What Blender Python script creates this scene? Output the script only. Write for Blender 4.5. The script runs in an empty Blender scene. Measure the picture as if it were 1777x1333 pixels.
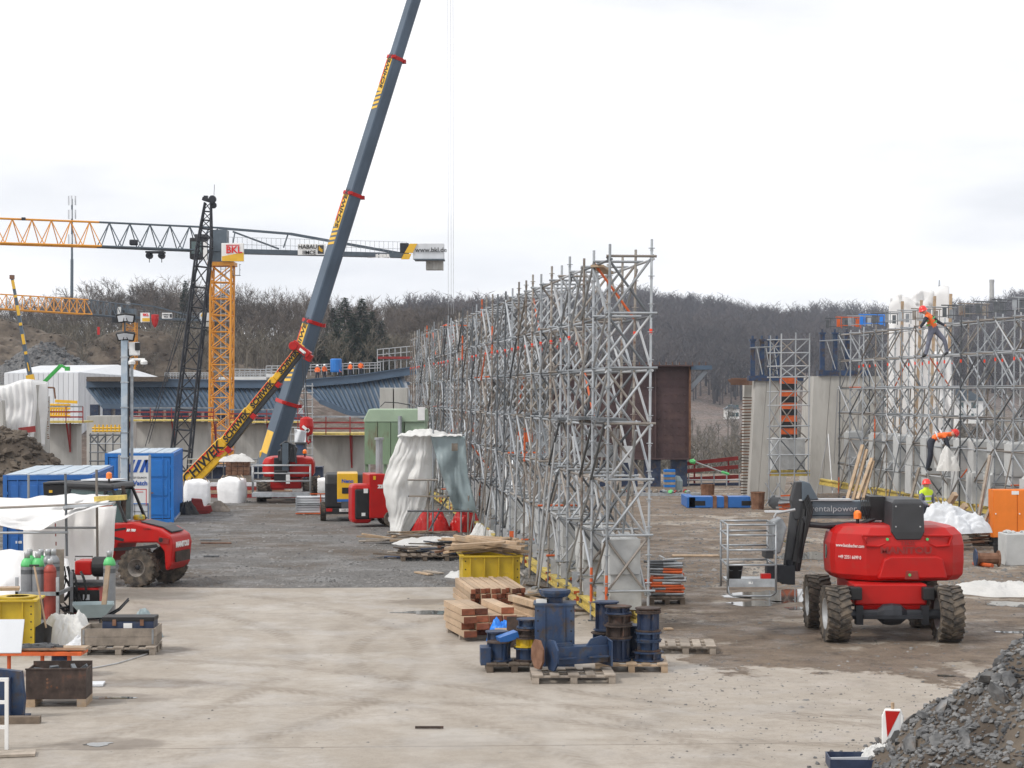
import bpy, math, random
import numpy as np
from mathutils import Vector, Matrix, Euler, noise
random.seed(7); rng = np.random.default_rng(7)
R = math.radians
scene = bpy.context.scene
COL = scene.collection
# ---------------------------------------------------------------- camera, sky, sun, exposure
F, H, CX, HY = 3455.0, 4.28, 888.5, 680.0        # focal length in photo pixels, eye height, principal column, horizon row
cam_d = bpy.data.cameras.new('camera'); cam = bpy.data.objects.new('camera', cam_d); COL.objects.link(cam)
cam_d.sensor_width = 36; cam_d.lens = 70; cam_d.shift_y = 0.0076
cam_d.clip_start = 0.5; cam_d.clip_end = 6000
cam.location = (0, 0, H); cam.rotation_euler = (R(90), 0, 0)
scene.camera = cam
world = bpy.data.worlds.new('World'); scene.world = world; world.use_nodes = True
nt = world.node_tree; nt.nodes.clear()
SUN_EL, SUN_AZ = R(46), R(-118)                      # azimuth from +Y towards +X
wo = nt.nodes.new('ShaderNodeOutputWorld'); bg = nt.nodes.new('ShaderNodeBackground'); bg.inputs[1].default_value = 0.1
sk = nt.nodes.new('ShaderNodeTexSky'); sk.sky_type = 'NISHITA'; sk.sun_disc = False
sk.sun_elevation = SUN_EL; sk.sun_rotation = SUN_AZ; sk.dust_density = 4; sk.air_density = 1.0
hs = nt.nodes.new('ShaderNodeHueSaturation'); hs.inputs['Saturation'].default_value = 0.25
tcw = nt.nodes.new('ShaderNodeTexCoord'); mpw = nt.nodes.new('ShaderNodeMapping'); mpw.inputs['Scale'].default_value = (1.0, 1.0, 4.0)
nw = nt.nodes.new('ShaderNodeTexNoise'); nw.inputs['Scale'].default_value = 3.2; nw.inputs['Detail'].default_value = 6; nw.inputs['Roughness'].default_value = .5
rw = nt.nodes.new('ShaderNodeValToRGB')
rw.color_ramp.elements[0].position = .36; rw.color_ramp.elements[0].color = (8.8, 9.0, 9.4, 1)
rw.color_ramp.elements[1].position = .54; rw.color_ramp.elements[1].color = (11.4, 11.4, 11.5, 1)
mw = nt.nodes.new('ShaderNodeMix'); mw.data_type = 'RGBA'; mw.inputs[0].default_value = .95
L = nt.links.new
L(tcw.outputs['Generated'], mpw.inputs[0]); L(mpw.outputs[0], nw.inputs['Vector']); L(nw.outputs['Fac'], rw.inputs[0])
L(sk.outputs[0], hs.inputs['Color']); L(hs.outputs[0], mw.inputs[6]); L(rw.outputs[0], mw.inputs[7])
L(mw.outputs[2], bg.inputs[0]); L(bg.outputs[0], wo.inputs[0])
sun_d = bpy.data.lights.new('sun', 'SUN'); sun_d.energy = 2.0; sun_d.angle = R(10); sun_d.color = (1, .95, .88)
sun = bpy.data.objects.new('sun', sun_d); COL.objects.link(sun)
sdir = Vector((math.sin(SUN_AZ)*math.cos(SUN_EL), math.cos(SUN_AZ)*math.cos(SUN_EL), math.sin(SUN_EL)))
sun.rotation_euler = sdir.to_track_quat('Z', 'Y').to_euler(); sun.location = sdir*50
vs = scene.view_settings; vs.view_transform = 'Standard'; vs.look = 'None'; vs.exposure = 0.10; vs.gamma = 1; vs.use_curve_mapping = False
scene.cycles.volume_bounces = 1; scene.cycles.max_bounces = 6; scene.cycles.transparent_max_bounces = 8

# ---------------------------------------------------------------- helpers
def P(px, py, d): return Vector(((px-CX)/F*d, d, H-(py-HY)/F*d))     # the point at depth d seen at that photo pixel
def GD(py): return H*F/(py-HY)                                       # depth of the flat ground at a photo row
def G(px, py): d = GD(py); return Vector(((px-CX)/F*d, d, 0))
def put(o, parent=None): COL.objects.link(o); o.parent = parent; return o
def tag(o, label=None, cat=None, group=None, kind=None):
    if label: o['label'] = label
    if cat: o['category'] = cat
    if group: o['group'] = group
    if kind or cat: o['kind'] = kind or 'thing'
    return o
def thing(name, label, cat, loc=(0, 0, 0), rz=0, group=None):
    o = bpy.data.objects.new(name, None); o.empty_display_size = .2
    o.location = loc; o.rotation_euler = (0, 0, rz); COL.objects.link(o)
    return tag(o, label, cat, group)
def copy_tree(o, parent=None):
    c = o.copy(); COL.objects.link(c); c.parent = parent
    if parent is not None: c.matrix_parent_inverse = o.matrix_parent_inverse
    for ch in list(o.children): copy_tree(ch, c)
    return c

class MB:
    """collects shapes; build() links them as one mesh object"""
    def __init__(s): s.v = []; s.f = []; s.mi = []; s.m = 0; s.T = None
    def add(s, vs, fs):
        b = len(s.v)
        s.v += [(s.T @ Vector(p))[:] for p in vs] if s.T is not None else [tuple(p) for p in vs]
        s.f += [tuple(b+i for i in f) for f in fs]; s.mi += [s.m]*len(fs); return s
    def bx(s, x0, x1, y0, y1, z0, z1):
        return s.add([(x0,y0,z0),(x1,y0,z0),(x1,y1,z0),(x0,y1,z0),(x0,y0,z1),(x1,y0,z1),(x1,y1,z1),(x0,y1,z1)],
                     [(0,3,2,1),(4,5,6,7),(0,1,5,4),(1,2,6,5),(2,3,7,6),(3,0,4,7)])
    def box(s, c, d, e=(0, 0, 0)):
        m = Matrix.Translation(c) @ Euler(e).to_matrix().to_4x4()
        v = [m @ Vector((a*d[0]/2, b*d[1]/2, g*d[2]/2)) for g in (-1, 1) for a, b in ((-1,-1),(1,-1),(1,1),(-1,1))]
        return s.add(v, [(0,3,2,1),(4,5,6,7),(0,1,5,4),(1,2,6,5),(2,3,7,6),(3,0,4,7)])
    def tube(s, p, q, r, n=8, r2=None, cap=True):
        p = Vector(p); q = Vector(q); r2 = r if r2 is None else r2
        z = q-p
        if z.length < 1e-6: return s
        z.normalize(); a = z.orthogonal().normalized(); b = z.cross(a)
        v = [p+(a*math.cos(t)+b*math.sin(t))*r for t in [2*math.pi*i/n for i in range(n)]]
        v += [q+(a*math.cos(t)+b*math.sin(t))*r2 for t in [2*math.pi*i/n for i in range(n)]]
        f = [(i, (i+1) % n, n+(i+1) % n, n+i) for i in range(n)]
        if cap: f += [tuple(range(n-1, -1, -1)), tuple(range(n, 2*n))]
        return s.add(v, f)
    def bar(s, p, q, w, h, up=(0, 0, 1)):
        p = Vector(p); q = Vector(q); z = (q-p).normalized(); u = Vector(up)
        if abs(z.dot(u)) > .98: u = Vector((0, 1, 0))
        a = z.cross(u).normalized(); b = a.cross(z)
        v = [o+a*i*w/2+b*j*h/2 for o in (p, q) for i, j in ((-1,-1),(1,-1),(1,1),(-1,1))]
        return s.add(v, [(0,3,2,1),(4,5,6,7),(0,1,5,4),(1,2,6,5),(2,3,7,6),(3,0,4,7)])
    def path(s, pts, r, n=6):
        pts = [Vector(p) for p in pts]
        up = Vector((0.013, .021, 1)); rings = []
        for i, p in enumerate(pts):
            t = (pts[min(i+1, len(pts)-1)]-pts[max(i-1, 0)]).normalized()
            u = up if abs(t.dot(up)) < .95 else Vector((1, 0, 0))
            a = t.cross(u).normalized(); b = a.cross(t)
            rings += [p+(a*math.cos(2*math.pi*k/n)+b*math.sin(2*math.pi*k/n))*r for k in range(n)]
        f = [(i*n+k, i*n+(k+1) % n, (i+1)*n+(k+1) % n, (i+1)*n+k) for i in range(len(pts)-1) for k in range(n)]
        f += [tuple(range(n-1, -1, -1)), tuple(range((len(pts)-1)*n, len(pts)*n))]
        return s.add(rings, f)
    def ext(s, poly, y0, y1):                          # polygon in XZ pushed along Y
        n = len(poly)
        v = [(x, y0, z) for x, z in poly]+[(x, y1, z) for x, z in poly]
        return s.add(v, [tuple(range(n)), tuple(range(2*n-1, n-1, -1))]+[(i, n+i, n+(i+1) % n, (i+1) % n) for i in range(n)])
    def extx(s, poly, x0, x1):                         # polygon in YZ pushed along X
        n = len(poly)
        v = [(x0, y, z) for y, z in poly]+[(x1, y, z) for y, z in poly]
        return s.add(v, [tuple(range(n-1, -1, -1)), tuple(range(n, 2*n))]+[(i, (i+1) % n, n+(i+1) % n, n+i) for i in range(n)])
    def extz(s, poly, z0, z1):
        n = len(poly)
        v = [(x, y, z0) for x, y in poly]+[(x, y, z1) for x, y in poly]
        return s.add(v, [tuple(range(n-1, -1, -1)), tuple(range(n, 2*n))]+[(i, (i+1) % n, n+(i+1) % n, n+i) for i in range(n)])
    def loft(s, rings, caps=True):
        n = len(rings[0]); v = [p for r in rings for p in r]
        f = [(i*n+k, i*n+(k+1) % n, (i+1)*n+(k+1) % n, (i+1)*n+k) for i in range(len(rings)-1) for k in range(n)]
        if caps: f += [tuple(range(n-1, -1, -1)), tuple(range((len(rings)-1)*n, len(rings)*n))]
        return s.add(v, f)
    def lathe(s, prof, n=16, o=(0, 0, 0), ax='z', cap=True):
        o = Vector(o); v = []
        for r, z in prof:
            for k in range(n):
                c, t = math.cos(2*math.pi*k/n)*r, math.sin(2*math.pi*k/n)*r
                v.append(o+Vector({'z': (c, t, z), 'x': (z, c, t), 'y': (t, z, c)}[ax]))
        m = len(prof)
        f = [(i*n+k, i*n+(k+1) % n, (i+1)*n+(k+1) % n, (i+1)*n+k) for i in range(m-1) for k in range(n)]
        if cap: f += [tuple(range(n-1, -1, -1)), tuple(range((m-1)*n, m*n))]
        return s.add(v, f)
    def grid(s, nu, nv, fn, thick=0):
        v = [fn(i/nu, j/nv) for j in range(nv+1) for i in range(nu+1)]; w = nu+1
        f = [(j*w+i, j*w+i+1, (j+1)*w+i+1, (j+1)*w+i) for j in range(nv) for i in range(nu)]
        return s.add(v, f)
    def rock(s, c, r, sq=(1, 1, .7), sub=0):
        ph = (1+5**.5)/2
        vs_ = [(-1,ph,0),(1,ph,0),(-1,-ph,0),(1,-ph,0),(0,-1,ph),(0,1,ph),(0,-1,-ph),(0,1,-ph),(ph,0,-1),(ph,0,1),(-ph,0,-1),(-ph,0,1)]
        fs_ = [(0,11,5),(0,5,1),(0,1,7),(0,7,10),(0,10,11),(1,5,9),(5,11,4),(11,10,2),(10,7,6),(7,1,8),(3,9,4),(3,4,2),(3,2,6),(3,6,8),(3,8,9),(4,9,5),(2,4,11),(6,2,10),(8,6,7),(9,8,1)]
        m = Euler((random.uniform(0,6),random.uniform(0,6),random.uniform(0,6))).to_matrix()
        m2 = Euler((random.gauss(0,.35),random.gauss(0,.35),random.uniform(0,6))).to_matrix()
        c = Vector(c); out = []
        for p in vs_:
            q = m @ Vector(p).normalized()*r*random.uniform(.7, 1.1); q = Vector((q.x*sq[0], q.y*sq[1], q.z*sq[2])); out.append(c+m2 @ q)
        return s.add(out, fs_)
    def mesh(s, name, mats, smooth=False):
        me = bpy.data.meshes.new(name); me.from_pydata(s.v, [], s.f)
        for m in (mats if isinstance(mats, (list, tuple)) else [mats]): me.materials.append(m)
        if any(s.mi): me.polygons.foreach_set('material_index', s.mi)
        if smooth: me.polygons.foreach_set('use_smooth', [True]*len(me.polygons))
        me.update(); return me
    def build(s, name, mats, parent=None, smooth=False, bevel=0, solid=0, wn=None, sub=0):
        me = s.mesh(name, mats, smooth or bevel > 0); o = put(bpy.data.objects.new(name, me), parent)
        if solid:
            md = o.modifiers.new('solid', 'SOLIDIFY'); md.thickness = solid; md.offset = 0
        if sub:
            md = o.modifiers.new('sub', 'SUBSURF'); md.levels = sub; md.render_levels = sub
        if bevel:
            md = o.modifiers.new('bevel', 'BEVEL'); md.width = bevel; md.segments = 2; md.limit_method = 'ANGLE'; md.angle_limit = R(35); md.harden_normals = False
            if not smooth:
                me.polygons.foreach_set('use_smooth', [False]*len(me.polygons))
        return o
def inst(me, name, parent=None, M=None, matr=None):
    o = put(bpy.data.objects.new(name, me), parent)
    if M is not None: o.matrix_basis = M
    if matr is not None: o.material_slots[0].link = 'OBJECT'; o.material_slots[0].material = matr
    return o
def rel(o, root):                                      # child given in world coordinates
    o.matrix_parent_inverse = root.matrix_basis.inverted(); return o
def alongM(p, q, r):                                   # matrix taking the unit tube to p..q with radius r
    p = Vector(p); q = Vector(q); d = q-p
    return Matrix.Translation(p) @ d.to_track_quat('Z', 'Y').to_matrix().to_4x4() @ Matrix.Diagonal((r, r, d.length, 1))
_txt = {}
def text(s, size, mt, parent, M, name='lettering', ext=.003, bold=0, align='CENTER', shear=0, sx=1):
    c = bpy.data.curves.new('t', 'FONT'); c.body = s; c.size = size; c.extrude = ext; c.offset = bold; c.align_x = align; c.align_y = 'CENTER'; c.shear = shear; c.resolution_u = 3
    t = bpy.data.objects.new('t', c); COL.objects.link(t)
    me = bpy.data.meshes.new_from_object(t.evaluated_get(bpy.context.evaluated_depsgraph_get()))
    bpy.data.objects.remove(t); bpy.data.curves.remove(c)
    me.materials.clear(); me.materials.append(mt)
    o = put(bpy.data.objects.new(name, me), parent); o.matrix_basis = M @ Matrix.Diagonal((sx, 1, 1, 1)); return o
FRONT = Matrix.Rotation(R(90), 4, 'X')                 # text plane facing -Y
def at(x, y, z, rz=0, extra=None): return Matrix.Translation((x, y, z)) @ Matrix.Rotation(rz, 4, 'Z') @ FRONT @ (extra or Matrix())

# ---------------------------------------------------------------- materials
MT = {}
def mat(name, c, rough=.6, metal=0, var=.15, scale=3, c2=None, lo=.35, hi=.65, bump=0, bscale=30, orand=0, stain=None, coat=0, spec=.5, alpha=1, trans=0, stretch=None, gen=False, lucent=0):
    m = bpy.data.materials.new(name); m.use_nodes = True; n = m.node_tree.nodes; b = n['Principled BSDF']; lk = m.node_tree.links.new
    tc = n.new('ShaderNodeTexCoord'); vec = tc.outputs['Object']
    if gen:
        ge = n.new('ShaderNodeNewGeometry'); vec = ge.outputs['Position']
    if stretch:
        mp = n.new('ShaderNodeMapping'); mp.inputs['Scale'].default_value = stretch; lk(vec, mp.inputs[0]); vec = mp.outputs[0]
    def nz(sc, det=5, rg=.6):
        x = n.new('ShaderNodeTexNoise'); x.inputs['Scale'].default_value = sc; x.inputs['Detail'].default_value = det; x.inputs['Roughness'].default_value = rg; lk(vec, x.inputs['Vector']); return x.outputs['Fac']
    def ramp(src, a, b_, ca=(0, 0, 0, 1), cb=(1, 1, 1, 1)):
        x = n.new('ShaderNodeValToRGB'); x.color_ramp.elements[0].position = a; x.color_ramp.elements[1].position = b_
        x.color_ramp.elements[0].color = ca; x.color_ramp.elements[1].color = cb; lk(src, x.inputs[0]); return x.outputs[0]
    def mix(f, a, b_, mode='MIX'):
        x = n.new('ShaderNodeMix'); x.data_type = 'RGBA'; x.blend_type = mode
        for i, s in ((0, f), (6, a), (7, b_)):
            if hasattr(s, 'links'): lk(s, x.inputs[i])
            else: x.inputs[i].default_value = s if i == 0 else (*s[:3], 1)
        return x.outputs[2]
    ca = tuple(min(1, k*(1-var)) for k in c); cb = c2 or tuple(min(1, k*(1+var)) for k in c)
    col = ramp(nz(scale), lo, hi, (*ca, 1), (*cb, 1))
    if orand:
        oi = n.new('ShaderNodeObjectInfo'); mr = n.new('ShaderNodeMapRange'); mr.inputs[3].default_value = 1-orand; mr.inputs[4].default_value = 1+orand
        lk(oi.outputs['Random'], mr.inputs[0]); cc = n.new('ShaderNodeCombineColor')
        for i in range(3): lk(mr.outputs[0], cc.inputs[i])
        col = mix(1.0, col, cc.outputs[0], 'MULTIPLY')
    if stain:
        for sc_, ss, a, z in (stain if isinstance(stain, list) else [stain]):
            col = mix(ramp(nz(ss, 7, .65), a, z), col, sc_)
    lk(col, b.inputs['Base Color'])
    b.inputs['Roughness'].default_value = rough; b.inputs['Metallic'].default_value = metal
    b.inputs['Specular IOR Level'].default_value = spec
    if coat: b.inputs['Coat Weight'].default_value = coat; b.inputs['Coat Roughness'].default_value = .12
    if alpha < 1: b.inputs['Alpha'].default_value = alpha
    if trans: b.inputs['Transmission Weight'].default_value = trans
    if bump:
        bp = n.new('ShaderNodeBump'); bp.inputs['Strength'].default_value = bump; bp.inputs['Distance'].default_value = .02
        lk(nz(bscale, 6, .65), bp.inputs['Height']); lk(bp.outputs[0], b.inputs['Normal'])
    if lucent:
        tl = n.new('ShaderNodeBsdfTranslucent'); lk(col, tl.inputs[0]); ms_ = n.new('ShaderNodeMixShader'); ms_.inputs[0].default_value = lucent
        lk(b.outputs[0], ms_.inputs[1]); lk(tl.outputs[0], ms_.inputs[2]); lk(ms_.outputs[0], n['Material Output'].inputs['Surface'])
    MT[name] = m; return m
mat('galvanised', (.34, .36, .38), .45, .5, .22, 4, orand=.28, stain=((.20, .13, .09), 5, .60, .75))
mat('galvanised_light', (.42, .43, .44), .42, .45, .15, 4, orand=.15)
mat('galvanised_dark', (.12, .13, .14), .5, .5, .2, 4, orand=.25)
mat('tube_old', (.27, .25, .225), .6, .4, .3, 6, orand=.3, stain=((.16, .08, .05), 7, .5, .7))
mat('orange_paint', (.55, .10, .02), .5, 0, .2, 5, orand=.15)
mat('tape_red', (.85, .06, .02), .5, 0, .05)
mat('concrete', (.42, .41, .385), .85, 0, .14, .9, bump=.25, bscale=10, orand=.06, stain=[((.27, .255, .23), 1.3, .5, .75), ((.50, .49, .47), 3, .6, .8)], stretch=(1, 1, .22))
mat('concrete_block', (.44, .45, .45), .85, 0, .10, 2, bump=.2, bscale=25, orand=.08, stain=((.30, .29, .27), 1.6, .55, .8))
mat('yellow_beam', (.52, .40, .10), .6, 0, .2, 4, orand=.12, stain=((.25, .19, .09), 5, .55, .75))
mat('bag_white', (.85, .85, .86), .55, 0, .05, 3, bump=.8, bscale=7)
mat('wood', (.40, .29, .19), .75, 0, .2, 5, orand=.2, stretch=(1, .2, 1), bump=.15, bscale=30, stain=((.28, .24, .2), 4, .5, .75))
mat('wood_fresh', (.43, .31, .205), .7, 0, .2, 4, orand=.2, bump=.15, bscale=30, stain=((.33, .25, .18), 3, .5, .75), stretch=(1, .25, 1))
mat('wood_end', (.20, .062, .03), .8, 0, .35, 6, orand=.55)
mat('wood_grey', (.27, .23, .19), .85, 0, .25, 5, orand=.25, bump=.2, bscale=30)
mat('wood_dark', (.13, .10, .075), .85, 0, .3, 5, orand=.25, bump=.2)
mat('blue_steel', (.022, .048, .112), .5, .1, .3, 2.5, stain=[((.085, .11, .13), 2.2, .48, .75), ((.07, .05, .038), 4, .50, .64), ((.15, .09, .06), 9, .64, .74)])
mat('navy_steel', (.022, .038, .085), .5, .1, .3, 3, stain=[((.11, .075, .05), 4, .55, .7), ((.08, .09, .1), 3, .5, .8)])
mat('rust', (.17, .07, .035), .8, .1, .35, 4, c2=(.24, .13, .08), bump=.2)
mat('rusty_dark', (.07, .05, .042), .75, .3, .35, 5, stain=((.16, .07, .04), 5, .55, .72))
mat('red_paint', (.44, .009, .007), .38, 0, .08, 2, coat=.08, spec=.3, stain=[((.30, .035, .025), 3, .55, .8), ((.24, .15, .11), 11, .70, .80)])
mat('red_dull', (.26, .02, .017), .45, 0, .15, 3, stain=((.2, .08, .06), 5, .6, .8))
mat('yellow_paint', (.74, .43, .012), .35, 0, .08, 2, coat=.2, stain=((.45, .3, .08), 5, .66, .85))
mat('yellow_dirty', (.52, .36, .015), .5, 0, .15, 2, stain=[((.12, .30, .27), 2.2, .62, .70), ((.22, .15, .07), 4, .6, .8)])
mat('crane_orange', (.72, .30, .02), .45, 0, .12, 3)
mat('crane_grey', (.085, .11, .135), .4, .1, .15, 2)
mat('boom_grey', (.075, .105, .145), .42, .1, .15, .4, spec=.4)
mat('black', (.011, .011, .012), .55, 0, .3, 4)
mat('black_steel', (.022, .024, .03), .5, .3, .3, 3)
mat('charcoal', (.036, .037, .041), .5, 0, .12, 4)
mat('rubber', (.045, .040, .036), .85, 0, .3, 8, stain=((.17, .135, .10), 6, .42, .68), bump=.2)
mat('white_paint', (.78, .78, .77), .45, 0, .05, 3)
mat('panel_white', (.62, .64, .67), .5, 0, .06, 1, stretch=(1, 1, .2))
mat('tarp_white', (.88, .88, .865), .5, 0, .06, 1.5, bump=.22, bscale=3.5, stain=((.66, .64, .60), 2, .62, .88), lucent=.42)
mat('sheet_clean', (.95, .95, .95), .5, 0, .02, 1.5, bump=.12, bscale=3, lucent=.35)
mat('tarp_green', (.36, .44, .46), .36, 0, .15, 1.5, bump=.25, bscale=3.5, lucent=.25)
mat('glass', (.05, .09, .09), .08, 0, .1, 1, spec=.8)
mat('glass_clear', (.75, .85, .83), .05, 0, .03, 1, trans=.9)
mat('water', (.05, .05, .045), .03, 0, .2, 1, spec=.9)
mat('skin', (.55, .33, .24), .55, 0, .05)
mat('hivis_orange', (.90, .16, .02), .6, 0, .08)
mat('hivis_yellow', (.62, .85, .03), .6, 0, .08)
mat('cloth_dark', (.03, .035, .05), .85, 0, .25, 8)
mat('cloth_grey', (.16, .17, .22), .85, 0, .2, 8)
mat('helmet_red', (.75, .03, .02), .3, 0, .03, coat=.3)
mat('helmet_white', (.8, .8, .8), .3, 0, .03)
mat('orange_bright', (.78, .20, .015), .45, 0, .06, 2)
mat('container_blue', (.02, .13, .42), .42, 0, .1, 1.5, stain=((.10, .2, .38), 3, .62, .85))
mat('rim_dirty', (.22, .20, .18), .6, .3, .3, 9)
mat('container_sky', (.012, .16, .52), .42, 0, .1, 1.5, stain=((.15, .28, .45), 3, .62, .85))
mat('container_roof', (.36, .44, .52), .5, .1, .2, 2, stain=((.55, .58, .6), 3, .45, .7))
mat('green_tank', (.19, .27, .17), .5, 0, .15, 1.5, stain=[((.16, .11, .06), 1.8, .55, .68), ((.28, .36, .25), 1, .5, .8)], stretch=(1, 1, .3))
mat('green_pale', (.33, .43, .31), .5, 0, .08, 1.5, stain=((.25, .14, .08), 2.5, .66, .75))
mat('cyl_grey', (.24, .25, .265), .4, .1, .12, 4)
mat('cyl_green', (.10, .48, .16), .45, 0, .1, 4)
mat('cyl_red', (.30, .045, .03), .5, 0, .2, 5)
mat('weather_steel', (.075, .046, .048), .6, .2, .2, 1.2, stain=((.12, .075, .065), 2, .5, .8))
mat('bridge_blue', (.075, .115, .17), .42, .15, .12, .5)
mat('bridge_panel', (.24, .265, .30), .42, .2, .15, .5)
mat('red_text', (.70, .02, .02), .5, 0, .02)
mat('blue_text', (.02, .09, .40), .5, 0, .02)
mat('orange_lamp', (.95, .22, .02), .2, 0, .05, coat=.5)
mat('plastic_bag_blue', (.02, .22, .75), .35, 0, .1, 3, bump=.2, bscale=8)
mat('earth', (.085, .065, .050), .95, 0, .3, .6, c2=(.16, .13, .10), bump=.9, bscale=5, stain=((.06, .055, .05), 2.5, .55, .7))
mat('rock_grey', (.05, .052, .057), .7, 0, .3, 3.2, c2=(.17, .17, .17), bump=.4, bscale=14, orand=.35, stain=((.15, .10, .065), 2.0, .58, .72))
mat('bark', (.11, .095, .08), .95, 0, .3, .5, gen=True)
mat('twig', (.12, .10, .084), .95, 0, .3, .05, orand=.38)
mat('conifer', (.022, .042, .022), .9, 0, .4, .3, orand=.25)
UNIT = MB().tube((0, 0, 0), (0, 0, 1), 1, 8).mesh('tube', MT['galvanised'])
def tubes(name, segs, r, parent, mats=('galvanised',), cap=300, world=True, wts=None):
    """each segment its own part; past cap the smallest (farthest) are joined into one"""
    segs = sorted(segs, key=lambda s: min(Vector(s[0]).y, Vector(s[1]).y))
    for p, q in segs[:cap]:
        o = inst(UNIT, name, parent, alongM(p, q, r), MT[random.choices(mats, wts)[0]])
        if world: rel(o, parent)
    if len(segs) > cap:
        b = MB()
        for p, q in segs[cap:]: b.m = random.choices(range(len(mats)), wts)[0]; b.tube(p, q, r, 6)
        o = b.build(name+'s', [MT[m] for m in mats], parent); o['kind'] = 'stuff'
        if world: rel(o, parent)
# ---------------------------------------------------------------- terrain, yard, hills
def lerp_prof(pr, d):
    return np.interp(d, [p[0] for p in pr], [p[1] for p in pr])
PL = [(0,0),(104,0),(116,-9),(215,-10),(262,3),(300,7),(420,10),(600,15),(900,26),(1400,40),(5000,30)]
PR = [(0,0),(104,0),(122,-13),(300,-15),(560,-13),(720,-7),(900,8),(1150,30),(1420,52),(1700,54),(5000,20)]
def terr(x, y):
    x = np.asarray(x, float); y = np.asarray(y, float)
    u = x/np.maximum(y, 1)
    t = np.clip((u+.05)/.16, 0, 1); t = t*t*(3-2*t)
    z = lerp_prof(PL, y)*(1-t)+lerp_prof(PR, y)*t
    amp = np.clip((y-230)/200, 0, 1)*2.2
    hump = np.clip((y-700)/500, 0, 1)*(6*np.sin(x/95+1.1)+4*np.sin(x/43+.4)+np.clip((u-.205)/.05, 0, 1)*7)
    return z+amp*(np.sin(x/23+y/61)+.7*np.sin(x/11-y/37))+hump
def tz(x, y): return float(terr(x, y))
ys = np.concatenate([np.linspace(8, 100, 24), np.linspace(102, 130, 15), np.linspace(140, 320, 30), np.linspace(340, 1600, 60), np.linspace(1640, 1720, 3)])
us = np.concatenate([np.linspace(-1.2, -.5, 6), np.linspace(-.45, .45, 61), np.linspace(.5, 1.2, 6)])
Yg, Ug = np.meshgrid(ys, us, indexing='ij'); Xg = Ug*Yg; Zg = terr(Xg, Yg)
b = MB(); nu = len(us)
b.v = list(map(tuple, np.stack([Xg, Yg, Zg], -1).reshape(-1, 3)))
b.f = [(j*nu+i, j*nu+i+1, (j+1)*nu+i+1, (j+1)*nu+i) for j in range(len(ys)-1) for i in range(nu-1)]; b.mi = [0]*len(b.f)
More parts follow.
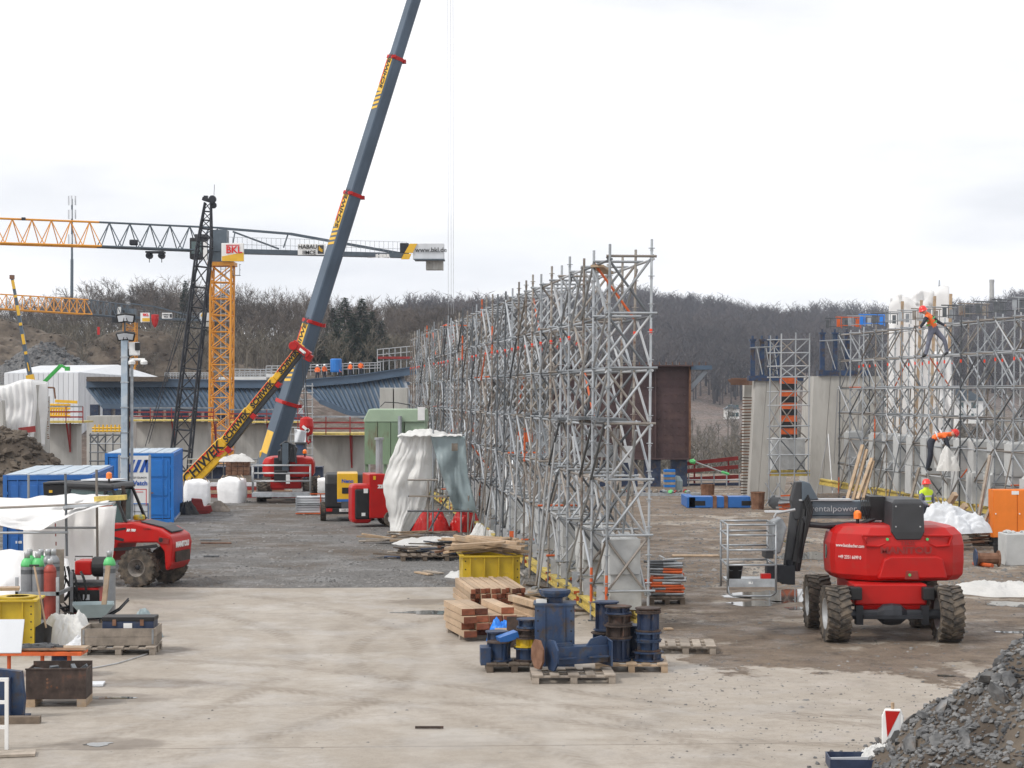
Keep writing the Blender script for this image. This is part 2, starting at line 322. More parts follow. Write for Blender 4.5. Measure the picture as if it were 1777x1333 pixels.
def ground_mat(name, concrete):
    m = bpy.data.materials.new(name); m.use_nodes = True; n = m.node_tree.nodes; B = n['Principled BSDF']; lk = m.node_tree.links.new
    ge = n.new('ShaderNodeNewGeometry'); sx = n.new('ShaderNodeSeparateXYZ'); lk(ge.outputs['Position'], sx.inputs[0])
    def nz(sc, det=6, rg=.6, st=None):
        x = n.new('ShaderNodeTexNoise'); x.inputs['Scale'].default_value = sc; x.inputs['Detail'].default_value = det; x.inputs['Roughness'].default_value = rg
        if st:
            mp = n.new('ShaderNodeMapping'); mp.inputs['Scale'].default_value = st; lk(ge.outputs['Position'], mp.inputs[0]); lk(mp.outputs[0], x.inputs['Vector'])
        else: lk(ge.outputs['Position'], x.inputs['Vector'])
        return x.outputs['Fac']
    def ramp(src, a, b_, ca=(0,0,0), cb=(1,1,1)):
        x = n.new('ShaderNodeValToRGB'); x.color_ramp.elements[0].position = a; x.color_ramp.elements[1].position = b_
        x.color_ramp.elements[0].color = (*ca, 1); x.color_ramp.elements[1].color = (*cb, 1); lk(src, x.inputs[0]); return x.outputs[0]
    def mix(f, a, b_, mode='MIX'):
        x = n.new('ShaderNodeMix'); x.data_type = 'RGBA'; x.blend_type = mode
        for i, s in ((0, f), (6, a), (7, b_)):
            if hasattr(s, 'links'): lk(s, x.inputs[i])
            else: x.inputs[i].default_value = s if i == 0 else (*s[:3], 1)
        return x.outputs[2]
    def math_(op, a, b_=None, c_=None):
        x = n.new('ShaderNodeMath'); x.operation = op
        for i, s in enumerate((a, b_, c_)):
            if s is None: continue
            if hasattr(s, 'links'): lk(s, x.inputs[i])
            else: x.inputs[i].default_value = s
        return x.outputs[0]
    def sm(src, a, b_):
        x = n.new('ShaderNodeMapRange'); x.interpolation_type = 'SMOOTHSTEP'; x.inputs[1].default_value = a; x.inputs[2].default_value = b_; lk(src, x.inputs[0]); return x.outputs[0]
    X, Y = sx.outputs[0], sx.outputs[1]
    gravel = ramp(nz(9, 8, .75), .3, .7, (.055, .053, .051), (.26, .25, .24))
    gravel = mix(ramp(nz(.22, 7, .65, (.8, .8, 1)), .46, .60), gravel, (.12, .096, .075))
    gravel = mix(ramp(nz(2.0, 8, .75), .56, .70), gravel, (.19, .18, .17))
    gravel = mix(ramp(nz(30, 4, .8), .56, .70), gravel, (.042, .039, .037))
    mud = ramp(nz(1.1, 9, .72), .3, .7, (.125, .092, .065), (.275, .21, .155))
    mud = mix(ramp(nz(2.2, 10, .78, (1, .8, 1)), .52, .62), mud, (.09, .068, .05))
    mud = mix(ramp(nz(22, 6, .8), .56, .68), mud, (.068, .058, .049))
    mud = mix(ramp(nz(9, 6, .75), .60, .70), mud, (.31, .275, .24))
    mud = mix(ramp(nz(.40, 9, .70, (1, .75, 1)), .555, .60), mud, (.36, .31, .255))
    bump_h = nz(7, 10, .82)
    if concrete:
        c = ramp(nz(.35, 6, .6), .35, .68, (.325, .285, .24), (.385, .343, .297))
        c = mix(ramp(nz(1.2, 8, .7, (1, .45, 1)), .5, .75), c, (.24, .21, .178))
        c = mix(math_('MULTIPLY', ramp(nz(5, 9, .78), .44, .66), .55), c, (.24, .205, .168))
        c = mix(math_('MULTIPLY', ramp(nz(28, 6, .8), .50, .70), .5), c, (.21, .182, .152))
        c = mix(math_('MULTIPLY', ramp(nz(.7, 8, .7, (.7, .9, 1)), .52, .64), .45), c, (.46, .425, .38))
        c = mix(ramp(nz(16, 4, .7), .70, .74), c, (.13, .115, .10))
        # tyre arcs: rings of faint dirt round a few centres
        for cx, cy, r, w in ((-8.5, 20.5, 9.6, .16), (-9.2, 20.2, 12.1, .16), (6.5, 33.5, 7.6, .14), (6.8, 33, 9.4, .14), (-1.5, 16, 11.3, .15), (-16, 31, 12.6, .16), (-16, 31.5, 14.6, .15)):
            dx = math_('SUBTRACT', X, cx); dy = math_('SUBTRACT', Y, cy)
            rr = math_('SQRT', math_('ADD', math_('MULTIPLY', dx, dx), math_('MULTIPLY', dy, dy)))
            a = math_('ABSOLUTE', math_('SUBTRACT', rr, r))
            f = math_('MULTIPLY', math_('SUBTRACT', 1.0, sm(a, w*.6, w*1.5)), ramp(nz(.55, 5), .34, .56))
            ang = math_('ARCTAN2', dy, dx); tr = math_('ADD', math_('MULTIPLY', math_('SINE', math_('ADD', math_('MULTIPLY', ang, r*26), math_('MULTIPLY', math_('ABSOLUTE', math_('SUBTRACT', rr, r)), 40))), .3), .7)
            c = mix(math_('MULTIPLY', math_('MULTIPLY', f, tr), .52), c, (.165, .132, .10))
        for xx, w in ((-2.7, .25), (-.6, .25), (1.1, .2)):               # straight wheel tracks towards the gravel
            a = math_('ABSOLUTE', math_('SUBTRACT', math_('ADD', X, math_('MULTIPLY', Y, .022)), xx))
            f = math_('MULTIPLY', math_('SUBTRACT', 1.0, sm(a, w*.3, w*1.4)), ramp(nz(.9, 5), .40, .62))
            c = mix(math_('MULTIPLY', f, .5), c, (.40, .365, .325))
        # joints across the slab
        for y0 in (24.05, 38.6):
            a = math_('ABSOLUTE', math_('SUBTRACT', math_('ADD', Y, math_('MULTIPLY', X, -.05)), y0)); a = math_('ADD', a, math_('MULTIPLY', nz(6), .03))
            c = mix(math_('MULTIPLY', math_('SUBTRACT', 1.0, sm(a, .02, .05)), .75), c, (.16, .135, .11))
        # dark damp stains at the left
        for px, py, rx, ry in ((190, 1292, .75, .5), (150, 1212, 1.5, .55), (235, 1187, 1.6, .5), (230, 1130, 1.3, .9), (760, 1045, 1.2, .7)):
            g = G(px, py)
            e = math_('ADD', math_('POWER', math_('DIVIDE', math_('SUBTRACT', X, g.x), rx), 2.0), math_('POWER', math_('DIVIDE', math_('SUBTRACT', Y, g.y), ry), 2.0))
            e = math_('ADD', e, math_('MULTIPLY', math_('SUBTRACT', nz(2.2, 6), .5), 2.2))
            c = mix(math_('MULTIPLY', math_('SUBTRACT', 1.0, sm(e, .3, 1.1)), .6), c, (.14, .115, .095))
        # mud spreading in from the right and the far side
        e = math_('ADD', math_('MULTIPLY', sm(X, .3, 4.2), 1.0), math_('MULTIPLY', sm(Y, 27.5, 35.5), .8))
        e = math_('ADD', e, math_('MULTIPLY', math_('SUBTRACT', nz(.34, 9, .68, (1, .8, 1)), .5), 2.3))
        e = math_('MULTIPLY', sm(e, 1.14, 1.24), sm(X, -.4, .8))
        col = mix(e, c, mud); rough_f = e
    else:
        e = math_('ADD', math_('MULTIPLY', sm(X, -2.5, 4.5), 1.0), math_('MULTIPLY', math_('SUBTRACT', nz(.25, 6), .5), 1.1))
        col = mix(sm(e, .35, .65), gravel, mud)
        wood = ramp(nz(.05, 6), .35, .65, (.075, .055, .042), (.15, .10, .075))
        wood = mix(ramp(nz(.4, 7, .7), .5, .65), wood, (.06, .05, .04))
        wood = mix(ramp(nz(.012, 5), .56, .66), wood, (.16, .14, .075))
        col = mix(sm(Y, 104, 125), col, wood)
    lk(col, B.inputs['Base Color']); lk(ramp(nz(.8, 6, .65), .40, .56, (.42, .42, .42), (.95, .95, .95)), B.inputs['Roughness'])
    bp = n.new('ShaderNodeBump'); bp.inputs['Distance'].default_value = .09
    if concrete: lk(math_('ADD', math_('MULTIPLY', rough_f, .75), .12), bp.inputs['Strength'])
    else: bp.inputs['Strength'].default_value = .8
    lk(bump_h, bp.inputs['Height']); lk(bp.outputs[0], B.inputs['Normal'])
    return m
g = b.build('ground', ground_mat('yard_ground', False), None, smooth=True); tag(g, 'gravel and mud yard falling away to a valley and wooded hills', kind='structure')
b = MB()
edge = [(-30, 43.2), (-9, 43.6), (-5, 43.3), (-1.5, 43.6), (1.5, 43.4), (4, 42.7), (7, 42), (14, 40.5), (30, 40)]
b.v = [(x, 10, .006) for x, y in edge]+[(x, y, .006) for x, y in edge]; n_ = len(edge)
b.f = [(i, i+1, n_+i+1, n_+i) for i in range(n_-1)]; b.mi = [0]*len(b.f)
pad = b.build('concrete_slab', ground_mat('yard_concrete', True)); tag(pad, 'pale concrete slab with tyre marks in the foreground', kind='structure')

def np_mesh(name, V, Fc, mats, smooth=False):
    me = bpy.data.meshes.new(name); nf = len(Fc); k = Fc.shape[1]
    me.vertices.add(len(V)); me.vertices.foreach_set('co', V.astype(np.float32).ravel())
    me.loops.add(nf*k); me.loops.foreach_set('vertex_index', Fc.astype(np.int32).ravel())
    me.polygons.add(nf); me.polygons.foreach_set('loop_start', np.arange(0, nf*k, k, dtype=np.int32))
    me.polygons.foreach_set('loop_total', np.full(nf, k, np.int32))
    for m in mats: me.materials.append(m)
    me.update(calc_edges=True); me.validate(); return me
def scatter(base_v, base_f, locs, scales, rots, tilt=0):
    nv = len(base_v); V = []; n = len(locs)
    c, s = np.cos(rots), np.sin(rots)
    bv = np.asarray(base_v)[None]*np.asarray(scales).reshape(n, 1, -1)
    X = bv[..., 0]*c[:, None]-bv[..., 1]*s[:, None]; Y = bv[..., 0]*s[:, None]+bv[..., 1]*c[:, None]
    V = np.stack([X, Y, bv[..., 2]], -1)+np.asarray(locs)[:, None]
    Fc = np.asarray(base_f)[None]+(np.arange(n)*nv)[:, None, None]
    return V.reshape(-1, 3), Fc.reshape(-1, len(base_f[0]))
# loose stones on the gravel
STV = [(-1,-.8,0),(1,-.7,0),(.9,.8,0),(-.8,.9,0),(-.5,-.4,.9),(.6,-.3,.7),(.4,.5,1),(-.5,.5,.6)]
STF = [(0,1,5,4),(1,2,6,5),(2,3,7,6),(3,0,4,7),(4,5,6,7)]
n = 26000
yy = 43.6+(rng.random(n)**1.5)*56; xx = (rng.random(n)-.5)*.62*yy
sz = np.clip(rng.lognormal(-3.9, .45, n), .008, .09)
V, Fc = scatter(STV, STF, np.stack([xx, yy, np.full(n, .002)], -1), np.stack([sz, sz*rng.uniform(.6, 1.3, n), sz*rng.uniform(.4, .8, n)], -1), rng.random(n)*6.28)
mat('gravel_stone', (.10, .10, .10), .9, 0, .3, .9, c2=(.27, .26, .25), gen=True)
o = put(bpy.data.objects.new('gravel', np_mesh('gravel', V, Fc, [MT['gravel_stone']]))); tag(o, 'loose grey gravel stones across the yard', 'gravel', kind='stuff')
n = 3000
yy = 23+(rng.random(n)**.8)*21; xx = 1.2+(rng.random(n)**.8)*(.27*yy-1.2); keep = xx < .3*yy
n2 = 260; y2 = 23+rng.random(n2)*20; x2 = (rng.random(n2)-.5)*.5*y2
xx = np.concatenate([xx, x2]); yy = np.concatenate([yy, y2]); n = len(xx)
sz = np.clip(rng.lognormal(-4.7, .5, n), .004, .05)
V, Fc = scatter(STV, STF, np.stack([xx, yy, np.full(n, .007)], -1), np.stack([sz, sz*rng.uniform(.6, 1.3, n), sz*rng.uniform(.4, .8, n)], -1), rng.random(n)*6.28)
o = put(bpy.data.objects.new('pebbles', np_mesh('pebbles', V, Fc, [MT['gravel_stone']]))); tag(o, 'scattered pebbles on the mud and slab', 'pebbles', kind='stuff')

# puddles
def puddle(px, py, wx, wy, seed, mt='water', z=.012):
    g = G(px, py); random.seed(seed); k = 28; pts = []
    ph = [random.uniform(0, 6.28) for _ in range(4)]
    for i in range(k):
        t = 2*math.pi*i/k; r = 1+.22*math.sin(2*t+ph[0])+.15*math.sin(3*t+ph[1])+.12*math.sin(5*t+ph[2])+.08*math.sin(9*t+ph[3])
        pts.append((g.x+math.cos(t)*r*wx, g.y+math.sin(t)*r*wy, z))
    b = MB(); b.add(pts+[(g.x, g.y, z)], [(i, (i+1) % k, k) for i in range(k)])
    return tag(b.build('puddle', MT[mt]), kind='structure')
puddle(1365, 1034, .85, 1.5, 1); puddle(1312, 1048, .55, .5, 2); puddle(1408, 966, .75, 1.5, 3); puddle(1290, 1036, .4, .35, 4); puddle(1390, 1057, .3, .3, 9); puddle(1760, 1050, .5, .6, 12)
puddle(750, 1064, .72, .30, 5); puddle(170, 1293, .18, .12, 6); puddle(185, 1212, .35, .12, 7); puddle(1762, 1098, .3, .2, 8); puddle(1640, 1174, .13, .1, 10); puddle(1365, 940, .6, .5, 11)

# ---------------------------------------------------------------- trees
def bare_tree(seed, h=19, spread=6.5, levels=4, twigs=6):
    random.seed(seed); tk = MB(); tw_v = []; tw_f = []
    def twig(p, d, L, w):
        q = p+d*L; a = d.cross(Vector((random.gauss(0,1), random.gauss(0,1), random.gauss(0,1)))).normalized()*w
        b0 = len(tw_v); tw_v.extend([p-a, p+a, q]); tw_f.append((b0, b0+1, b0+2))
    def grow(p, d, L, r, lv):
        q = p+d*L
        if lv <= 2: tk.tube(p, q, r, 5 if lv < 2 else 4, r*.66, cap=False)
        else:
            a = d.cross(Vector((.3, .5, .2))).normalized()*r; b_ = d.cross(a).normalized()*r; b0 = len(tw_v)
            tw_v.extend([p-a, p+a, q]); tw_f.append((b0, b0+1, b0+2)); tw_v.extend([p-b_, p+b_, q]); tw_f.append((b0+3, b0+4, b0+5))
        if lv >= levels:
            for _ in range(twigs):
                t = random.uniform(.15, 1); dd = (d+Vector((random.gauss(0,.6), random.gauss(0,.6), random.gauss(.15,.5)))).normalized()
                twig(p+d*L*t, dd, random.uniform(.6, 1.6)*h/19, .035)
            return
        k = random.choice((2, 3, 3)) if lv else random.choice((3, 4, 5))
        for i in range(k):
            ang = random.uniform(0, 6.28); op = random.uniform(.3, .75) if lv else random.uniform(.3, .7)
            a = d.orthogonal().normalized(); a.rotate(Matrix.Rotation(ang+i*2.4, 3, d))
            nd = (d*math.cos(op)+a*math.sin(op)+Vector((0, 0, .12))).normalized()
            st = q if i == 0 else p+d*L*random.uniform(.55, 1)
            grow(st, nd, L*random.uniform(.58, .82), r*.55, lv+1)
        if lv >= 1:
            for _ in range(twigs//2):
                dd = (d*.5+Vector((random.gauss(0,.7), random.gauss(0,.7), random.gauss(.2,.4)))).normalized(); twig(p+d*L*random.uniform(.3,1), dd, random.uniform(.7, 1.8)*h/19, .04)
    d0 = Vector((random.gauss(0,.05), random.gauss(0,.05), 1)).normalized()
    grow(Vector((0, 0, -.5)), d0, h*.36, .24*h/19+.04, 0)
    t = tk.mesh('trunk', MT['bark'], True); c = np_mesh('crown', np.array([v[:] for v in tw_v]), np.array(tw_f), [MT['twig']])
    return t, c, max(max(v[2] for v in tw_v), 1)
protos = [bare_tree(100+i, 18+1.6*(i % 4), levels=4, twigs=9) for i in range(7)]
def conifer(seed, h=17):
    random.seed(seed); V = []; Fc = []
    tk = MB().tube((0, 0, -.5), (0, 0, h), .22, 6, .03).mesh('trunk', MT['bark'], True)
    z = 1.2
    while z < h:
        rr = (h-z)*.30*random.uniform(.75, 1.15)+.4
        for k in range(int(9+rr*3)):
            a = random.uniform(0, 6.28); L = rr*random.uniform(.6, 1.05); droop = random.uniform(.05, .4)
            for s_ in range(int(5+L*3)):
                t = random.uniform(.15, 1); c = Vector((math.cos(a)*L*t, math.sin(a)*L*t, z-droop*L*t*t+random.gauss(0, .12)))
                d = Vector((math.cos(a+random.gauss(0,.7)), math.sin(a+random.gauss(0,.7)), random.uniform(-.5,.3)))*random.uniform(.25,.6)
                w = d.cross(Vector((random.gauss(0,.3),random.gauss(0,.3),1))).normalized()*.13
                b0 = len(V); V.extend([(c-w)[:], (c+w)[:], (c+d)[:]]); Fc.append((b0, b0+1, b0+2))
        z += .42
    return tk, np_mesh('crown', np.array(V), np.array(Fc), [MT['conifer']])
def tree(x, y, pr, sc, label, group, name='bare_tree', z=None):
    r = thing(name, label, 'tree', (x, y, tz(x, y) if z is None else z), random.uniform(0, 6.28), group); r.scale = (sc,)*3
    inst(pr[0], 'trunk', r); inst(pr[1], 'crown', r); return r
random.seed(11)
top_px = [0, 120, 160, 250, 320, 370, 450, 540, 620, 700, 790, 860, 1000]; top_py = [522, 500, 487, 478, 474, 486, 492, 500, 515, 516, 526, 540, 552]
cnt = 0
MARKS = [(60, 'at the left edge above the thin crane boom'), (118, 'left of the radio mast'), (160, 'right of the radio mast'), (205, 'above the far yellow jib'), (255, 'behind the far crane counter jib'), (300, 'left of the black lattice boom'), (345, 'behind the black lattice boom'), (405, 'behind the orange mast'), (455, 'right of the orange mast'), (510, 'left of the big crane boom'), (560, 'behind the big crane boom'), (660, 'among the dark conifers'), (720, 'left of the long scaffold'), (790, 'below the hoist ropes'), (2000, 'behind the long scaffold')]
ORD = ['first', 'second', 'third', 'fourth', 'fifth', 'sixth', 'seventh', 'eighth', 'ninth', 'tenth', 'eleventh', 'twelfth', 'thirteenth', 'fourteenth', 'fifteenth', 'sixteenth', 'seventeenth', 'eighteenth', 'nineteenth', 'twentieth']
def tree_label(px, row, h):
    m = next(t for k, t in MARKS if px < k)
    return '%s bare tree, %s of wood, %s' % ('tall' if h > 21 else 'low' if h < 14 else 'middling', 'front rows' if row < 4 else 'middle rows' if row < 8 else 'back rows', m)
for row in range(11):
    d = 318+row*24
    px = -30+random.uniform(0, 20)
    while px < 980:
        dd = d+random.uniform(-9, 9); x = (px-CX)/F*dd
        tgt = H+(HY-np.interp(px, top_px, top_py))/F*dd
        hh = tgt-tz(x, dd)
        k = random.randrange(7); h0 = protos[k][2]
        sc = hh/h0*random.uniform(.78, 1.04)*(.8 if row < 3 else 1.0)
        if not (row < 4 and px < 430 and random.random() < .8) and not (row < 3 and 535 < px < 690):
            tree(x, dd, protos[k], max(.45, min(1.9, sc)), tree_label(px, row, sc*h0), 'leafless trees on the left hillside'); cnt += 1
        px += random.uniform(4.2, 8.2)/dd*F*(.72 if row > 3 else 1)
cps = [conifer(5+i, 17+i*2) for i in range(3)]
for ic, (px, py, d, h) in enumerate(((598, 516, 312, 0), (628, 518, 306, 1), (578, 535, 318, 2), (645, 540, 322, 0), (540, 548, 316, 2), (612, 548, 298, 1), (585, 566, 300, 0), (638, 565, 296, 2), (662, 556, 306, 1))):
    x = (px-CX)/F*d; z0 = tz(x, d); hh = H+(HY-py)/F*d-z0
    tr_ = tree(x, d, cps[h], hh/(17+h*2), ['tall dark conifer right of the big crane boom', 'tallest dark conifer, right one of the close pair by the crane boom', 'lower conifer touching the right side of the crane boom', 'small conifer at the right end of the dark group', 'conifer half hidden at the left of the crane boom', 'front conifer in the middle of the dark group', 'short conifer in front beside the crane boom', 'short conifer in front at the right of the dark group', 'last conifer to the right, beside the bare trees'][ic], 'conifers behind the mobile crane', 'conifer_tree'); tr_.scale.x *= 1.45; tr_.scale.y *= 1.45
for px, py, d, lb_ in ((322, 488, 372, 'left'), (362, 500, 368, 'right')):
    x = (px-CX)/F*d; z0 = tz(x, d); hh = H+(HY-py)/F*d-z0
    tree(x, d, cps[2], hh/21, 'dull green pine on the ridge %s of the black lattice boom' % lb_, 'pines on the left ridge', 'pine_tree')
# the far wood on the right, one mass
def small_tree(seed):
    random.seed(seed); V = []; Fc = []
    def tri(p, q, w):
        a = (q-p).cross(Vector((random.gauss(0,1), random.gauss(0,1), .2))).normalized()*w; b0 = len(V); V.extend([(p-a)[:], (p+a)[:], q[:]]); Fc.append((b0, b0+1, b0+2))
    tri(Vector((0,0,-1)), Vector((0,0,14)), .45); tri(Vector((0,0,-1)), Vector((.3,.2,15)), .4)
    for _ in range(14):
        z = random.uniform(5, 12); a = random.uniform(0, 6.28); p = Vector((0, 0, z)); q = p+Vector((math.cos(a)*random.uniform(2,4.5), math.sin(a)*random.uniform(2,4.5), random.uniform(2.5,6.5))); tri(p, q, .2)
        for _ in range(6):
            s = p.lerp(q, random.uniform(.35, 1)); tri(s, s+Vector((random.gauss(0,1), random.gauss(0,1), random.uniform(.4, 2.2))), .12)
    return np.array(V), np.array(Fc)
def wood(name, label, n, fy, fu, hs_, matn, seed):
    rg = np.random.default_rng(seed); Vs = []; Fs = []; off = 0
    for s in range(4):
        bv, bf = small_tree(s+seed); y = fy(rg, n//4); x = fu(rg, n//4)*y; sc = rg.uniform(*hs_, n//4)
        V, Fc = scatter(bv, bf, np.stack([x, y, terr(x, y)], -1), np.repeat(sc[:, None], 3, 1), rg.random(n//4)*6.28)
        Vs.append(V); Fs.append(Fc+off); off += len(V)
    o = put(bpy.data.objects.new(name, np_mesh(name, np.concatenate(Vs), np.concatenate(Fs), [MT[matn]]))); return tag(o, label, 'woodland', kind='stuff')
mat('far_wood', (.075, .064, .062), .95, 0, .3, .02, c2=(.11, .09, .084), gen=True)
mat('scrub', (.15, .135, .10), .95, 0, .3, .05, c2=(.20, .175, .145), gen=True)
wood('far_woodland', 'bare brown wood covering the far hill on the right', 5200, lambda r, n: 800+650*r.random(n)**.85, lambda r, n: r.uniform(-.06, .30, n), (.8, 1.25), 'far_wood', 31)
wood('brushwood', 'grey leafless scrub in the valley behind the piers', 1500, lambda r, n: 190+420*r.random(n)**1.2, lambda r, n: r.uniform(-.02, .30, n), (.28, .62), 'scrub', 41)
wood('hillside_brush', 'dull undergrowth below the trees on the left hillside', 2200, lambda r, n: 285+260*r.random(n), lambda r, n: r.uniform(-.30, .03, n), (.22, .48), 'scrub', 51)
# ---------------------------------------------------------------- scaffolds
LEAN = .011
E = Vector((-.1123, 1, 0)).normalized(); W = Vector((E.y, -E.x, 0))
def std_mesh(h, tape, sleeve, z0=0):
    b = MB(); b.tube((0, 0, z0), (0, 0, h), .0245, 8)
    z = .35
    while z < h-.1:
        b.tube((0, 0, z), (0, 0, z+.012), .062, 8); b.tube((0, 0, z-.05), (0, 0, z-.02), .031, 6); z += .5
    b.m = 1
    for t in tape: b.tube((0, 0, t), (0, 0, t+.11), .028, 8)
    b.m = 2
    for a, c in sleeve: b.tube((0, 0, a), (0, 0, c), .0265, 8)
    return b.mesh('standard', [MT['galvanised'], MT['tape_red'], MT['orange_paint']])
def scaffold(base, n, bay, width, h, levels, label, over=.32, xr=.9, tapes=(4.95,), fine=True, long_x=.5, rows=2, orange=.25):
    root = thing('scaffold', label, 'scaffold', base)
    pos = lambda i, s, z: base+E*bay*i+W*s+Vector((z*LEAN, 0, z))
    ms = [std_mesh(h, tapes, ()), std_mesh(h-.08, tapes, ()), std_mesh(h, tapes, ((h-1.6, h-.9),)), std_mesh(h-.1, (), ((.3, 1.0),)), std_mesh(h-.05, tapes, ((2.6, 3.4),)), std_mesh(h, (), ((h-.5, h), (1.2, 1.6))), std_mesh(h-.15, (), ())]
    M = Matrix(((1, 0, LEAN, 0), (0, 1, 0, 0), (0, 0, 1, 0), (0, 0, 0, 1)))
    for i in range(n+1):
        for s in range(rows):
            me = ms[random.choice((0, 1, 6)) if random.random() > orange else random.choice((2, 3, 4, 5))]
            p = base+E*(bay*i+random.gauss(0, .03))+W*(width*s/(rows-1)+random.gauss(0, .012))
            T = Matrix.Translation(p-base)@M@Matrix.Rotation(random.gauss(0, .003), 4, 'Y')
            o = put(bpy.data.objects.new('standard', me), root); o.matrix_basis = T.normalized() if False else Matrix.Translation(p-base) @ Matrix.Rotation(LEAN+random.gauss(0, .002), 4, 'Y') @ Matrix.Rotation(random.uniform(0, .7), 4, 'Z')
            if random.random() < .42: o.material_slots[0].link = 'OBJECT'; o.material_slots[0].material = MT[random.choice(('galvanised_light', 'galvanised_dark', 'tube_old', 'tube_old'))]
    led, tra, br, lb = [], [], [], []
    for z in levels:
        for s in range(rows):
            i = 0
            while i < n:
                k = min(2, n-i); zz = z+random.gauss(0, .008)
                led.append((pos(i-.06, width*s/(rows-1)+.03, zz), pos(i+k+.06, width*s/(rows-1)+.03, zz+random.gauss(0, .008)))); i += k
        for i in range(n+1):
            tra.append((pos(i, -.05, z+.05), pos(i, width+.08+random.uniform(0, .08), z+.05)))
    for i in range(n+1):
        for a, c in zip(levels[:-1], levels[1:]):
            if random.random() < xr or i == 0:
                e1, e2 = random.uniform(0, .10), random.uniform(0, .10)
                t = Vector((width, 0, c-a)).normalized()
                br.append((pos(i+.02, -e1*t.x, a-e1*t.z), pos(i+.02, width+e2*t.x, c+e2*t.z)))
                br.append((pos(i+.05, width+e2*t.x, a-e2*t.z), pos(i+.05, -e1*t.x, c+e1*t.z)))
    for s in range(rows):
        for i in range(n):
            for a, c in zip(levels[:-1], levels[1:]):
                if random.random() < long_x:
                    f = random.random() < .5; y = width*s/(rows-1)-.05+random.uniform(0, .1)
                    lb.append((pos(i+(0 if f else 1), y, a+random.uniform(-.05, .1)), pos(i+(1 if f else 0), y, c+random.uniform(-.1, .1))))
    tubes('ledger', led, .0245, root, ('galvanised', 'galvanised_light', 'tube_old', 'galvanised_dark'), wts=(5, 1.5, 3, 2))
    tubes('transom', tra, .0235, root, ('galvanised', 'tube_old', 'orange_paint'), wts=(8, 2, .25))
    tubes('cross_brace', br, .0235, root, ('galvanised', 'galvanised_light', 'tube_old', 'orange_paint', 'galvanised_dark'), wts=(5, 3, 2.5, .12, 2))
    tubes('diagonal_brace', lb, .0235, root, ('galvanised', 'galvanised_light', 'tube_old', 'galvanised_dark', 'orange_paint'), wts=(5, 3, 2, 2, .12))
    return root, pos
random.seed(3)
LV = [.66, 1.66, 2.66, 3.66, 4.66, 5.64, 6.66]
A0 = Vector(((1050-CX)/F*35.6, 35.6, 0))
main, mpos = scaffold(A0, 37, 1.57, .76, 7.02, LV, 'long wall of grey crossed scaffold tubes running back through the middle of the yard', tapes=(5.3,), long_x=.8, xr=1.0)
# outer rakers on the yard side, plates, boards
rk = []
for i in [q*.5 for q in range(0, 74)]:
    if random.random() < .22: rk.append((mpos(i+random.uniform(0, .5), -random.uniform(.1, .4), .05), mpos(i+random.uniform(-.1, .3), -.03, random.choice((1.66, 2.66, 2.66, 3.2)))))
    if random.random() < .4: rk.append((mpos(i+random.uniform(0, .4), .2+random.uniform(0, .3), .2), mpos(i+random.uniform(.6, 1.4), random.uniform(.1, .6), random.uniform(2.4, 3.7))))
    if random.random() < .7: rk.append((mpos(i+random.uniform(0, .6), random.uniform(.1, .7), 1.7), mpos(i+random.uniform(-.4, .4), random.uniform(.0, .7), 3.6)))
tubes('raker', rk, .0245, main, ('galvanised_light', 'galvanised', 'tube_old', 'orange_paint'), wts=(4, 3, 2, .12))
PLT = MB().bx(-.01, .01, -.09, .09, -.15, .15).mesh('plate', MT['galvanised_light'])
for i in range(38):
    for z, s in ((3.15, .38), (.62, -.06)):
        if z < 1 and i > 14: continue
        o = inst(PLT, 'plate', main, Matrix.Translation(mpos(i+.05, s, z+random.gauss(0, .03))) @ Matrix.Rotation(R(78)+random.gauss(0, .15), 4, 'Z'), MT[random.choice(('galvanised_light', 'galvanised', 'galvanised_light', 'orange_paint' if random.random() < .4 else 'galvanised'))]); rel(o, main)
for i, s, z, L_ in ((0.0, .1, 3.78, 1.5), (1.2, .0, 3.78, 1.6), (3.5, .1, 3.72, 1.4), (7, .2, 3.75, 1.5)):
    b = MB(); b.bar(mpos(i, s, z), mpos(i+L_/1.57, s+.05, z), .5, .05); rel(b.build('deck_board', MT['galvanised_dark'], main), main)
b = MB(); b.bar(mpos(.9, .0, 6.62), mpos(2.1, .5, 6.6), .24, .045); rel(b.build('deck_board', MT['wood'], main), main)
for i in (9, 10.2): rel(MB().box(mpos(i, .3, 3.15), (.18, .02, .24), (0, 0, .2)).build('orange_plate', MT['orange_paint'], main), main)
# base plates
bp = MB().box((0, 0, .005), (.15, .15, .01)).tube((0, 0, 0), (0, 0, .2), .019, 6).mesh('base_jack', MT['galvanised_dark'])
for i in range(20):
    for s in (0, .76): rel(inst(bp, 'base_jack', main, Matrix.Translation(mpos(i, s, .012))), main)

# concrete ballast blocks and timber beams inside the scaffold
def block_mesh(w, l, h):
    b = MB(); b.bx(-w/2, w/2, -l/2, l/2, 0, h)
    for x in (-w*.25, w*.25):
        for y in (-l*.3, l*.3):
            q = .1*w/.6; b.add([(x-q, y-q, h), (x+q, y-q, h), (x+q, y+q, h), (x-q, y+q, h), (x-q*.6, y-q*.6, h+.07), (x+q*.6, y-q*.6, h+.07), (x+q*.6, y+q*.6, h+.07), (x-q*.6, y+q*.6, h+.07)], [(0,1,5,4),(1,2,6,5),(2,3,7,6),(3,0,4,7),(4,5,6,7)])
    return b.mesh('concrete_block', MT['concrete_block'])
BLK = block_mesh(.56, 1.15, .63)
rzE = math.atan2(-E.x, E.y)
def place_blk(me, p, label, group, rz=None):
    o = inst(me, 'concrete_block', None, Matrix.Translation(p) @ Matrix.Rotation(rzE+random.gauss(0, .02) if rz is None else rz, 4, 'Z')); return tag(o, label, 'concrete block', group)
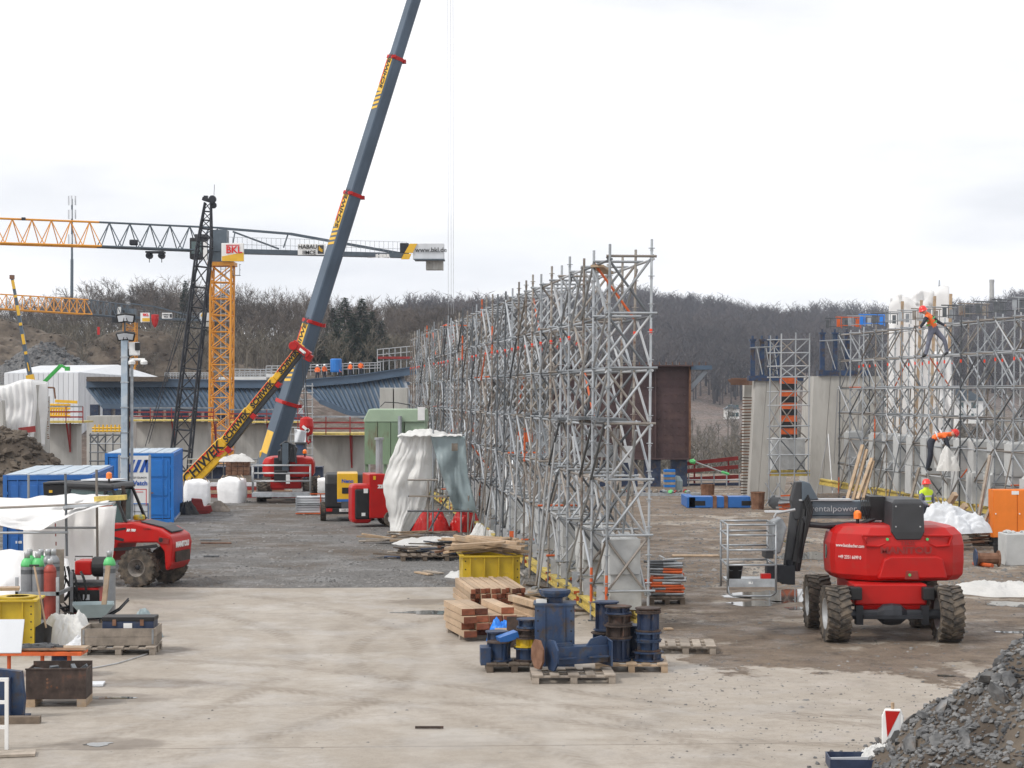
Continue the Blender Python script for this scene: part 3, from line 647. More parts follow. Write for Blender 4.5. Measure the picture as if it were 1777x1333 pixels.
for i in range(18):
    t = .45+i*2.05
    for k in range(2):
        lab = '%s concrete ballast block in the %s stack from the near end of the central scaffold' % ('upper' if k else 'lower', ORD[i])
        place_blk(BLK, mpos(t+random.gauss(0, .04), .40+random.gauss(0, .03), .36+k*.64), lab, 'ballast blocks in the central scaffold')
def beam_mesh(L_):
    b = MB(); b.bx(-.04, .04, 0, L_, 0, .05); b.bx(-.04, .04, 0, L_, .15, .2); b.bx(-.014, .014, 0.002, L_-.002, .05, .15)
    b.m = 1; b.bx(-.042, .042, -.006, .03, -.002, .052); b.bx(-.042, .042, -.006, .03, .148, .202); b.bx(-.016, .016, -.004, .03, .052, .148); return b.mesh('timber_beam', [MT['yellow_beam'], MT['orange_paint']])
BM = beam_mesh(3.9)
for i in range(13):
    for s in (.06, .62):
        o = inst(BM, 'timber_beam', None, Matrix.Translation(mpos(-.35+i*2.8+random.uniform(-.1, .1), s, .13)) @ Matrix.Rotation(rzE, 4, 'Z') @ Matrix.Diagonal((1.9, 1, 1.05, 1)))
        tag(o, '%s yellow beam of the %s pair from the near end of the central scaffold' % (('left', 'right')[s > .3], ORD[i]), 'beam', 'yellow beams under the central scaffold')

# ---- right scaffold
random.seed(5)
B0 = Vector(((1790-CX)/F*56.6, 56.6, 0)); 
L2 = [1.25, 1.75, 2.75, 3.65, 4.1, 4.6, 5.6, 6.6]
right, rpos = scaffold(B0, 13, 1.54, .76, 6.75, [.5, 1.5, 2.5, 3.45, 4.4, 5.45, 6.45], 'wide scaffold of crossed tubes on the right where two workers climb', tapes=(5.2,), xr=.8, long_x=1.0, orange=.12)
rk = []
for i in range(15):
    if random.random() < .8: rk.append((rpos(i+.2, -.4, .05), rpos(i, -.02, 2.5)))
    if random.random() < .8: rk.append((rpos(i, .2, .3), rpos(i+.7, .3, 2.6))); rk.append((rpos(i+.6, .5, 1.4), rpos(i+.1, .4, 4.4)))
tubes('raker', rk, .0245, right, ('galvanised_light', 'galvanised', 'tube_old'))
# small head frames along the top
for i in range(14):
    b = MB(); z = 6.58+.01*i; p = rpos(i+.5, .1, z)
    ex = W*.55; mt_ = MT['plastic_bag_blue'] if i == 10 else MT['orange_paint'] if i == 12 else MT[random.choice(('galvanised_dark', 'galvanised', 'tube_old'))]
    for a in (0, 1):
        q = p+ex*a*1.35-ex*.7
        b.box(q+Vector((0, 0, .2)), (.13, .03, .30), (0, 0, .1)); b.box(q+Vector((.12, 0, .2)), (.025, .03, .40))
    b.tube(p-ex*.9+Vector((0, 0, .42)), p+ex*1.0+Vector((0, 0, .40)), .02, 6); b.tube(p-ex*.7+Vector((0, 0, .1)), p+ex*.7+Vector((0, 0, .1)), .016, 6)
    rel(b.build('head_frame', mt_, right), right)
BL2 = block_mesh(.6, .62, .95)
for i in range(13):
    for k in range(2):
        if random.random() < .06: continue
        place_blk(BL2, rpos(i+.35+random.gauss(0, .05), .35+random.gauss(0, .05), .82+k*.97), '%s pale ballast block in the %s stack from the right end of the right scaffold' % ('upper' if k else 'lower', ORD[i]), 'ballast blocks in the right scaffold')
    if i % 3 == 0:
        o = inst(BM, 'timber_beam', None, Matrix.Translation(rpos(i-.1, .1, .58)) @ Matrix.Rotation(rzE, 4, 'Z') @ Matrix.Diagonal((1.9, 1.2, 1.2, 1)))
        tag(o, '%s yellow beam from the right under the blocks of the right scaffold' % ORD[i//3], 'beam', 'yellow beams in the right scaffold')
# timber props leaning on the right scaffold
for ip, (px0, py0, px1, py1, d) in enumerate(((1470, 868, 1497, 772, 68), (1480, 868, 1504, 780, 68), (1488, 866, 1513, 795, 67.5), (1497, 868, 1515, 800, 67.5))):
    b = MB(); b.bar(P(px0, py0, d), P(px1, py1, d+.6), .12, .06); tag(b.build('plank', MT['wood']), '%s from the left of four planks leaning on the right scaffold' % ORD[ip], 'plank', 'planks leaning on the right scaffold')
for px0, py0, px1, py1, d, lb_ in ((1692, 930, 1718, 790, 55.5, 'long thin pole leaning beside the orange cabinet'), (1700, 926, 1722, 872, 55.2, 'short thin pole leaning left of the orange cabinet'), (1580, 868, 1595, 812, 62, 'thin batten leaning above the worker in the yellow vest')):
    tag(MB().bar(P(px0, py0, d), P(px1, py1, d+.5), .07, .07).build('pole', MT['wood_grey']), lb_, 'pole')
for px0, py0, px1, py1, d, lb_ in ((1648, 908, 1676, 876, 55, 'squared timber propped over the grey tarp, lower one'), (1640, 886, 1658, 857, 56, 'squared timber propped over the grey tarp, upper one')):
    tag(MB().bar(P(px0, py0, d), P(px1, py1, d-.4), .14, .14).build('timber', MT['wood']), lb_, 'timber')

# loose tubes, couplers and boards lying along the foot of the central scaffold
random.seed(61)
for k in range(9):
    p = mpos(.5+k*1.7+random.uniform(0, 1), -random.uniform(.2, .75), .06); a = random.uniform(-.5, .5); v = Vector((math.sin(a-.1), math.cos(a), random.uniform(0, .12)))*random.uniform(.7, 1.7)
    o = inst(UNIT, 'loose_tube', None, alongM(p, p+v, .0245), MT[random.choice(('galvanised', 'tube_old', 'orange_paint'))]); tag(o, '%s loose tube lying at the foot of the central scaffold, counted from the near end' % ORD[k], 'tube', 'loose tubes at the foot of the central scaffold')
# ---------------------------------------------------------------- cranes
def lattice(parent, a0, a1, w0, w1, n, mt, r=.06, rb=.03, up=(0, 0, 1), h0=None, h1=None, tri=False, cap=300, style='z', zig=None):
    """square (or triangular) lattice girder from a0 to a1: chords and each brace as parts"""
    a0 = Vector(a0); a1 = Vector(a1); t = (a1-a0).normalized(); u = Vector(up); s = t.cross(u).normalized(); v = s.cross(t).normalized()
    h0 = w0 if h0 is None else h0; h1 = w1 if h1 is None else h1
    cs = ((-1, -1), (1, -1), (0, 1)) if tri else ((-1, -1), (1, -1), (1, 1), (-1, 1))
    def c(f, k): return a0.lerp(a1, f)+s*cs[k][0]*(w0+(w1-w0)*f)/2+v*cs[k][1]*(h0+(h1-h0)*f)/2
    m = len(cs); ch = [(c(0, k), c(1, k)) for k in range(m)]
    tubes('chord', ch, r, parent, (mt,))
    br = []
    for i in range(n):
        f0, f1, fm = i/n, (i+1)/n, (i+.5)/n
        for k in range(m):
            l = (k+1) % m
            if tri:
                if k == 0: br += [(c(f0, 0), c(f1, 1))]
                else: e_ = 1 if k == 1 else 0; br += [(c(f0, e_), c(fm, 2)), (c(fm, 2), c(f1, e_))]
            elif style == 'x': br += [(c(f0, k), c(f1, l)), (c(f0, l), c(f1, k))]
            elif style == 'v': br += [(c(f0, k), c(fm, l)), (c(fm, l), c(f1, k))]
            else: br.append((c(f0, k), c(f1, l)) if i % 2 else (c(f0, l), c(f1, k)))
            if style != 'v' and not tri: br.append((c(f0, k), c(f0, l)))
    tubes('brace', br, rb, parent, (mt,), cap=cap)
def wbox(parent, name, c, d, mt, e=(0, 0, 0), bevel=0):
    return rel(MB().box(c, d, e).build(name, mt if not isinstance(mt, str) else MT[mt], parent, bevel=bevel), parent)
def wtext(parent, s, size, mt, px, py, d, rz=0, bold=0, sx=1, extra=None, name='lettering'):
    p = P(px, py, d); o = text(s, size, MT[mt], parent, at(p.x, p.y, p.z, rz, extra), name, bold=bold, sx=sx, ext=.01); return rel(o, parent)
# --- orange tower crane
D = 180.0; mpp = D/F
tb = P(386, 800, D); tb.z = tz(tb.x, D)
tc1 = thing('tower_crane', 'orange tower crane with long jib reaching off to the left', 'tower crane', tb)
tt = P(386, 462, D)
tubes('x', [], 1, tc1)
lattice(tc1, (tb.x-.2, D, tb.z), (tt.x, D, tt.z), 1.85, 1.85, 17, 'crane_orange', .11, .055, (0, 1, 0), style='x', cap=150)
b = MB()                                                # ladder inside the mast
for z in np.arange(tb.z, tt.z, .5): b.bar((tt.x-.1, D-.3, z), (tt.x+.35, D-.3, z), .05, .05)
for x in (-.1, .35): b.bar((tt.x+x, D-.3, tb.z), (tt.x+x, D-.3, tt.z), .07, .07)
rel(b.build('ladder', MT['galvanised_light'], tc1), tc1)
for pyy in (557, 620, 645): wbox(tc1, 'landing', P(386, pyy, D), (1.5, 1.4, .12), 'galvanised')
wbox(tc1, 'mast_cap', P(386, 459, D), (2.4, 2.2, .35), 'crane_orange')
wbox(tc1, 'slewing_ring', P(384, 452, D), (2.0, 2.0, .5), 'crane_grey')
wbox(tc1, 'turntable', P(381, 425, D), (1.5, 1.6, 2.6), 'crane_grey')
cabn = wbox(tc1, 'machine_panel', P(404, 438, D-1.2), (1.98, .5, 1.62), 'white_paint', bevel=.04)
b = MB(); p0 = P(404, 446, D-1.47); b.ext([(p0.x-.98, p0.z-.38), (p0.x+.98, p0.z-.38), (p0.x+.98, p0.z+.42), (p0.x-.98, p0.z+.05)], p0.y, p0.y+.015); rel(b.build('yellow_stripe', MT['yellow_paint'], tc1), tc1)
wtext(tc1, 'BKL', .85, 'red_text', 406, 434, D-1.5, bold=.02); wbox(tc1, 'logo_bar', P(404, 425.5, D-1.48), (1.2, .02, .07), 'red_text'); wbox(tc1, 'logo_bar', P(393.5, 433, D-1.48), (.07, .02, .75), 'red_text')
cab = wbox(tc1, 'cab', P(345, 432, D-1.0), (1.4, 1.6, 1.9), 'black', bevel=.08); wbox(tc1, 'cab_window', P(341, 430, D-1.85), (.9, .06, 1.1), 'glass'); wbox(tc1, 'cab_frame', P(356, 436, D-1.84), (.35, .08, 1.7), 'white_paint')
wbox(tc1, 'cab_roof_unit', P(350, 412, D-1), (1.1, 1.0, .5), 'charcoal')
# jib
jA, jM, jB = P(380, 416, D), P(172, 407, 175), P(-30, 400, 170)
lattice(tc1, jA+Vector((0, 0, 0)), jM, 1.5, 1.5, 6, 'crane_grey', .09, .05, h0=2.15, h1=2.15, tri=True, style='v')
lattice(tc1, jM, jB, 1.5, 1.5, 6, 'crane_orange', .09, .045, h0=2.15, h1=2.15, tri=True, style='v')
b = MB(); q = P(270, 438, 177.6)
for x in (-.55, .55): b.box(q+Vector((x, 0, -.1)), (.3, 1.2, .35)); b.tube(q+Vector((x, -.3, -.3)), q+Vector((x, .3, -.3)), .3, 10); b.bar(q+Vector((x, 0, -.3)), q+Vector((x, 0, -.9)), .06, .06)
b.box(q, (1.6, 1.3, .15)); rel(b.build('trolley', MT['black_steel'], tc1), tc1)
wbox(tc1, 'trolley_winch', P(232, 421, 176), (.7, .6, .5), 'black_steel', bevel=.1); wbox(tc1, 'jib_lamp', P(41, 380, 171.5), (.3, .3, .25), 'black_steel')
# counter jib
kA, kB = P(388, 436, D), P(706, 444, 187)
b = MB(); b.bar(kA, kB, 1.1, .42); rel(b.build('counter_jib', MT['crane_grey'], tc1), tc1)
b = MB(); b.bar(P(380, 396, D), P(504, 406, 182.5), .16, .22); b.bar(P(504, 406, 182.5), P(700, 441, 187), .2, .24); b.bar(P(500, 406, 182.5), P(492, 430, 182.5), .1, .12); b.bar(P(404, 402, D), P(484, 432, 182), .12, .14); b.bar(P(376, 398, D), P(392, 428, D), .2, .25); b.bar(P(408, 402, D), P(404, 424, D), .1, .1)
rel(b.build('tie_bar', MT['crane_grey'], tc1), tc1)
b = MB()
for i in range(40):
    f = i/39; p = kA.lerp(kB, f)+Vector((0, -.5, .2)); b.bar(p, p+Vector((0, 0, 1.05)), .03, .03)
for z in (.6, 1.25): b.bar(kA+Vector((0, -.5, z)), kB+Vector((0, -.5, z)), .03, .03)
rel(b.build('handrail', MT['galvanised'], tc1), tc1)
sg = wbox(tc1, 'sign_board', P(541, 433, 182.0), (2.55, .08, 1.0), 'white_paint')
wtext(tc1, 'HABAU', .52, 'black', 534, 428.5, 181.9, bold=.01); wtext(tc1, '⋮⋮⋮ MCE'.replace('⋮⋮⋮ ', ''), .48, 'black', 539, 438.5, 181.9, bold=.01)
b = MB(); q = P(528, 438, 181.94)
for i in range(3):
    for j in range(3): b.box(q+Vector((i*.12-.12, 0, j*.12-.12)), (.08, .02, .08))
rel(b.build('logo_dots', MT['charcoal'], tc1), tc1)
wbox(tc1, 'logo_square', P(556.5, 433, 181.94), (.55, .03, .78), 'charcoal'); b = MB(); q = P(556.5, 433, 181.9)
for dx in (-.12, 0, .12): b.tube(q+Vector((dx, .0, .15-dx)), q+Vector((dx, 0, -.18-dx*.5)), .05, 8)
rel(b.build('logo_mark', MT['yellow_paint'], tc1), tc1)
wtext(tc1, 'LIEBHERR', .42, 'white_paint', 657, 444.5, 185.2, bold=.035, sx=1.15)
bal = wbox(tc1, 'ballast_box', P(744, 437, 187), (2.9, 1.6, 1.45), 'panel_white', bevel=.03)
b = MB(); q = P(700, 452, 186.15)
z_ = lambda y: P(0, y, 186.15).z; x_ = lambda x: P(x, 0, 186.15).x
b.ext([(x_(702), z_(439)), (x_(716), z_(439)), (x_(724), z_(423)), (x_(711), z_(423))], 186.1, 186.3); b.ext([(x_(696), z_(450)), (x_(710), z_(450)), (x_(714), z_(440.5)), (x_(701), z_(440.5))], 186.1, 186.3)
rel(b.build('ballast_stripe', MT['yellow_paint'], tc1), tc1)
wbox(tc1, 'winch', P(702, 431, 186.8), (.8, 1.2, .9), 'black_steel'); wbox(tc1, 'ballast_trim', P(746, 451.6, 186.6), (2.8, 1.9, .12), 'crane_grey')
wtext(tc1, 'www.bkl.de', .62, 'charcoal', 748, 434, 186.1, bold=.008)
for i in range(5): wbox(tc1, 'counterweight', P(742.5+i*6, 461, 187), (.31, 1.2, .85), 'concrete')
wbox(tc1, 'basket', P(411, 478, D), (.5, .5, .06), 'galvanised'); b = MB()
for x in (-.3, .3):
    for z in (0, .5, 1.0): b.bar(P(411, 478, D)+Vector((x, -.3, z)), P(411, 478, D)+Vector((x, .3, z)), .05, .05)
    b.bar(P(411, 478, D)+Vector((x, -.3, 0)), P(411, 478, D)+Vector((x, -.3, 1)), .05, .05)
rel(b.build('basket_rail', MT['galvanised'], tc1), tc1)
# --- smaller far tower crane
D2 = 290.0; t2 = P(226, 800, D2); t2.z = tz(t2.x, D2)-.5
tc2 = thing('tower_crane', 'smaller yellow tower crane behind the light mast', 'tower crane', t2)
lattice(tc2, t2, P(226, 560, D2), 1.7, 1.7, 9, 'crane_orange', .10, .04, (0, 1, 0), style='x', cap=60)
wbox(tc2, 'turntable', P(222, 548, D2), (2.2, 1.6, 2.0), 'crane_grey'); wbox(tc2, 'cab', P(206, 549, D2-1), (1.7, 1.6, 1.9), 'black', bevel=.1); wbox(tc2, 'cab_frame', P(207, 540, D2-1.9), (.5, .1, 1.2), 'white_paint')
lattice(tc2, P(226, 541, D2), P(153, 533, 283), 1.7, 1.7, 7, 'crane_grey', .08, .05, h0=1.9, h1=2.1, tri=True, style='v')
lattice(tc2, P(153, 533, 283), P(-25, 522, 268), 1.7, 1.7, 13, 'crane_orange', .09, .055, h0=2.1, h1=2.0, tri=True, style='v')
b = MB(); b.bar(P(228, 551, D2), P(350, 556, 298), 1.0, .35); b.bar(P(226, 527, D2), P(268, 532, 292), .14, .18); b.bar(P(268, 532, 292), P(345, 552, 298), .15, .2); b.bar(P(268, 532, 292), P(264, 550, 292), .1, .1); b.bar(P(245, 530, 291), P(262, 551, 292), .1, .1)
rel(b.build('counter_jib', MT['crane_grey'], tc2), tc2)
b = MB()
for i in range(24): p = P(228+i*5, 551+i*.2, D2+i*.33); b.bar(p, p+Vector((0, 0, 1.1)), .04, .04)
b.bar(P(228, 538, D2), P(348, 543, 298), .04, .04); rel(b.build('handrail', MT['galvanised'], tc2), tc2)
wbox(tc2, 'machine_panel', P(252, 551, D2-1), (1.3, .4, 1.35), 'white_paint'); wbox(tc2, 'yellow_stripe', P(253.5, 555, D2-1.23), (1.1, .05, .5), 'yellow_paint'); wtext(tc2, 'BKL', .5, 'red_text', 253, 546.5, D2-1.25, bold=.02)
wbox(tc2, 'sign_board', P(290, 548, 292), (1.5, .1, .85), 'white_paint'); wtext(tc2, 'HABAU', .3, 'black', 288, 546, 291.9, bold=.01); wtext(tc2, 'MCE', .3, 'black', 288, 550, 291.9, bold=.01); wbox(tc2, 'logo_mark', P(296.5, 548, 291.9), (.3, .05, .55), 'charcoal')
wbox(tc2, 'ballast_box', P(357, 550, 298), (1.6, 1.4, 1.2), 'panel_white'); wbox(tc2, 'ballast_stripe', P(352, 546, 297.2), (.4, .05, .7), 'yellow_paint', (0, .5, 0)); wbox(tc2, 'counterweight', P(358, 563, 298), (1.5, 1.2, .7), 'concrete')
tag(MB().lathe([(.05, -.9), (.35, -.5), (.55, .4), (.55, 1.0), (.1, 1.05)], 10, P(269, 558, 288)).build('crane_hook', MT['red_paint']), 'red hook block with white stripes hanging below the far tower crane', 'crane hook')
o = tag(MB().bx(-.02, .02, -.02, .02, 0, 1).build('warning_flag', MT['red_paint']), 'small red and white marker hanging below the yellow jib', 'marker'); o.location = P(171, 581, 280); o.scale = (9, 2, 1.1)
# --- black lattice boom of a crawler crane
D3 = 150.0
r3 = P(296, 800, D3); r3.z = tz(r3.x, D3)
cc = thing('crawler_crane', 'black lattice boom of a crawler crane leaning right in front of the orange mast', 'crane', r3)
lattice(cc, (r3.x-.2, D3, r3.z), P(355, 428, D3), 1.55, 1.05, 16, 'black_steel', .085, .045, (0, 1, 0), style='z')
lattice(cc, P(355, 428, D3), P(361, 352, D3), 1.05, .45, 5, 'black_steel', .07, .035, (0, 1, 0), style='z')
b = MB(); q = P(362, 348, D3); b.box(q, (.9, .7, .25), (0, .3, 0)); b.tube(q+Vector((.3, -.2, .1)), q+Vector((.3, .2, .1)), .28, 10); b.tube(q+Vector((.35, -.2, -.35)), q+Vector((.35, .2, -.35)), .25, 10); b.tube(q+Vector((.4, 0, .2)), q+Vector((.45, 0, 1.2)), .02, 5); b.box(q+Vector((-.2, 0, .2)), (.3, .4, .3)); rel(b.build('boom_head', MT['black_steel'], cc), cc)
b = MB(); b.tube(P(353, 430, D3+1), P(258, 770, D3-2), .03, 5); b.tube(P(345, 445, D3+1), P(252, 775, D3-2), .03, 5); b.tube(P(322, 560, D3), P(275, 690, D3-1), .03, 5); rel(b.build('pendant_rope', MT['black_steel'], cc), cc)
# --- big telescopic boom
D4 = 100.0
def boom_pt(y): return P(470+(800-y)*.3125, y, D4)
mc = thing('mobile_crane', 'towering dark grey telescopic crane boom with yellow stripes and red collars', 'mobile crane', (P(463, 800, D4).x, D4, 0))
def boom_ring(c, s, v, w, h): # rounded: narrow striped side to the left, round belly to the right
    pts = [(-.5, -.5), (-.5, .5), (-.42, .56), (.0, .56), (.3, .45), (.46, .2), (.5, 0), (.46, -.2), (.3, -.45), (0, -.56), (-.42, -.56)]
    return [c+s*x*w+v*y*h for x, y in pts]
tdir = (boom_pt(0)-boom_pt(800)).normalized(); rot_ = Matrix.Rotation(R(33), 3, tdir)
sB = rot_ @ Vector((tdir.z, 0, -tdir.x)); vB = tdir.cross(sB)
secs = [(830, 700, 1.02), (702, 560, .90), (562, 338, .82), (342, 102, .73), (104, -90, .62)]
for y0, y1, w in secs:
    b = MB(); b.loft([boom_ring(boom_pt(y0), sB, vB, w, w*.85), boom_ring(boom_pt(y1), sB, vB, w*.985, w*.84)]); rel(b.build('boom_section', MT['boom_grey'], mc, smooth=False), mc)
for (y0, y1, w) in secs[:-1]:                            # red collars at section ends
    b = MB(); c = boom_pt(y1); b.loft([boom_ring(c-tdir*.1, sB, vB, w*1.06, w*.92), boom_ring(c+tdir*.08, sB, vB, w*1.06, w*.92)]); b.box(c+sB*w*.62, (.22, .3, .18)); b.box(c-sB*w*.5-vB*w*.5, (.2, .2, .14)); rel(b.build('collar', MT['red_paint'], mc), mc)
def on_boom(y, w, off, z=0, side=-1, lat=0): return boom_pt(y)+sB*side*(w*.5+off)+vB*lat
Mb = Matrix((tdir, vB, -sB)).transposed().to_4x4()   # text frame on the striped side: x up the boom
def stripe(y0, y1, w, slashes=True):
    b = MB(); a, c = on_boom(y0, w, .006), on_boom(y1, w, .006); hw = w*.36
    b.add([a+vB*hw, a-vB*hw, c-vB*hw, c+vB*hw, a+vB*hw-sB*.01, a-vB*hw-sB*.01, c-vB*hw-sB*.01, c+vB*hw-sB*.01], [(0,1,2,3),(4,5,6,7),(0,1,5,4),(1,2,6,5),(2,3,7,6),(3,0,4,7)])
    if slashes:
        for k in range(1, 5):
            a2 = on_boom(y0+k*8, w, .006); dd = tdir*.22
            b.add([a2+vB*hw, a2-vB*hw+dd*.5, a2-vB*hw+dd*1.1, a2+vB*hw+dd*.6, a2+vB*hw-sB*.01, a2-vB*hw+dd*.5-sB*.01, a2-vB*hw+dd*1.1-sB*.01, a2+vB*hw+dd*.6-sB*.01], [(0,1,2,3),(4,5,6,7),(0,1,5,4),(1,2,6,5),(2,3,7,6),(3,0,4,7)])
    o = b.build('yellow_stripe', MT['yellow_paint'], mc); return rel(o, mc)
for y0, y1, w, ty in ((162, 106, .72, 128), (398, 342, .81, 366), (635, 566, .89, 592), (790, 752, 1.0, None)):
    s_ = stripe(y0, y1, w, ty is not None)
    if ty:
        c = on_boom(ty, w, .03, lat=-w*.05); o = text('SCHIWEK', w*.58, MT['black'], mc, Matrix.Translation(c) @ Mb, ext=.006, bold=.012, shear=.2); rel(o, mc)
        b = MB(); a = on_boom(ty+22, w, .02, lat=w*.3); c2 = on_boom(ty-20, w, .02, lat=w*.3); b.bar(a, c2, .06, .02, up=sB); rel(b.build('red_line', MT['red_text'], mc), mc)
b = MB(); b.box((P(478, 812, D4).x, D4+.9, .7), (1.6, 2.0, 1.3)); rel(b.build('superstructure', MT['yellow_paint'], mc, bevel=.1), mc)
# hoist ropes and hook
for px in (777, 781, 786): pass
b = MB()
for px in (778, 783, 787): b.tube(P(px, 545, 101), P(px-1, -60, 101), .012, 4)
tag(b.build('hoist_rope', MT['galvanised_light']), 'thin steel hoist ropes hanging from the sky right of the crane boom', 'rope')
# --- lower yellow boom of a second mobile crane
D5 = 96.0
r5 = P(335, 835, D5); m5 = thing('mobile_crane', 'yellow telescopic crane boom with black underside rising right behind the white bags', 'mobile crane', (r5.x, D5, 0))
ax = [(322, 842), (392, 770), (436, 714), (480, 660), (527, 600)]; wid = [30, 24, 21, 18]
for i in range(4):
    a, c = P(*ax[i], D5), P(*ax[i+1], D5); t5 = (c-a).normalized(); n5 = Vector((-t5.z, 0, t5.x)); w = wid[i]/F*D5; bdp = .75-.09*i
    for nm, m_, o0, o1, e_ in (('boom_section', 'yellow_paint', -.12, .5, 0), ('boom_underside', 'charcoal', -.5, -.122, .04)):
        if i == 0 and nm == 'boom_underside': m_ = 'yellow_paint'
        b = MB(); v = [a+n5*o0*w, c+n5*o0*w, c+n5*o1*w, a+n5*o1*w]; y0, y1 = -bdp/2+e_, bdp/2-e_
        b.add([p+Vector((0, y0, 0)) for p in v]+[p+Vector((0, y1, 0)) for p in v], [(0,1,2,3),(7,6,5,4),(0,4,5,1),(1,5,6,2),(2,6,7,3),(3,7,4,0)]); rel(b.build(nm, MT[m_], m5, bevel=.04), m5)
    if i < 3:
        b = MB(); b.bar(c-n5*w*.55-t5*.1, c-n5*w*.2-t5*.1, .25, .75, up=(0, 1, 0)); rel(b.build('collar', MT['red_paint'], m5), m5)
    Mt = Matrix((t5, n5, Vector((0, -1, 0)))).transposed().to_4x4(); mid = a.lerp(c, .5 if i else .44)+n5*w*.14
    o = text('SCHIWEK', w*(.62 if i else .78), MT['black'], m5, Matrix.Translation(mid+Vector((0, -bdp/2-.02, 0))) @ Mt, bold=.015, shear=.15, ext=.006); rel(o, m5)
    b = MB(); b.bar(a.lerp(c, .15)+n5*w*.42+Vector((0, -bdp/2-.006, 0)), a.lerp(c, .85)+n5*w*.42+Vector((0, -bdp/2-.006, 0)), .012, w*.1, up=n5); rel(b.build('red_line', MT['red_text'], m5), m5)
    if i == 0:
        for k in range(3):
            q = a.lerp(c, .80+k*.05)+Vector((0, -bdp/2-.008, 0)); b = MB(); b.bar(q+n5*w*.25, q-n5*w*.05-t5*.18, .01, .07, up=t5); b.bar(q-n5*w*.05-t5*.18, q-n5*w*.3, .01, .07, up=t5); rel(b.build('chevron', MT['red_text'], m5), m5)
q = P(523, 606, D5); b = MB(); b.box(q, (1.0, .9, .34), (0, R(38), 0)); b.tube(q+Vector((-.35, -.5, .15)), q+Vector((-.35, .5, .15)), .22, 10); b.box(q+Vector((.35, 0, -.4)), (.35, .7, .35), (0, .5, 0)); rel(b.build('boom_head', MT['red_paint'], m5, bevel=.03), m5)
rel(MB().box(q+Vector((.1, -.47, -.1)), (.35, .02, .12), (0, R(38), 0)).build('head_stripe', MT['white_paint'], m5), m5)
# --- thin distant crane boom and green boom
r6 = P(56, 670, 240); m6 = thing('distant_crane_boom', 'thin yellow and grey crane boom far off at the left edge', 'crane boom', r6)
pts6 = [(56, 668), (47, 625), (38, 575), (29, 525), (21, 482)]
for i in range(4):
    b = MB(); b.bar(P(*pts6[i], 240), P(*pts6[i+1], 240), .5-.06*i, .5-.06*i); rel(b.build('boom_section', MT['boom_grey'], m6), m6)
    a, c = P(*pts6[i], 239.7), P(*pts6[i+1], 239.7); b = MB(); b.bar(a.lerp(c, .55), a.lerp(c, .9), .36, .1); b.bar(a.lerp(c, .2), a.lerp(c, .3), .36, .1); rel(b.build('yellow_stripe', MT['yellow_paint'], m6), m6)
rel(MB().box(P(54, 662, 239.6), (.9, .6, 1.6), (0, -.2, 0)).build('boom_foot', MT['yellow_paint'], m6), m6); rel(MB().box(P(21, 481, 240), (.5, .5, .5)).build('boom_head', MT['rust'], m6), m6)
MTg = mat('lift_green', (.04, .38, .06), .4)
b = MB(); b.bar(P(68, 672, 170), P(106, 634, 170), .22, .3); b.bar(P(106, 634, 170), P(117, 640, 170), .18, .2); b.box(P(117, 640, 170), (.35, .5, .35)); b.bar(P(68, 672, 170), P(66, 720, 170), .3, .4); tag(b.build('lift_boom', MT['lift_green']), 'green lift boom raised in front of the white hall', 'lift boom')
# --- telecom mast, chimney, pylon
rM = P(124, 520, 560); rM.z = tz(rM.x, 560); tm = thing('telecom_mast', 'tall grey radio mast with antennas rising over the wood at left', 'radio mast', rM)
rel(MB().tube(rM, P(125, 450, 560), .5, 10, .42).build('pole', MT['crane_grey'], tm), tm); rel(MB().tube(P(125, 450, 560), P(125, 345, 560), .32, 8, .25).build('upper_pole', MT['crane_grey'], tm), tm)
for py in (348, 372, 415):
    for a in (-1, 0, 1): rel(MB().box(P(125, py, 560)+Vector((a*.95, -.5+abs(a)*.6, 0)), (.35, .3, 2.6)).build('antenna', MT['panel_white'], tm), tm)
o = tag(MB().lathe([(1.9, 0), (1.7, 40), (1.9, 40.2), (1.9, 42)], 14).build('chimney', MT['concrete']), 'pale round chimney on the far hilltop at right', 'chimney'); o.location = P(1721, 514, 1450)-Vector((0, 0, 30))
py_ = thing('power_pylon', 'thin lattice pylon on the far hill behind the right scaffold', 'pylon', P(1630, 530, 1380)-Vector((0, 0, 8)))
lattice(py_, P(1630, 540, 1380), P(1630, 486, 1380), 3.0, .3, 8, 'galvanised', .16, .1, (0, 1, 0), cap=8)
# ---------------------------------------------------------------- white hall, mounds, abutments, bridge
b = MB(); DH = 250
hall = thing('hall', 'long white metal hall with shallow roof in front of the earth bank at left', 'hall', (P(80, 700, DH).x, DH, tz(P(80, 700, DH).x, DH)))
zb = tz(P(80, 700, DH).x, DH)-3
def wall_panels(pa, pb, ztop_a, ztop_b, n, mt):
    for i in range(n):
        f0, f1 = i/n+.04/n, (i+1)/n-.04/n; a, c = pa.lerp(pb, f0), pa.lerp(pb, f1); t0, t1 = ztop_a+(ztop_b-ztop_a)*f0, ztop_a+(ztop_b-ztop_a)*f1
        b = MB(); dn = Vector((pb.y-pa.y, -(pb.x-pa.x), 0)).normalized()*.12; v = [(a.x, a.y, zb), (c.x, c.y, zb), (c.x, c.y, t1), (a.x, a.y, t0)]
        b.add([Vector(p)+dn for p in v]+[Vector(p)-dn for p in v], [(0,1,2,3),(7,6,5,4),(0,4,5,1),(1,5,6,2),(2,6,7,3),(3,7,4,0)]); rel(b.build('wall_panel', mt, hall), hall)
pA, pB, pC = P(8, 648, DH), P(137, 647, DH-4), P(281, 657, DH+26)
wall_panels(pA, pB, pA.z, pB.z, 15, MT['panel_white']); wall_panels(pB, pC, pB.z, pC.z, 18, MT['panel_white'])
rid0, rid1 = P(70, 635.5, DH+12), P(205, 634, DH+20)
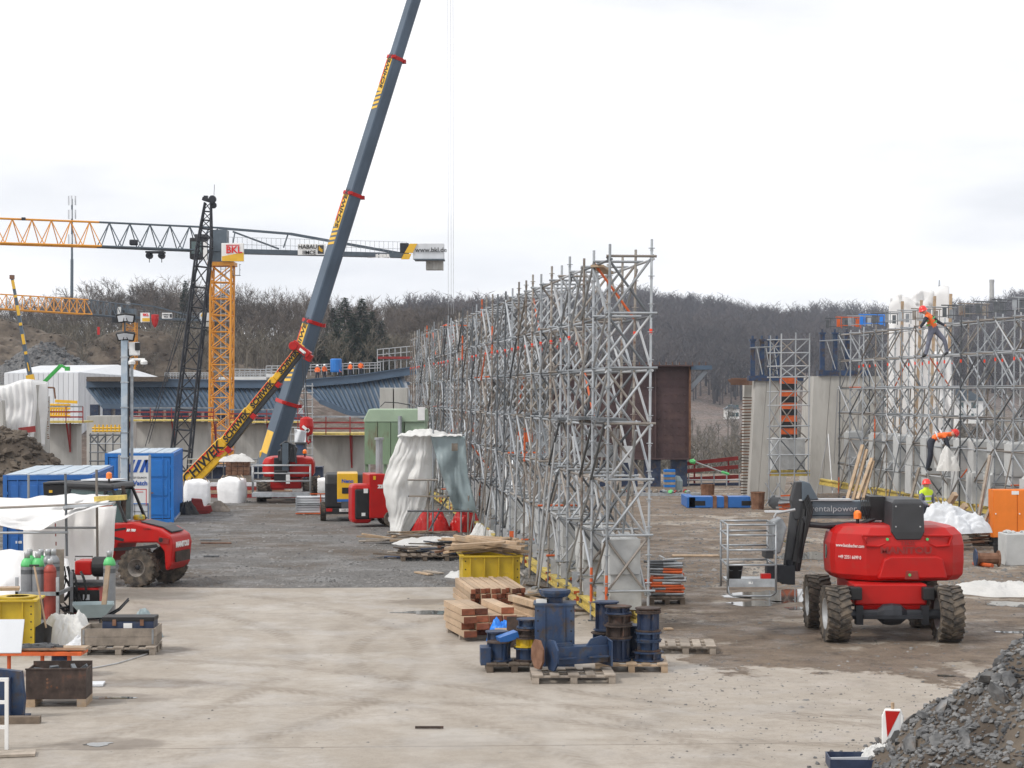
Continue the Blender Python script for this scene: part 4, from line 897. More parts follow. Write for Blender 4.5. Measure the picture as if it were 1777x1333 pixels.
b = MB(); b.add([pA, pB, pC, rid1, rid0, pA+Vector((0, 30, -1)), pC+Vector((-6, 22, -1))], [(0,1,3,4),(1,2,3),(0,4,5),(4,3,6,5),(3,2,6)]); rel(b.build('roof', MT['panel_white'], hall, solid=.15), hall)
def heap(name, label, cx, cy, rx, ry, h, mt, seed, nst=300, ss=(.1, .4), mt2=None, base=None, cat='heap', sq=(1, 1, .55), pw=1.0, res=36):
    random.seed(seed); r = thing(name, label, cat, (cx, cy, tz(cx, cy) if base is None else base))
    def hz(u, v):
        q = math.hypot(u, v); f = max(0, 1-q**pw)
        return h*f*(1+.28*noise.noise(Vector((u*2.1+seed, v*2.1, 0))))+(.10*h*noise.noise(Vector((u*7, v*7, seed))) if q < 1 else 0)-(.0 if q < .97 else .3)
    def fn(a, c):
        t = a*2*math.pi; u, v = math.cos(t)*c, math.sin(t)*c; k = 1+.14*math.sin(3*t+seed)
        return (u*rx*k, v*ry*k, hz(u, v))
    b = MB(); b.grid(res*2, res//2, fn); b.build('earth', MT[mt], r, smooth=False)
    b = MB()
    for _ in range(nst):
        q = random.random()**.6; t = random.uniform(0, 6.28); u, v = math.cos(t)*q, math.sin(t)*q; k = 1+.14*math.sin(3*t+seed)
        s_ = random.uniform(*ss)*random.choice((.5, .6, .8, 1)); b.rock((u*rx*k, v*ry*k, hz(u, v)+s_*.15), s_, (1, random.uniform(.6, 1), random.uniform(.35, .8)))
    o = b.build('loose_stones', MT[mt2 or mt], r); o['kind'] = 'stuff'; return r, hz
heap('spoil_heap', 'dark stony spoil heap below the far yellow jib', P(90, 640, 275).x, 275, 11, 8, 6.5, 'rock_grey', 4, 500, (.2, .7), cat='spoil heap')
heap('earth_mound', 'brown earth bank behind the white hall at the left edge', P(5, 640, 292).x, 292, 22, 9, 8.5, 'earth', 6, 300, (.2, .6), cat='earth bank')
heap('earth_mound', 'brown earth slope behind the light mast', P(240, 640, 296).x, 296, 18, 8, 7.0, 'earth', 9, 300, (.2, .6), cat='earth bank')
def wall(name, label, px0, px1, py0, d, zb, mt='concrete', th=1.5, plat=None, cat='wall'):
    a, c = P(px0, py0, d), P(px1, py0, d); r = thing(name, label, cat, ((a.x+c.x)/2, d, zb))
    n = max(1, int((c.x-a.x)/2.4)); w = (c.x-a.x)/n
    for i in range(n): rel(MB().bx(a.x+i*w+.015, a.x+(i+1)*w-.015, d, d+th, zb, a.z).build('wall_panel', MT[mt], r, bevel=.02), r)
    if plat:
        q0, q1 = P(px0-plat, py0-2, d-1), P(px1+plat, py0-2, d-1)
        rel(MB().bx(q0.x, q1.x, d-1.4, d+th+.5, q0.z, q0.z+.12).build('platform', MT['yellow_beam'], r), r)
        n = max(3, int((q1.x-q0.x)/1.4))
        for i in range(n+1): x = q0.x+(q1.x-q0.x)*i/n; rel(MB().bx(x-.03, x+.03, d-1.4, d-1.34, q0.z, q0.z+1.1).build('rail_post', MT['red_dull'], r), r)
        for z in (.35, .7, 1.05): rel(MB().bx(q0.x, q1.x, d-1.34, d-1.30, q0.z+z, q0.z+z+.1).build('guard_rail', MT['red_dull' if z < 1 else 'galvanised'], r), r)
        for i in range(0, n+1, 2):
            x = q0.x+(q1.x-q0.x)*i/n; rel(MB().bar((x, d-1.2, q0.z-.02), (x, d-.02, q0.z-1.9), .1, .12).bar((x, d-.1, q0.z), (x, d-.1, q0.z-2), .1, .12).build('bracket', MT['red_dull'], r), r)
    return r
wall('abutment', 'concrete wall stub beside the white sheeted pier at left', 70, 134, 736, 135, -8, plat=12)
wall('abutment', 'concrete wall behind the light mast and the far mast', 150, 233, 722, 176, -10, th=4)
wall('abutment', 'concrete wall with platform behind the black lattice boom', 236, 362, 733, 165, -10, plat=10)
wall('abutment', 'concrete wall with red railing right of the orange mast', 408, 520, 736, 165, -10, plat=8)
wall('abutment', 'concrete wall with red brackets left of the green tank', 535, 640, 757, 120, -9, plat=10)
# bridge girders
DB = 205.0
br_ = thing('bridge_deck', 'blue grey steel bridge deck with ribbed underside across the back of the site', 'bridge deck', (P(330, 720, DB).x, DB, tz(P(330, 720, DB).x, DB)))
topx = [150, 300, 420, 520, 560, 620, 680, 722]; topy = [660, 659, 661, 661, 657, 652, 643, 637]
def edge_y(px): return float(np.interp(px, topx, topy))
for i in range(len(topx)-1):
    a, c = P(topx[i], topy[i], DB), P(topx[i+1], topy[i+1], DB); h = 12/F*DB
    b = MB(); b.bar(a-Vector((0, 0, h/2)), c-Vector((0, 0, h/2)), .1, h); b.bar(a+Vector((0, .4, .05)), c+Vector((0, .4, .05)), 1.2, .1); b.bar(a+Vector((0, -.1, -h)), c+Vector((0, -.1, -h)), .6, .08); rel(b.build('edge_girder', MT['bridge_blue'], br_), br_)
def soffit(px0, px1, bot, dep):                         # inclined plate with diagonal ribs below the edge girder
    n = int((px1-px0)/8.5)
    for i in range(n):
        px = px0+i*8.5; tz0 = edge_y(px)+12; by = bot(px+26); 
        if by-tz0 < 8: continue
        a, c = P(px, tz0, DB+.3), P(px+26, by, DB+dep)
        rel(MB().bar(a, c, .22, .3).build('rib', MT['bridge_blue'], br_), br_)
    b = MB(); k = 24; v = []
    for i in range(k+1):
        px = px0+(px1-px0)*i/k; v += [P(px, edge_y(px)+10, DB+.5), P(px+26, bot(px+26), DB+dep+.25)]
    b.add(v, [(2*i, 2*i+2, 2*i+3, 2*i+1) for i in range(k)]); rel(b.build('soffit_plate', MT['bridge_panel'], br_, solid=.06), br_)
    for i in range(k):
        px = px0+26+(px1-px0)*i/k; p2 = px+(px1-px0)/k; b = MB(); b.bar(P(px, bot(px), DB+dep-.2), P(p2, bot(p2), DB+dep-.2), .5, .5); rel(b.build('bottom_flange', MT['bridge_blue'], br_), br_)
soffit(152, 505, lambda p: float(np.interp(p, [150, 300, 420, 531], [704, 708, 716, 722])), -2.2)
soffit(530, 700, lambda p: float(np.interp(p, [540, 600, 660, 730], [690, 715, 730, 716])), -2.6)
rel(MB().bx(P(150, 0, DB).x, P(722, 0, DB).x, DB+5, DB+14, P(0, 668, DB).z, P(0, 662, DB).z).build('deck_plate', MT['bridge_blue'], br_), br_)
b = MB()
for px in range(165, 520, 22): b.box(P(px, 720, DB+6), (.9, .9, 2.2))
o = rel(b.build('bearing_frames', MT['navy_steel'], br_), br_); o['kind'] = 'stuff'
tag(MB().bx(P(150, 0, 203).x, P(286, 0, 203).x, 203, 206, P(0, 662, 203).z, P(0, 654, 203).z).build('formwork_stack', MT['wood_dark']), 'dark stacked formwork on the bridge deck below the white hall', 'formwork')
# railings on the deck
for lbl, segs, hh in (('scaffold railing on the bridge deck right of the crane boom', ((380, 655, 470, 656), (462, 650, 530, 650), (530, 648, 660, 644)), 15), ('tall scaffold railing with red beam above the deck by the scaffold wall', ((655, 640, 716, 634),), 34), ('long fence of the deck behind the orange mast', ((286, 656, 366, 656), (404, 656, 470, 657)), 9)):
    f = thing('railing', lbl, 'railing', P(segs[0][0], segs[0][1], DB+2))
    sg_ = []
    for x0, y0, x1, y1 in segs:
        n = max(2, int((x1-x0)/(9 if hh > 9 else 5)))
        for i in range(n+1): x = x0+(x1-x0)*i/n; y = y0+(y1-y0)*i/n; sg_.append((P(x, y+4, DB+2), P(x, y-hh, DB+2)))
        for k in (.35, .7, .98): sg_.append((P(x0, y0-hh*k, DB+2), P(x1, y1-hh*k, DB+2)))
    if hh > 20: sg_.append((P(670, 612, DB+2), P(688, 626, DB+2)))
    tubes('rail_tube', sg_, .045, f, ('galvanised', 'galvanised_light'))
    if hh > 20: rel(MB().bar(P(656, 621, DB+2), P(716, 621, DB+2), .3, .25).build('red_beam', MT['red_dull'], f), f)
tag(MB().lathe([(.55, 0), (.6, .1), (.6, 1.3), (.5, 1.4)], 12, P(583, 646, DB+1)).build('tank', MT['container_sky']), 'blue water tank among workers on the bridge deck', 'tank')
for px0, px1, py, lb_ in ((380, 462, 660, 'left'), (462, 530, 655, 'right')):
    tag(MB().bx(P(px0, 0, DB+1.5).x, P(px1, 0, DB+1.5).x, DB+1.5, DB+3, P(0, py, DB).z, P(0, py-6, DB).z).build('deck_sheet', MT['tarp_white']), 'white sheeting laid along the deck edge, %s of two lengths' % lb_, 'sheeting')
# ---------------------------------------------------------------- right: girder segment, piers, far houses
DG = 90.0
gs = thing('steel_girder', 'rust brown steel bridge girder segment with studs standing behind the scaffold', 'steel girder', (P(1120, 840, DG).x, DG, 0))
x0, x1, z0, z1 = P(960, 0, DG).x, P(1196, 0, DG).x, P(0, 795, DG).z, P(0, 636, DG).z
for i in range(4):
    a = x0+(x1-x0)*i/4; c = x0+(x1-x0)*(i+1)/4
    rel(MB().bx(a+.012, c-.012, DG, DG+.08, z0, z1).build('web_plate', MT['weather_steel'], gs), gs)
    rel(MB().bx(a-.03, a+.03, DG-.16, DG-.003, z0, z1-.2).build('stiffener', MT['weather_steel'], gs), gs)
SB = MB().tube((0, 0, 0), (0, -.06, 0), .03, 6).mesh('stud', MT['weather_steel'])
for i in range(20):
    for j in range(11):
        x = x0+.25+i*.3; z = z0+.35+j*.36
        if x < x1-.1: rel(inst(SB, 'stud', gs, Matrix.Translation((x, DG-.001, z))), gs)
rel(MB().bx(x0-.1, x1+.15, DG-.5, DG+.6, z1, z1+.06).bx(x0-.1, x1+.1, DG-.4, DG+.6, z0-.06, z0).build('flange', MT['weather_steel'], gs), gs)
rel(MB().bx(x1-.02, x1+.05, DG-.3, DG+3, z0, z1).build('end_plate', MT['rust'], gs), gs)
rel(MB().bx(x1, x1+1.0, DG-.3, DG+2.5, z1-.15, z1+.04).build('cantilever', MT['bridge_blue'], gs), gs); rel(MB().bar((x1+.75, DG, z1-.2), (x1+.05, DG, z1-1.0), .2, .2).build('strut', MT['bridge_panel'], gs), gs)
b = MB()
for i in range(24): b.tube((x0+i*.3, DG, z1+.06), (x0+i*.3, DG, z1+.2), .02, 5)
o = rel(b.build('shear_studs', MT['rust'], gs), gs); o['kind'] = 'stuff'
for px in (1040, 1092, 1132, 1178): rel(MB().bx(P(px-14, 0, DG).x, P(px+14, 0, DG).x, DG-.2, DG+.5, 0, z0-.065).build('support', MT['navy_steel'], gs), gs)
# stains of the pour joints are in the material
def pier(label, tl, tr, bl, brr, ty, by, d, th):
    r = thing('concrete_pier', label, 'concrete pier', (P((bl+brr)/2, by, d).x, d, -1)); k = 4
    for i in range(k):
        f0, f1 = i/k+.003, (i+1)/k-.003
        t0, t1, b0, b1 = P(tl+(tr-tl)*f0, ty, d), P(tl+(tr-tl)*f1, ty, d), P(bl+(brr-bl)*f0, by+25, d), P(bl+(brr-bl)*f1, by+25, d)
        b = MB(); dv = Vector((0, th, 0)); b.add([b0, b1, t1, t0, b0+dv, b1+dv, t1+dv, t0+dv], [(0,1,2,3),(7,6,5,4),(0,4,5,1),(1,5,6,2),(2,6,7,3),(3,7,4,0)]); rel(b.build('cast_panel', MT['concrete'], r), r)
    return r
p1 = pier('tall leaning concrete pier with blue steel frame left of the stair tower', 1311, 1392, 1298, 1352, 657, 888, 79, 2.2)
p2 = pier('broad concrete pier with blue posts on top beside the right scaffold', 1412, 1530, 1401, 1490, 653, 878, 84, 3.0)
for pr, d, xs, yt, yb in ((p1, 79, (1307, 1323, 1337, 1349), 592, 655), (p2, 84, (1428, 1450, 1471), 580, 646)):
    for x in xs: rel(MB().bx(P(x-4, 0, d).x, P(x+4, 0, d).x, d+.1, d+.3, P(0, yb, d).z, P(0, yt, d).z).bx(P(x-5.5, 0, d).x, P(x+5.5, 0, d).x, d+.05, d+.35, P(0, yt, d).z, P(0, yt, d).z+.08).tube((P(x, 0, d).x, d+.2, P(0, yt, d).z), (P(x, 0, d).x, d+.2, P(0, yt, d).z+.22), .05, 6).build('blue_post', MT['blue_steel'], pr), pr)
    rel(MB().bx(P(xs[0]-8, 0, d).x, P(xs[-1]+(45 if d == 79 else 35), 0, d).x, d-.1, d+.5, P(0, yb+6, d).z, P(0, yb-3, d).z).build('blue_sill', MT['blue_steel'], pr), pr)
    rel(MB().tube(P(xs[0]-6, yt+12, d), P(xs[-1]+12, yt+9, d), .03, 6).build('tie_tube', MT['galvanised'], pr), pr)
    for i in range(len(xs)-1): rel(MB().tube(P(xs[i]+6, yt+10, d), P(xs[i+1], yb-5, d), .02, 5).build('tie_rod', MT['galvanised_light'], pr), pr)
# rebar face at the left of the first pier
rb = thing('rebar_column', 'narrow concrete column with rusty bars sticking out beside the pier', 'rebar column', (P(1296, 870, 80).x, 80, 0))
b = MB(); q = [P(1289, 870, 80.2), P(1302, 870, 80.2), P(1310, 668, 80.2), P(1292, 668, 80.2)]; b.add(q+[p+Vector((0, .6, 0)) for p in q], [(0,1,2,3),(7,6,5,4),(0,4,5,1),(1,5,6,2),(2,6,7,3),(3,7,4,0)]); rel(b.build('core', MT['concrete'], rb), rb)
tubes('bar', [(P(1284+(870-y)*.02+random.uniform(-2, 2), y, 79.9), P(1307+(870-y)*.015+random.uniform(-3, 3), y+random.uniform(-1.5, 1.5), 79.9)) for y in np.arange(690, 872, 5.2)], .022, rb, ('rust', 'rusty_dark'))
tubes('top_bar', [(P(1262+random.uniform(0, 12), 657+i*2, 80), P(1315, 658+i*2, 80)) for i in range(6)], .02, rb, ('rust',))
# stair tower
random.seed(9)
st = thing('scaffold_tower', 'narrow scaffold tower holding red and black formwork between the two piers', 'scaffold', (P(1368, 880, 74).x, 74, 0))
xs = [1334, 1353, 1378, 1402]; seg = []
dS = (74, 75.2)
for i, x in enumerate(xs):
    for d in dS: seg.append((P(x, 680+H*F/d, d)+Vector((0, 0, .02)), P(x+3, 585+random.uniform(-8, 6), d)))
tubes('standard', seg, .026, st, ('galvanised', 'galvanised_light', 'orange_paint'), wts=(5, 2, 1.2)); seg = []
lv = [590, 613, 636, 655, 680, 704, 740, 762, 790, 822]
for y in lv:
    for d in dS: seg.append((P(1331, y, d), P(1406, y-1, d)))
tubes('ledger', seg, .024, st, ('galvanised', 'galvanised_light')); seg = []
for a, c in zip(lv[:-1], lv[1:]):
    for i in range(3):
        d = random.choice(dS)
        if random.random() < .8: seg.append((P(xs[i], a, d), P(xs[i+1], c, d)))
        if random.random() < .7: seg.append((P(xs[i+1], a, d), P(xs[i], c, d)))
for i in range(3): seg += [(P(xs[i]-6, 838, 73.5), P(xs[i+1], 878, 73.5)), (P(xs[i+1], 838, 73.5), P(xs[i]-6, 878, 73.5))]
tubes('cross_brace', seg, .023, st, ('galvanised', 'tube_old', 'galvanised_dark'))
fp = thing('formwork', 'red and black striped formwork panel inside the narrow scaffold tower', 'formwork', P(1368, 765, 74.6))
for i in range(10):
    y = 655+i*11; rel(MB().bx(P(1354, 0, 74.6).x, P(1383, 0, 74.6).x, 74.6-.02*(i % 2), 74.75, P(0, y+10.8, 74.6).z, P(0, y, 74.6).z).build('board', MT['black' if i % 2 else 'orange_paint'], fp), fp)
BL3 = block_mesh(.9, .9, .5)
for i in range(2):
    for k in range(2): place_blk(block_mesh(.62, .8, .55) if (i+k) == 0 else bpy.data.meshes['concrete_block.003'] if 'concrete_block.003' in bpy.data.meshes else BL3, P(1352+i*28, 814-k*26, 74.6), '%s %s concrete block on the beam of the narrow scaffold tower' % (('lower', 'upper')[k], ('left', 'right')[i]), 'blocks in the narrow scaffold tower', 0)
o = inst(BM, 'timber_beam', None, Matrix.Translation(P(1336, 826, 74.3)) @ Matrix.Rotation(R(-90), 4, 'Z') @ Matrix.Diagonal((2, .38, 1.1, 1))); tag(o, 'yellow beam across the narrow scaffold tower under its blocks', 'beam')
# white sheeted pier behind the right scaffold
DP = 80; sp = thing('sheeted_pier', 'white sheeting with timber battens wrapped round a pier behind the climbing worker', 'sheeted pier', P(1590, 870, DP))
def sheet(u, v):
    px = 1543+u*104-(1-v)*6+ (u-.5)*8*(1-v); py = 868-v*(340+26*u+10*math.sin(u*9)); p = P(px, py, DP); p.y += .012*math.sin(u*34+v*2)+.10*noise.noise(Vector((u*5, v*7, 1))); return p
b = MB(); b.grid(48, 24, sheet); rel(b.build('sheeting', MT['sheet_clean'], sp, smooth=True, solid=.02), sp)
for x0_, x1_, yt in ((1537, 1556, 690), (1560, 1566, 523), (1583, 1599, 521), (1612, 1622, 514), (1640, 1650, 510)):
    rel(MB().bar(P(x0_, 868, DP-.5), P(x1_, yt, DP-.5), .11, .08).build('batten', MT['wood'], sp), sp)
def sheet2(u, v):
    p = P(1626+u*30+6*math.sin(v*5), 860-v*250, DP-3); p.y += .2*math.sin(u*9+v*4)+.3*noise.noise(Vector((u*4, v*6, 3))); return p
b = MB(); b.grid(14, 22, sheet2); rel(b.build('loose_sheet', MT['sheet_clean'], sp, smooth=True, solid=.02), sp)
def ripple(u, v):
    p = P(1545+u*80, 530-v*(12+18*u)-5*math.sin(u*11), DP+.1); p.y += .12*math.sin(u*20)+.15*noise.noise(Vector((u*9, v*3, 5))); return p
b = MB(); b.grid(30, 4, ripple); rel(b.build('torn_edge', MT['sheet_clean'], sp, smooth=True, solid=.02), sp)
# grey sheet on the broad pier
b = MB(); b.grid(12, 16, lambda u, v: P(1470+u*70-v*(8 if u > .5 else -30), 775-v*110, 76)+Vector((0, .2*noise.noise(Vector((u*4, v*5, 9))), 0))); tag(b.build('hanging_sheet', MT['concrete'], smooth=True, solid=.03), 'grey hanging cover at the left end of the right scaffold', 'cover')
# far houses
def house(px, py, d, w, l, h, label, wm='white_paint'):
    p = P(px, py, d); r = thing('house', label, 'house', p)
    MB().bx(-w/2, w/2, 0, l, 0, h).build('wall', MT[wm], r); mat_ = MT['crane_grey']
    MB().ext([(-w/2-.4, h+.003), (w/2+.4, h+.003), (0, h+w*.33)], -.4, l+.4).build('roof', mat_, r)
    for i in range(3):
        for k in range(2): MB().bx(-w*.32+i*w*.27, -w*.32+i*w*.27+1.1, -.06, .02, 1+k*2.7, 2.4+k*2.7).build('window', MT['glass'], r)
house(1271, 728, 690, 4.8, 6, 3.6, 'small white house with grey roof in the valley left of the piers')
house(1668, 735, 480, 11, 9, 5.5, 'white house seen through the right scaffold'); house(1548, 712, 600, 9, 9, 5, 'small white house left of the sheeted pier')
# red fence beams, blue base, clutter before the girder
rf = thing('beam_fence', 'red sloping beam fence beyond the yard between girder and piers', 'fence', P(1230, 830, 92))
for a, c in (((1190, 805, 92), (1281, 795, 92)), ((1186, 818, 92), (1281, 810, 92)), ((1186, 832, 92), (1283, 827, 92))): rel(MB().bar(P(*a), P(*c), .08, .18).build('red_rail', MT['red_dull'], rf), rf)
for x in (1205, 1264): rel(MB().bar(P(x, 845, 92.1), P(x, 797, 92.1), .08, .08).build('post', MT['red_dull'], rf), rf)
rel(MB().bar(P(1186, 848, 91), P(1285, 846, 91), .3, .45).build('blue_beam', MT['navy_steel'], rf), rf)
tubes('guard_tube', [(P(1195+i*22, 850, 90.5), P(1195+i*22, 822, 90.5)) for i in range(5)]+[(P(1190, y, 90.5), P(1290, y, 90.5)) for y in (833, 852)], .03, rf)
tk_ = thing('timber_stack', 'small stack of blue and brown squared timbers by the girder', 'timber stack', P(1162, 850, 84))
for i in range(8): rel(MB().bx(P(1153, 0, 84).x, P(1172, 0, 84).x, 84, 84.6, P(0, 850-i*4.4, 84).z, P(0, 846-i*4.4, 84).z).build('timber', MT['container_sky' if i % 2 else 'wood_grey'], tk_), tk_)
tag(MB().lathe([(.2, 0), (.26, .1), (.26, .5), (.14, .7), (.05, .72)], 12, G(1174, 855)).build('drum', MT['tarp_green']), 'small green drum next to the blue and brown timbers', 'drum')
hb = thing('steel_box_beam', 'long bright blue steel beam with openings lying on the gravel before the rebar column', 'steel beam', G(1245, 882))
a = G(1195, 882); a2 = G(1307, 884)
for i, (f0, f1) in enumerate(((0, .42), (.42, .62), (.62, 1))):
    p, q = a.lerp(a2, f0+.004), a.lerp(a2, f1-.004); rel(MB().bx(p.x, q.x, a.y, a.y+.9, .02, .42).build('segment', MT['container_blue'], hb, bevel=.01), hb)
for f in (.1, .85): p = a.lerp(a2, f); rel(MB().bx(p.x, p.x+.38, a.y-.012, a.y+.02, .1, .27).build('opening', MT['black'], hb), hb)
for f in (.42, .6): p = a.lerp(a2, f); rel(MB().bx(p.x-.07, p.x+.07, a.y-.02, a.y+.92, 0, .44).build('rust_band', MT['rust'], hb), hb)
rel(MB().bx(G(1180, 874).x, G(1194, 874).x, a.y, a.y+2.5, .02, .4).build('cross_piece', MT['container_blue'], hb), hb)
b = MB(); b.lathe([(.22, 0), (.26, .6), (.28, .62), (.25, .64), (.2, .2)], 12, G(1315, 884)); tag(b.build('rusty_bin', MT['rust']), 'rusty bin with scrap at the foot of the leaning pier', 'bin')
b = MB(); b.lathe([(.26, 0), (.29, .5), (.27, .5), (.2, .1)], 12, G(1228, 862)); tag(b.build('rusty_pail', MT['rust']), 'rusty brown pail behind the long blue beam', 'pail')
# ---------------------------------------------------------------- vehicles
def tyre_meshes(r, w, rr, lugs=22, key=''):
    b = MB(); b.lathe([(rr, -w*.46), (r*.80, -w*.5), (r*.94, -w*.47), (r*.965, -w*.38), (r*.965, w*.38), (r*.94, w*.47), (r*.80, w*.5), (rr, w*.46)], 32, ax='x', cap=False)
    for k in range(lugs):
        for sd in (-1, 1):
            a = 2*math.pi*(k+(.5 if sd > 0 else 0))/lugs; m = Matrix.Rotation(a, 4, 'X') @ Matrix.Translation((sd*w*.25, 0, r*.965)) @ Matrix.Rotation(sd*.42, 4, 'Z')
            b.T = m; b.bx(-w*.27, w*.27, -r*.065, r*.065, -.04*r, .05*r); b.T = None
            b.T = Matrix.Rotation(a, 4, 'X') @ Matrix.Translation((sd*w*.47, r*.05*1, r*.90)); b.bx(-w*.04, w*.04, -r*.06, r*.06, -.12*r, .06*r); b.T = None
    t = b.mesh('tyre', MT['rubber'], False)
    c = MB(); c.lathe([(.02, -w*.18), (rr*.35, -w*.2), (rr*.45, -w*.1), (rr*.8, -w*.12), (rr*.92, -w*.44), (rr*1.02, -w*.46), (rr*1.02, w*.46), (rr*.92, w*.44), (rr*.8, w*.12), (rr*.45, w*.1), (rr*.35, w*.2), (.02, w*.18)], 24, ax='x')
    c.m = 1; c.lathe([(.01, -w*.26), (rr*.28, -w*.26), (rr*.3, -w*.1)], 14, ax='x'); c.lathe([(rr*.3, w*.1), (rr*.28, w*.26), (.01, w*.26)], 14, ax='x')
    for k in range(8):
        a = 2*math.pi*k/8; c.tube((-w*.24, math.cos(a)*rr*.38, math.sin(a)*rr*.38), (-w*.08, math.cos(a)*rr*.38, math.sin(a)*rr*.38), rr*.04, 6)
    return t, c.mesh('rim', [MT['galvanised_light'], MT['black_steel']], True)
def wheel(parent, tm, x, y, z, rz=0, rx=0):
    o = inst(tm[0], 'tyre', parent, Matrix.Translation((x, y, z)) @ Matrix.Rotation(rz, 4, 'Z') @ Matrix.Rotation(rx, 4, 'X')); inst(tm[1], 'rim', o); return o
def rail_frame(b, x0, x1, y0, y1, zs, r, z0, skip=()):
    for z in zs:
        if 'f' not in skip: b.tube((x0, y0, z), (x1, y0, z), r, 8)
        b.tube((x0, y1, z), (x1, y1, z), r, 8); b.tube((x0, y0, z), (x0, y1, z), r, 8); b.tube((x1, y0, z), (x1, y1, z), r, 8)
    for x in (x0, x1):
        for y in (y0, y1): b.tube((x, y, z0), (x, y, zs[0]), r*1.1, 8)
# --- big red boom lift on the right.  local: x right, y away
T1 = tyre_meshes(.475, .40, .27)
bl = thing('boom_lift', 'large red articulated boom lift parked on the mud at the right', 'boom lift', (6.50, 35.1, 0))
for x, y in ((-.96, -1.0), (.96, -1.0), (-.96, 1.05), (.96, 1.05)): wheel(bl, T1, x, y, .48, random.gauss(0, .03), random.random())
b = MB(); b.bx(-.62, .62, -.95, .95, .62, .98); b.add([(-.62, -.95, .62), (.62, -.95, .62), (.62, .95, .62), (-.62, .95, .62), (-.4, -.9, .48), (.4, -.9, .48), (.4, .9, .48), (-.4, .9, .48)], [(0,4,5,1),(1,5,6,2),(2,6,7,3),(3,7,4,0),(4,7,6,5)]); b.build('chassis', MT['red_paint'], bl, bevel=.03)
for y in (-1.0, 1.05):
    b = MB(); b.tube((-.85, y, .47), (.85, y, .47), .085, 10); b.lathe([(.06, -.28), (.17, -.15), (.19, 0), (.17, .15), (.06, .28)], 12, (0, y, .47), 'x'); b.bx(-.62, -.50, y-.1, y+.1, .3, .62); b.bx(.50, .62, y-.1, y+.1, .3, .62); b.bar((-.5, y-.16, .44), (.5, y-.16, .44), .05, .06); b.build('axle', MT['black_steel'], bl)
for s in (-1, 1): MB().bx(s*.62-.1, s*.62+.1, -1.12, -.80, .72, .94).build('fender_block', MT['black'], bl, bevel=.02)
b = MB(); b.tube((0, .1, .98), (0, .1, 1.06), .55, 20); b.build('slew_ring', MT['black_steel'], bl)
text('280', .22, MT['white_paint'], bl, Matrix.Translation((-.63, -.2, .80)) @ Matrix.Rotation(R(-90), 4, 'Z') @ FRONT, shear=.3, ext=.004)
# turret body, lofted in plan rings
tu_x = .26
pl = [(-.62, -.62), (-.2, -.68), (.35, -.68), (.88, -.60), (1.12, -.38), (1.16, .3), (1.08, 1.0), (.5, 1.15), (-.55, 1.1), (-1.05, .95), (-1.20, .45), (-1.16, -.05), (-1.10, -.22)]
def ring(k, z, dy=0): return [(tu_x+x*k, y*k+dy, z) for x, y in pl]
b = MB(); b.loft([ring(.90, 1.0), ring(.985, 1.10), ring(1.0, 1.32), ring(1.0, 1.62), ring(.965, 1.80), ring(.86, 1.92), ring(.70, 1.96)])
body = b.build('turret_body', MT['red_paint'], bl, bevel=.02)
# embossed panel outlines on the rear
def strip(pts, w, h, nm, mt, par, y):
    b = MB()
    for (x0, z0), (x1, z1) in zip(pts[:-1], pts[1:]): b.bar((x0, y, z0), (x1, y, z1), w, h, up=(0, 0, 1) if abs(x1-x0) > abs(z1-z0) else (1, 0, 0))
    b.build(nm, mt, par, bevel=.008)
yb = -.655
rear = MB(); rear.ext([(-.44+tu_x, 1.05), (.76+tu_x, 1.05), (.68+tu_x, 1.40), (.58+tu_x, 1.44), (-.22+tu_x, 1.44), (-.34+tu_x, 1.38)], -.735, -.6); rear.build('hatch', MT['red_paint'], body, bevel=.03)
rear = MB(); rear.ext([(.02+tu_x, 1.04), (.26+tu_x, 1.04), (.24+tu_x, 1.19), (.04+tu_x, 1.19)], -.75, -.6); rear.build('latch_recess', MT['red_dull'], body, bevel=.01)
for s in (-1, 1):
    pts = [(tu_x+.08+s*.28, 1.79), (tu_x+.08+s*.78, 1.79), (tu_x+.08+s*.72, 1.62), (tu_x+.08+s*.5, 1.60), (tu_x+.08+s*.36, 1.66)]
    b = MB()
    for (x0, z0), (x1, z1) in zip(pts[:-1], pts[1:]): b.tube((x0, -.645, z0), (x1, -.645, z1), .022, 6)
    b.build('pressed_line', MT['red_paint'], body)
for x, z in ((tu_x-.27, 1.73), (tu_x+.42, 1.73), (tu_x+.10, 1.12)): MB().lathe([(.025, -.03), (.025, 0), (.01, .01)], 10, (x, -.74 if z < 1.3 else -.66, z), 'y').build('lock', MT['cyl_green'], body)
text('13635', .1, MT['red_dull'], body, at(tu_x+.08, -.690, 1.66)); text('MANITOU', .155, MT['red_dull'], body, at(tu_x+.05, -.690, 1.535), bold=.006, sx=1.25)
b = MB(); b.loft([[(tu_x-.12, -.70, 1.72), (tu_x+.30, -.70, 1.72), (tu_x+.28, .5, 1.72), (tu_x-.10, .5, 1.72)], [(tu_x-.21, -.71, 1.86), (tu_x+.37, -.71, 1.86), (tu_x+.34, .5, 1.86), (tu_x-.16, .5, 1.86)], [(tu_x-.19, -.70, 2.36), (tu_x+.35, -.70, 2.36), (tu_x+.32, .45, 2.36), (tu_x-.14, .45, 2.36)], [(tu_x-.14, -.62, 2.42), (tu_x+.31, -.62, 2.42), (tu_x+.28, .4, 2.42), (tu_x-.1, .4, 2.42)]]); cv = b.build('boom_cover', MT['charcoal'], bl, bevel=.02)
for x in (-.13, .29):
    for z in (1.95, 2.3): MB().lathe([(.014, -.02), (.014, 0)], 8, (tu_x+x, -.705, z), 'y').build('bolt', MT['galvanised_light'], cv)
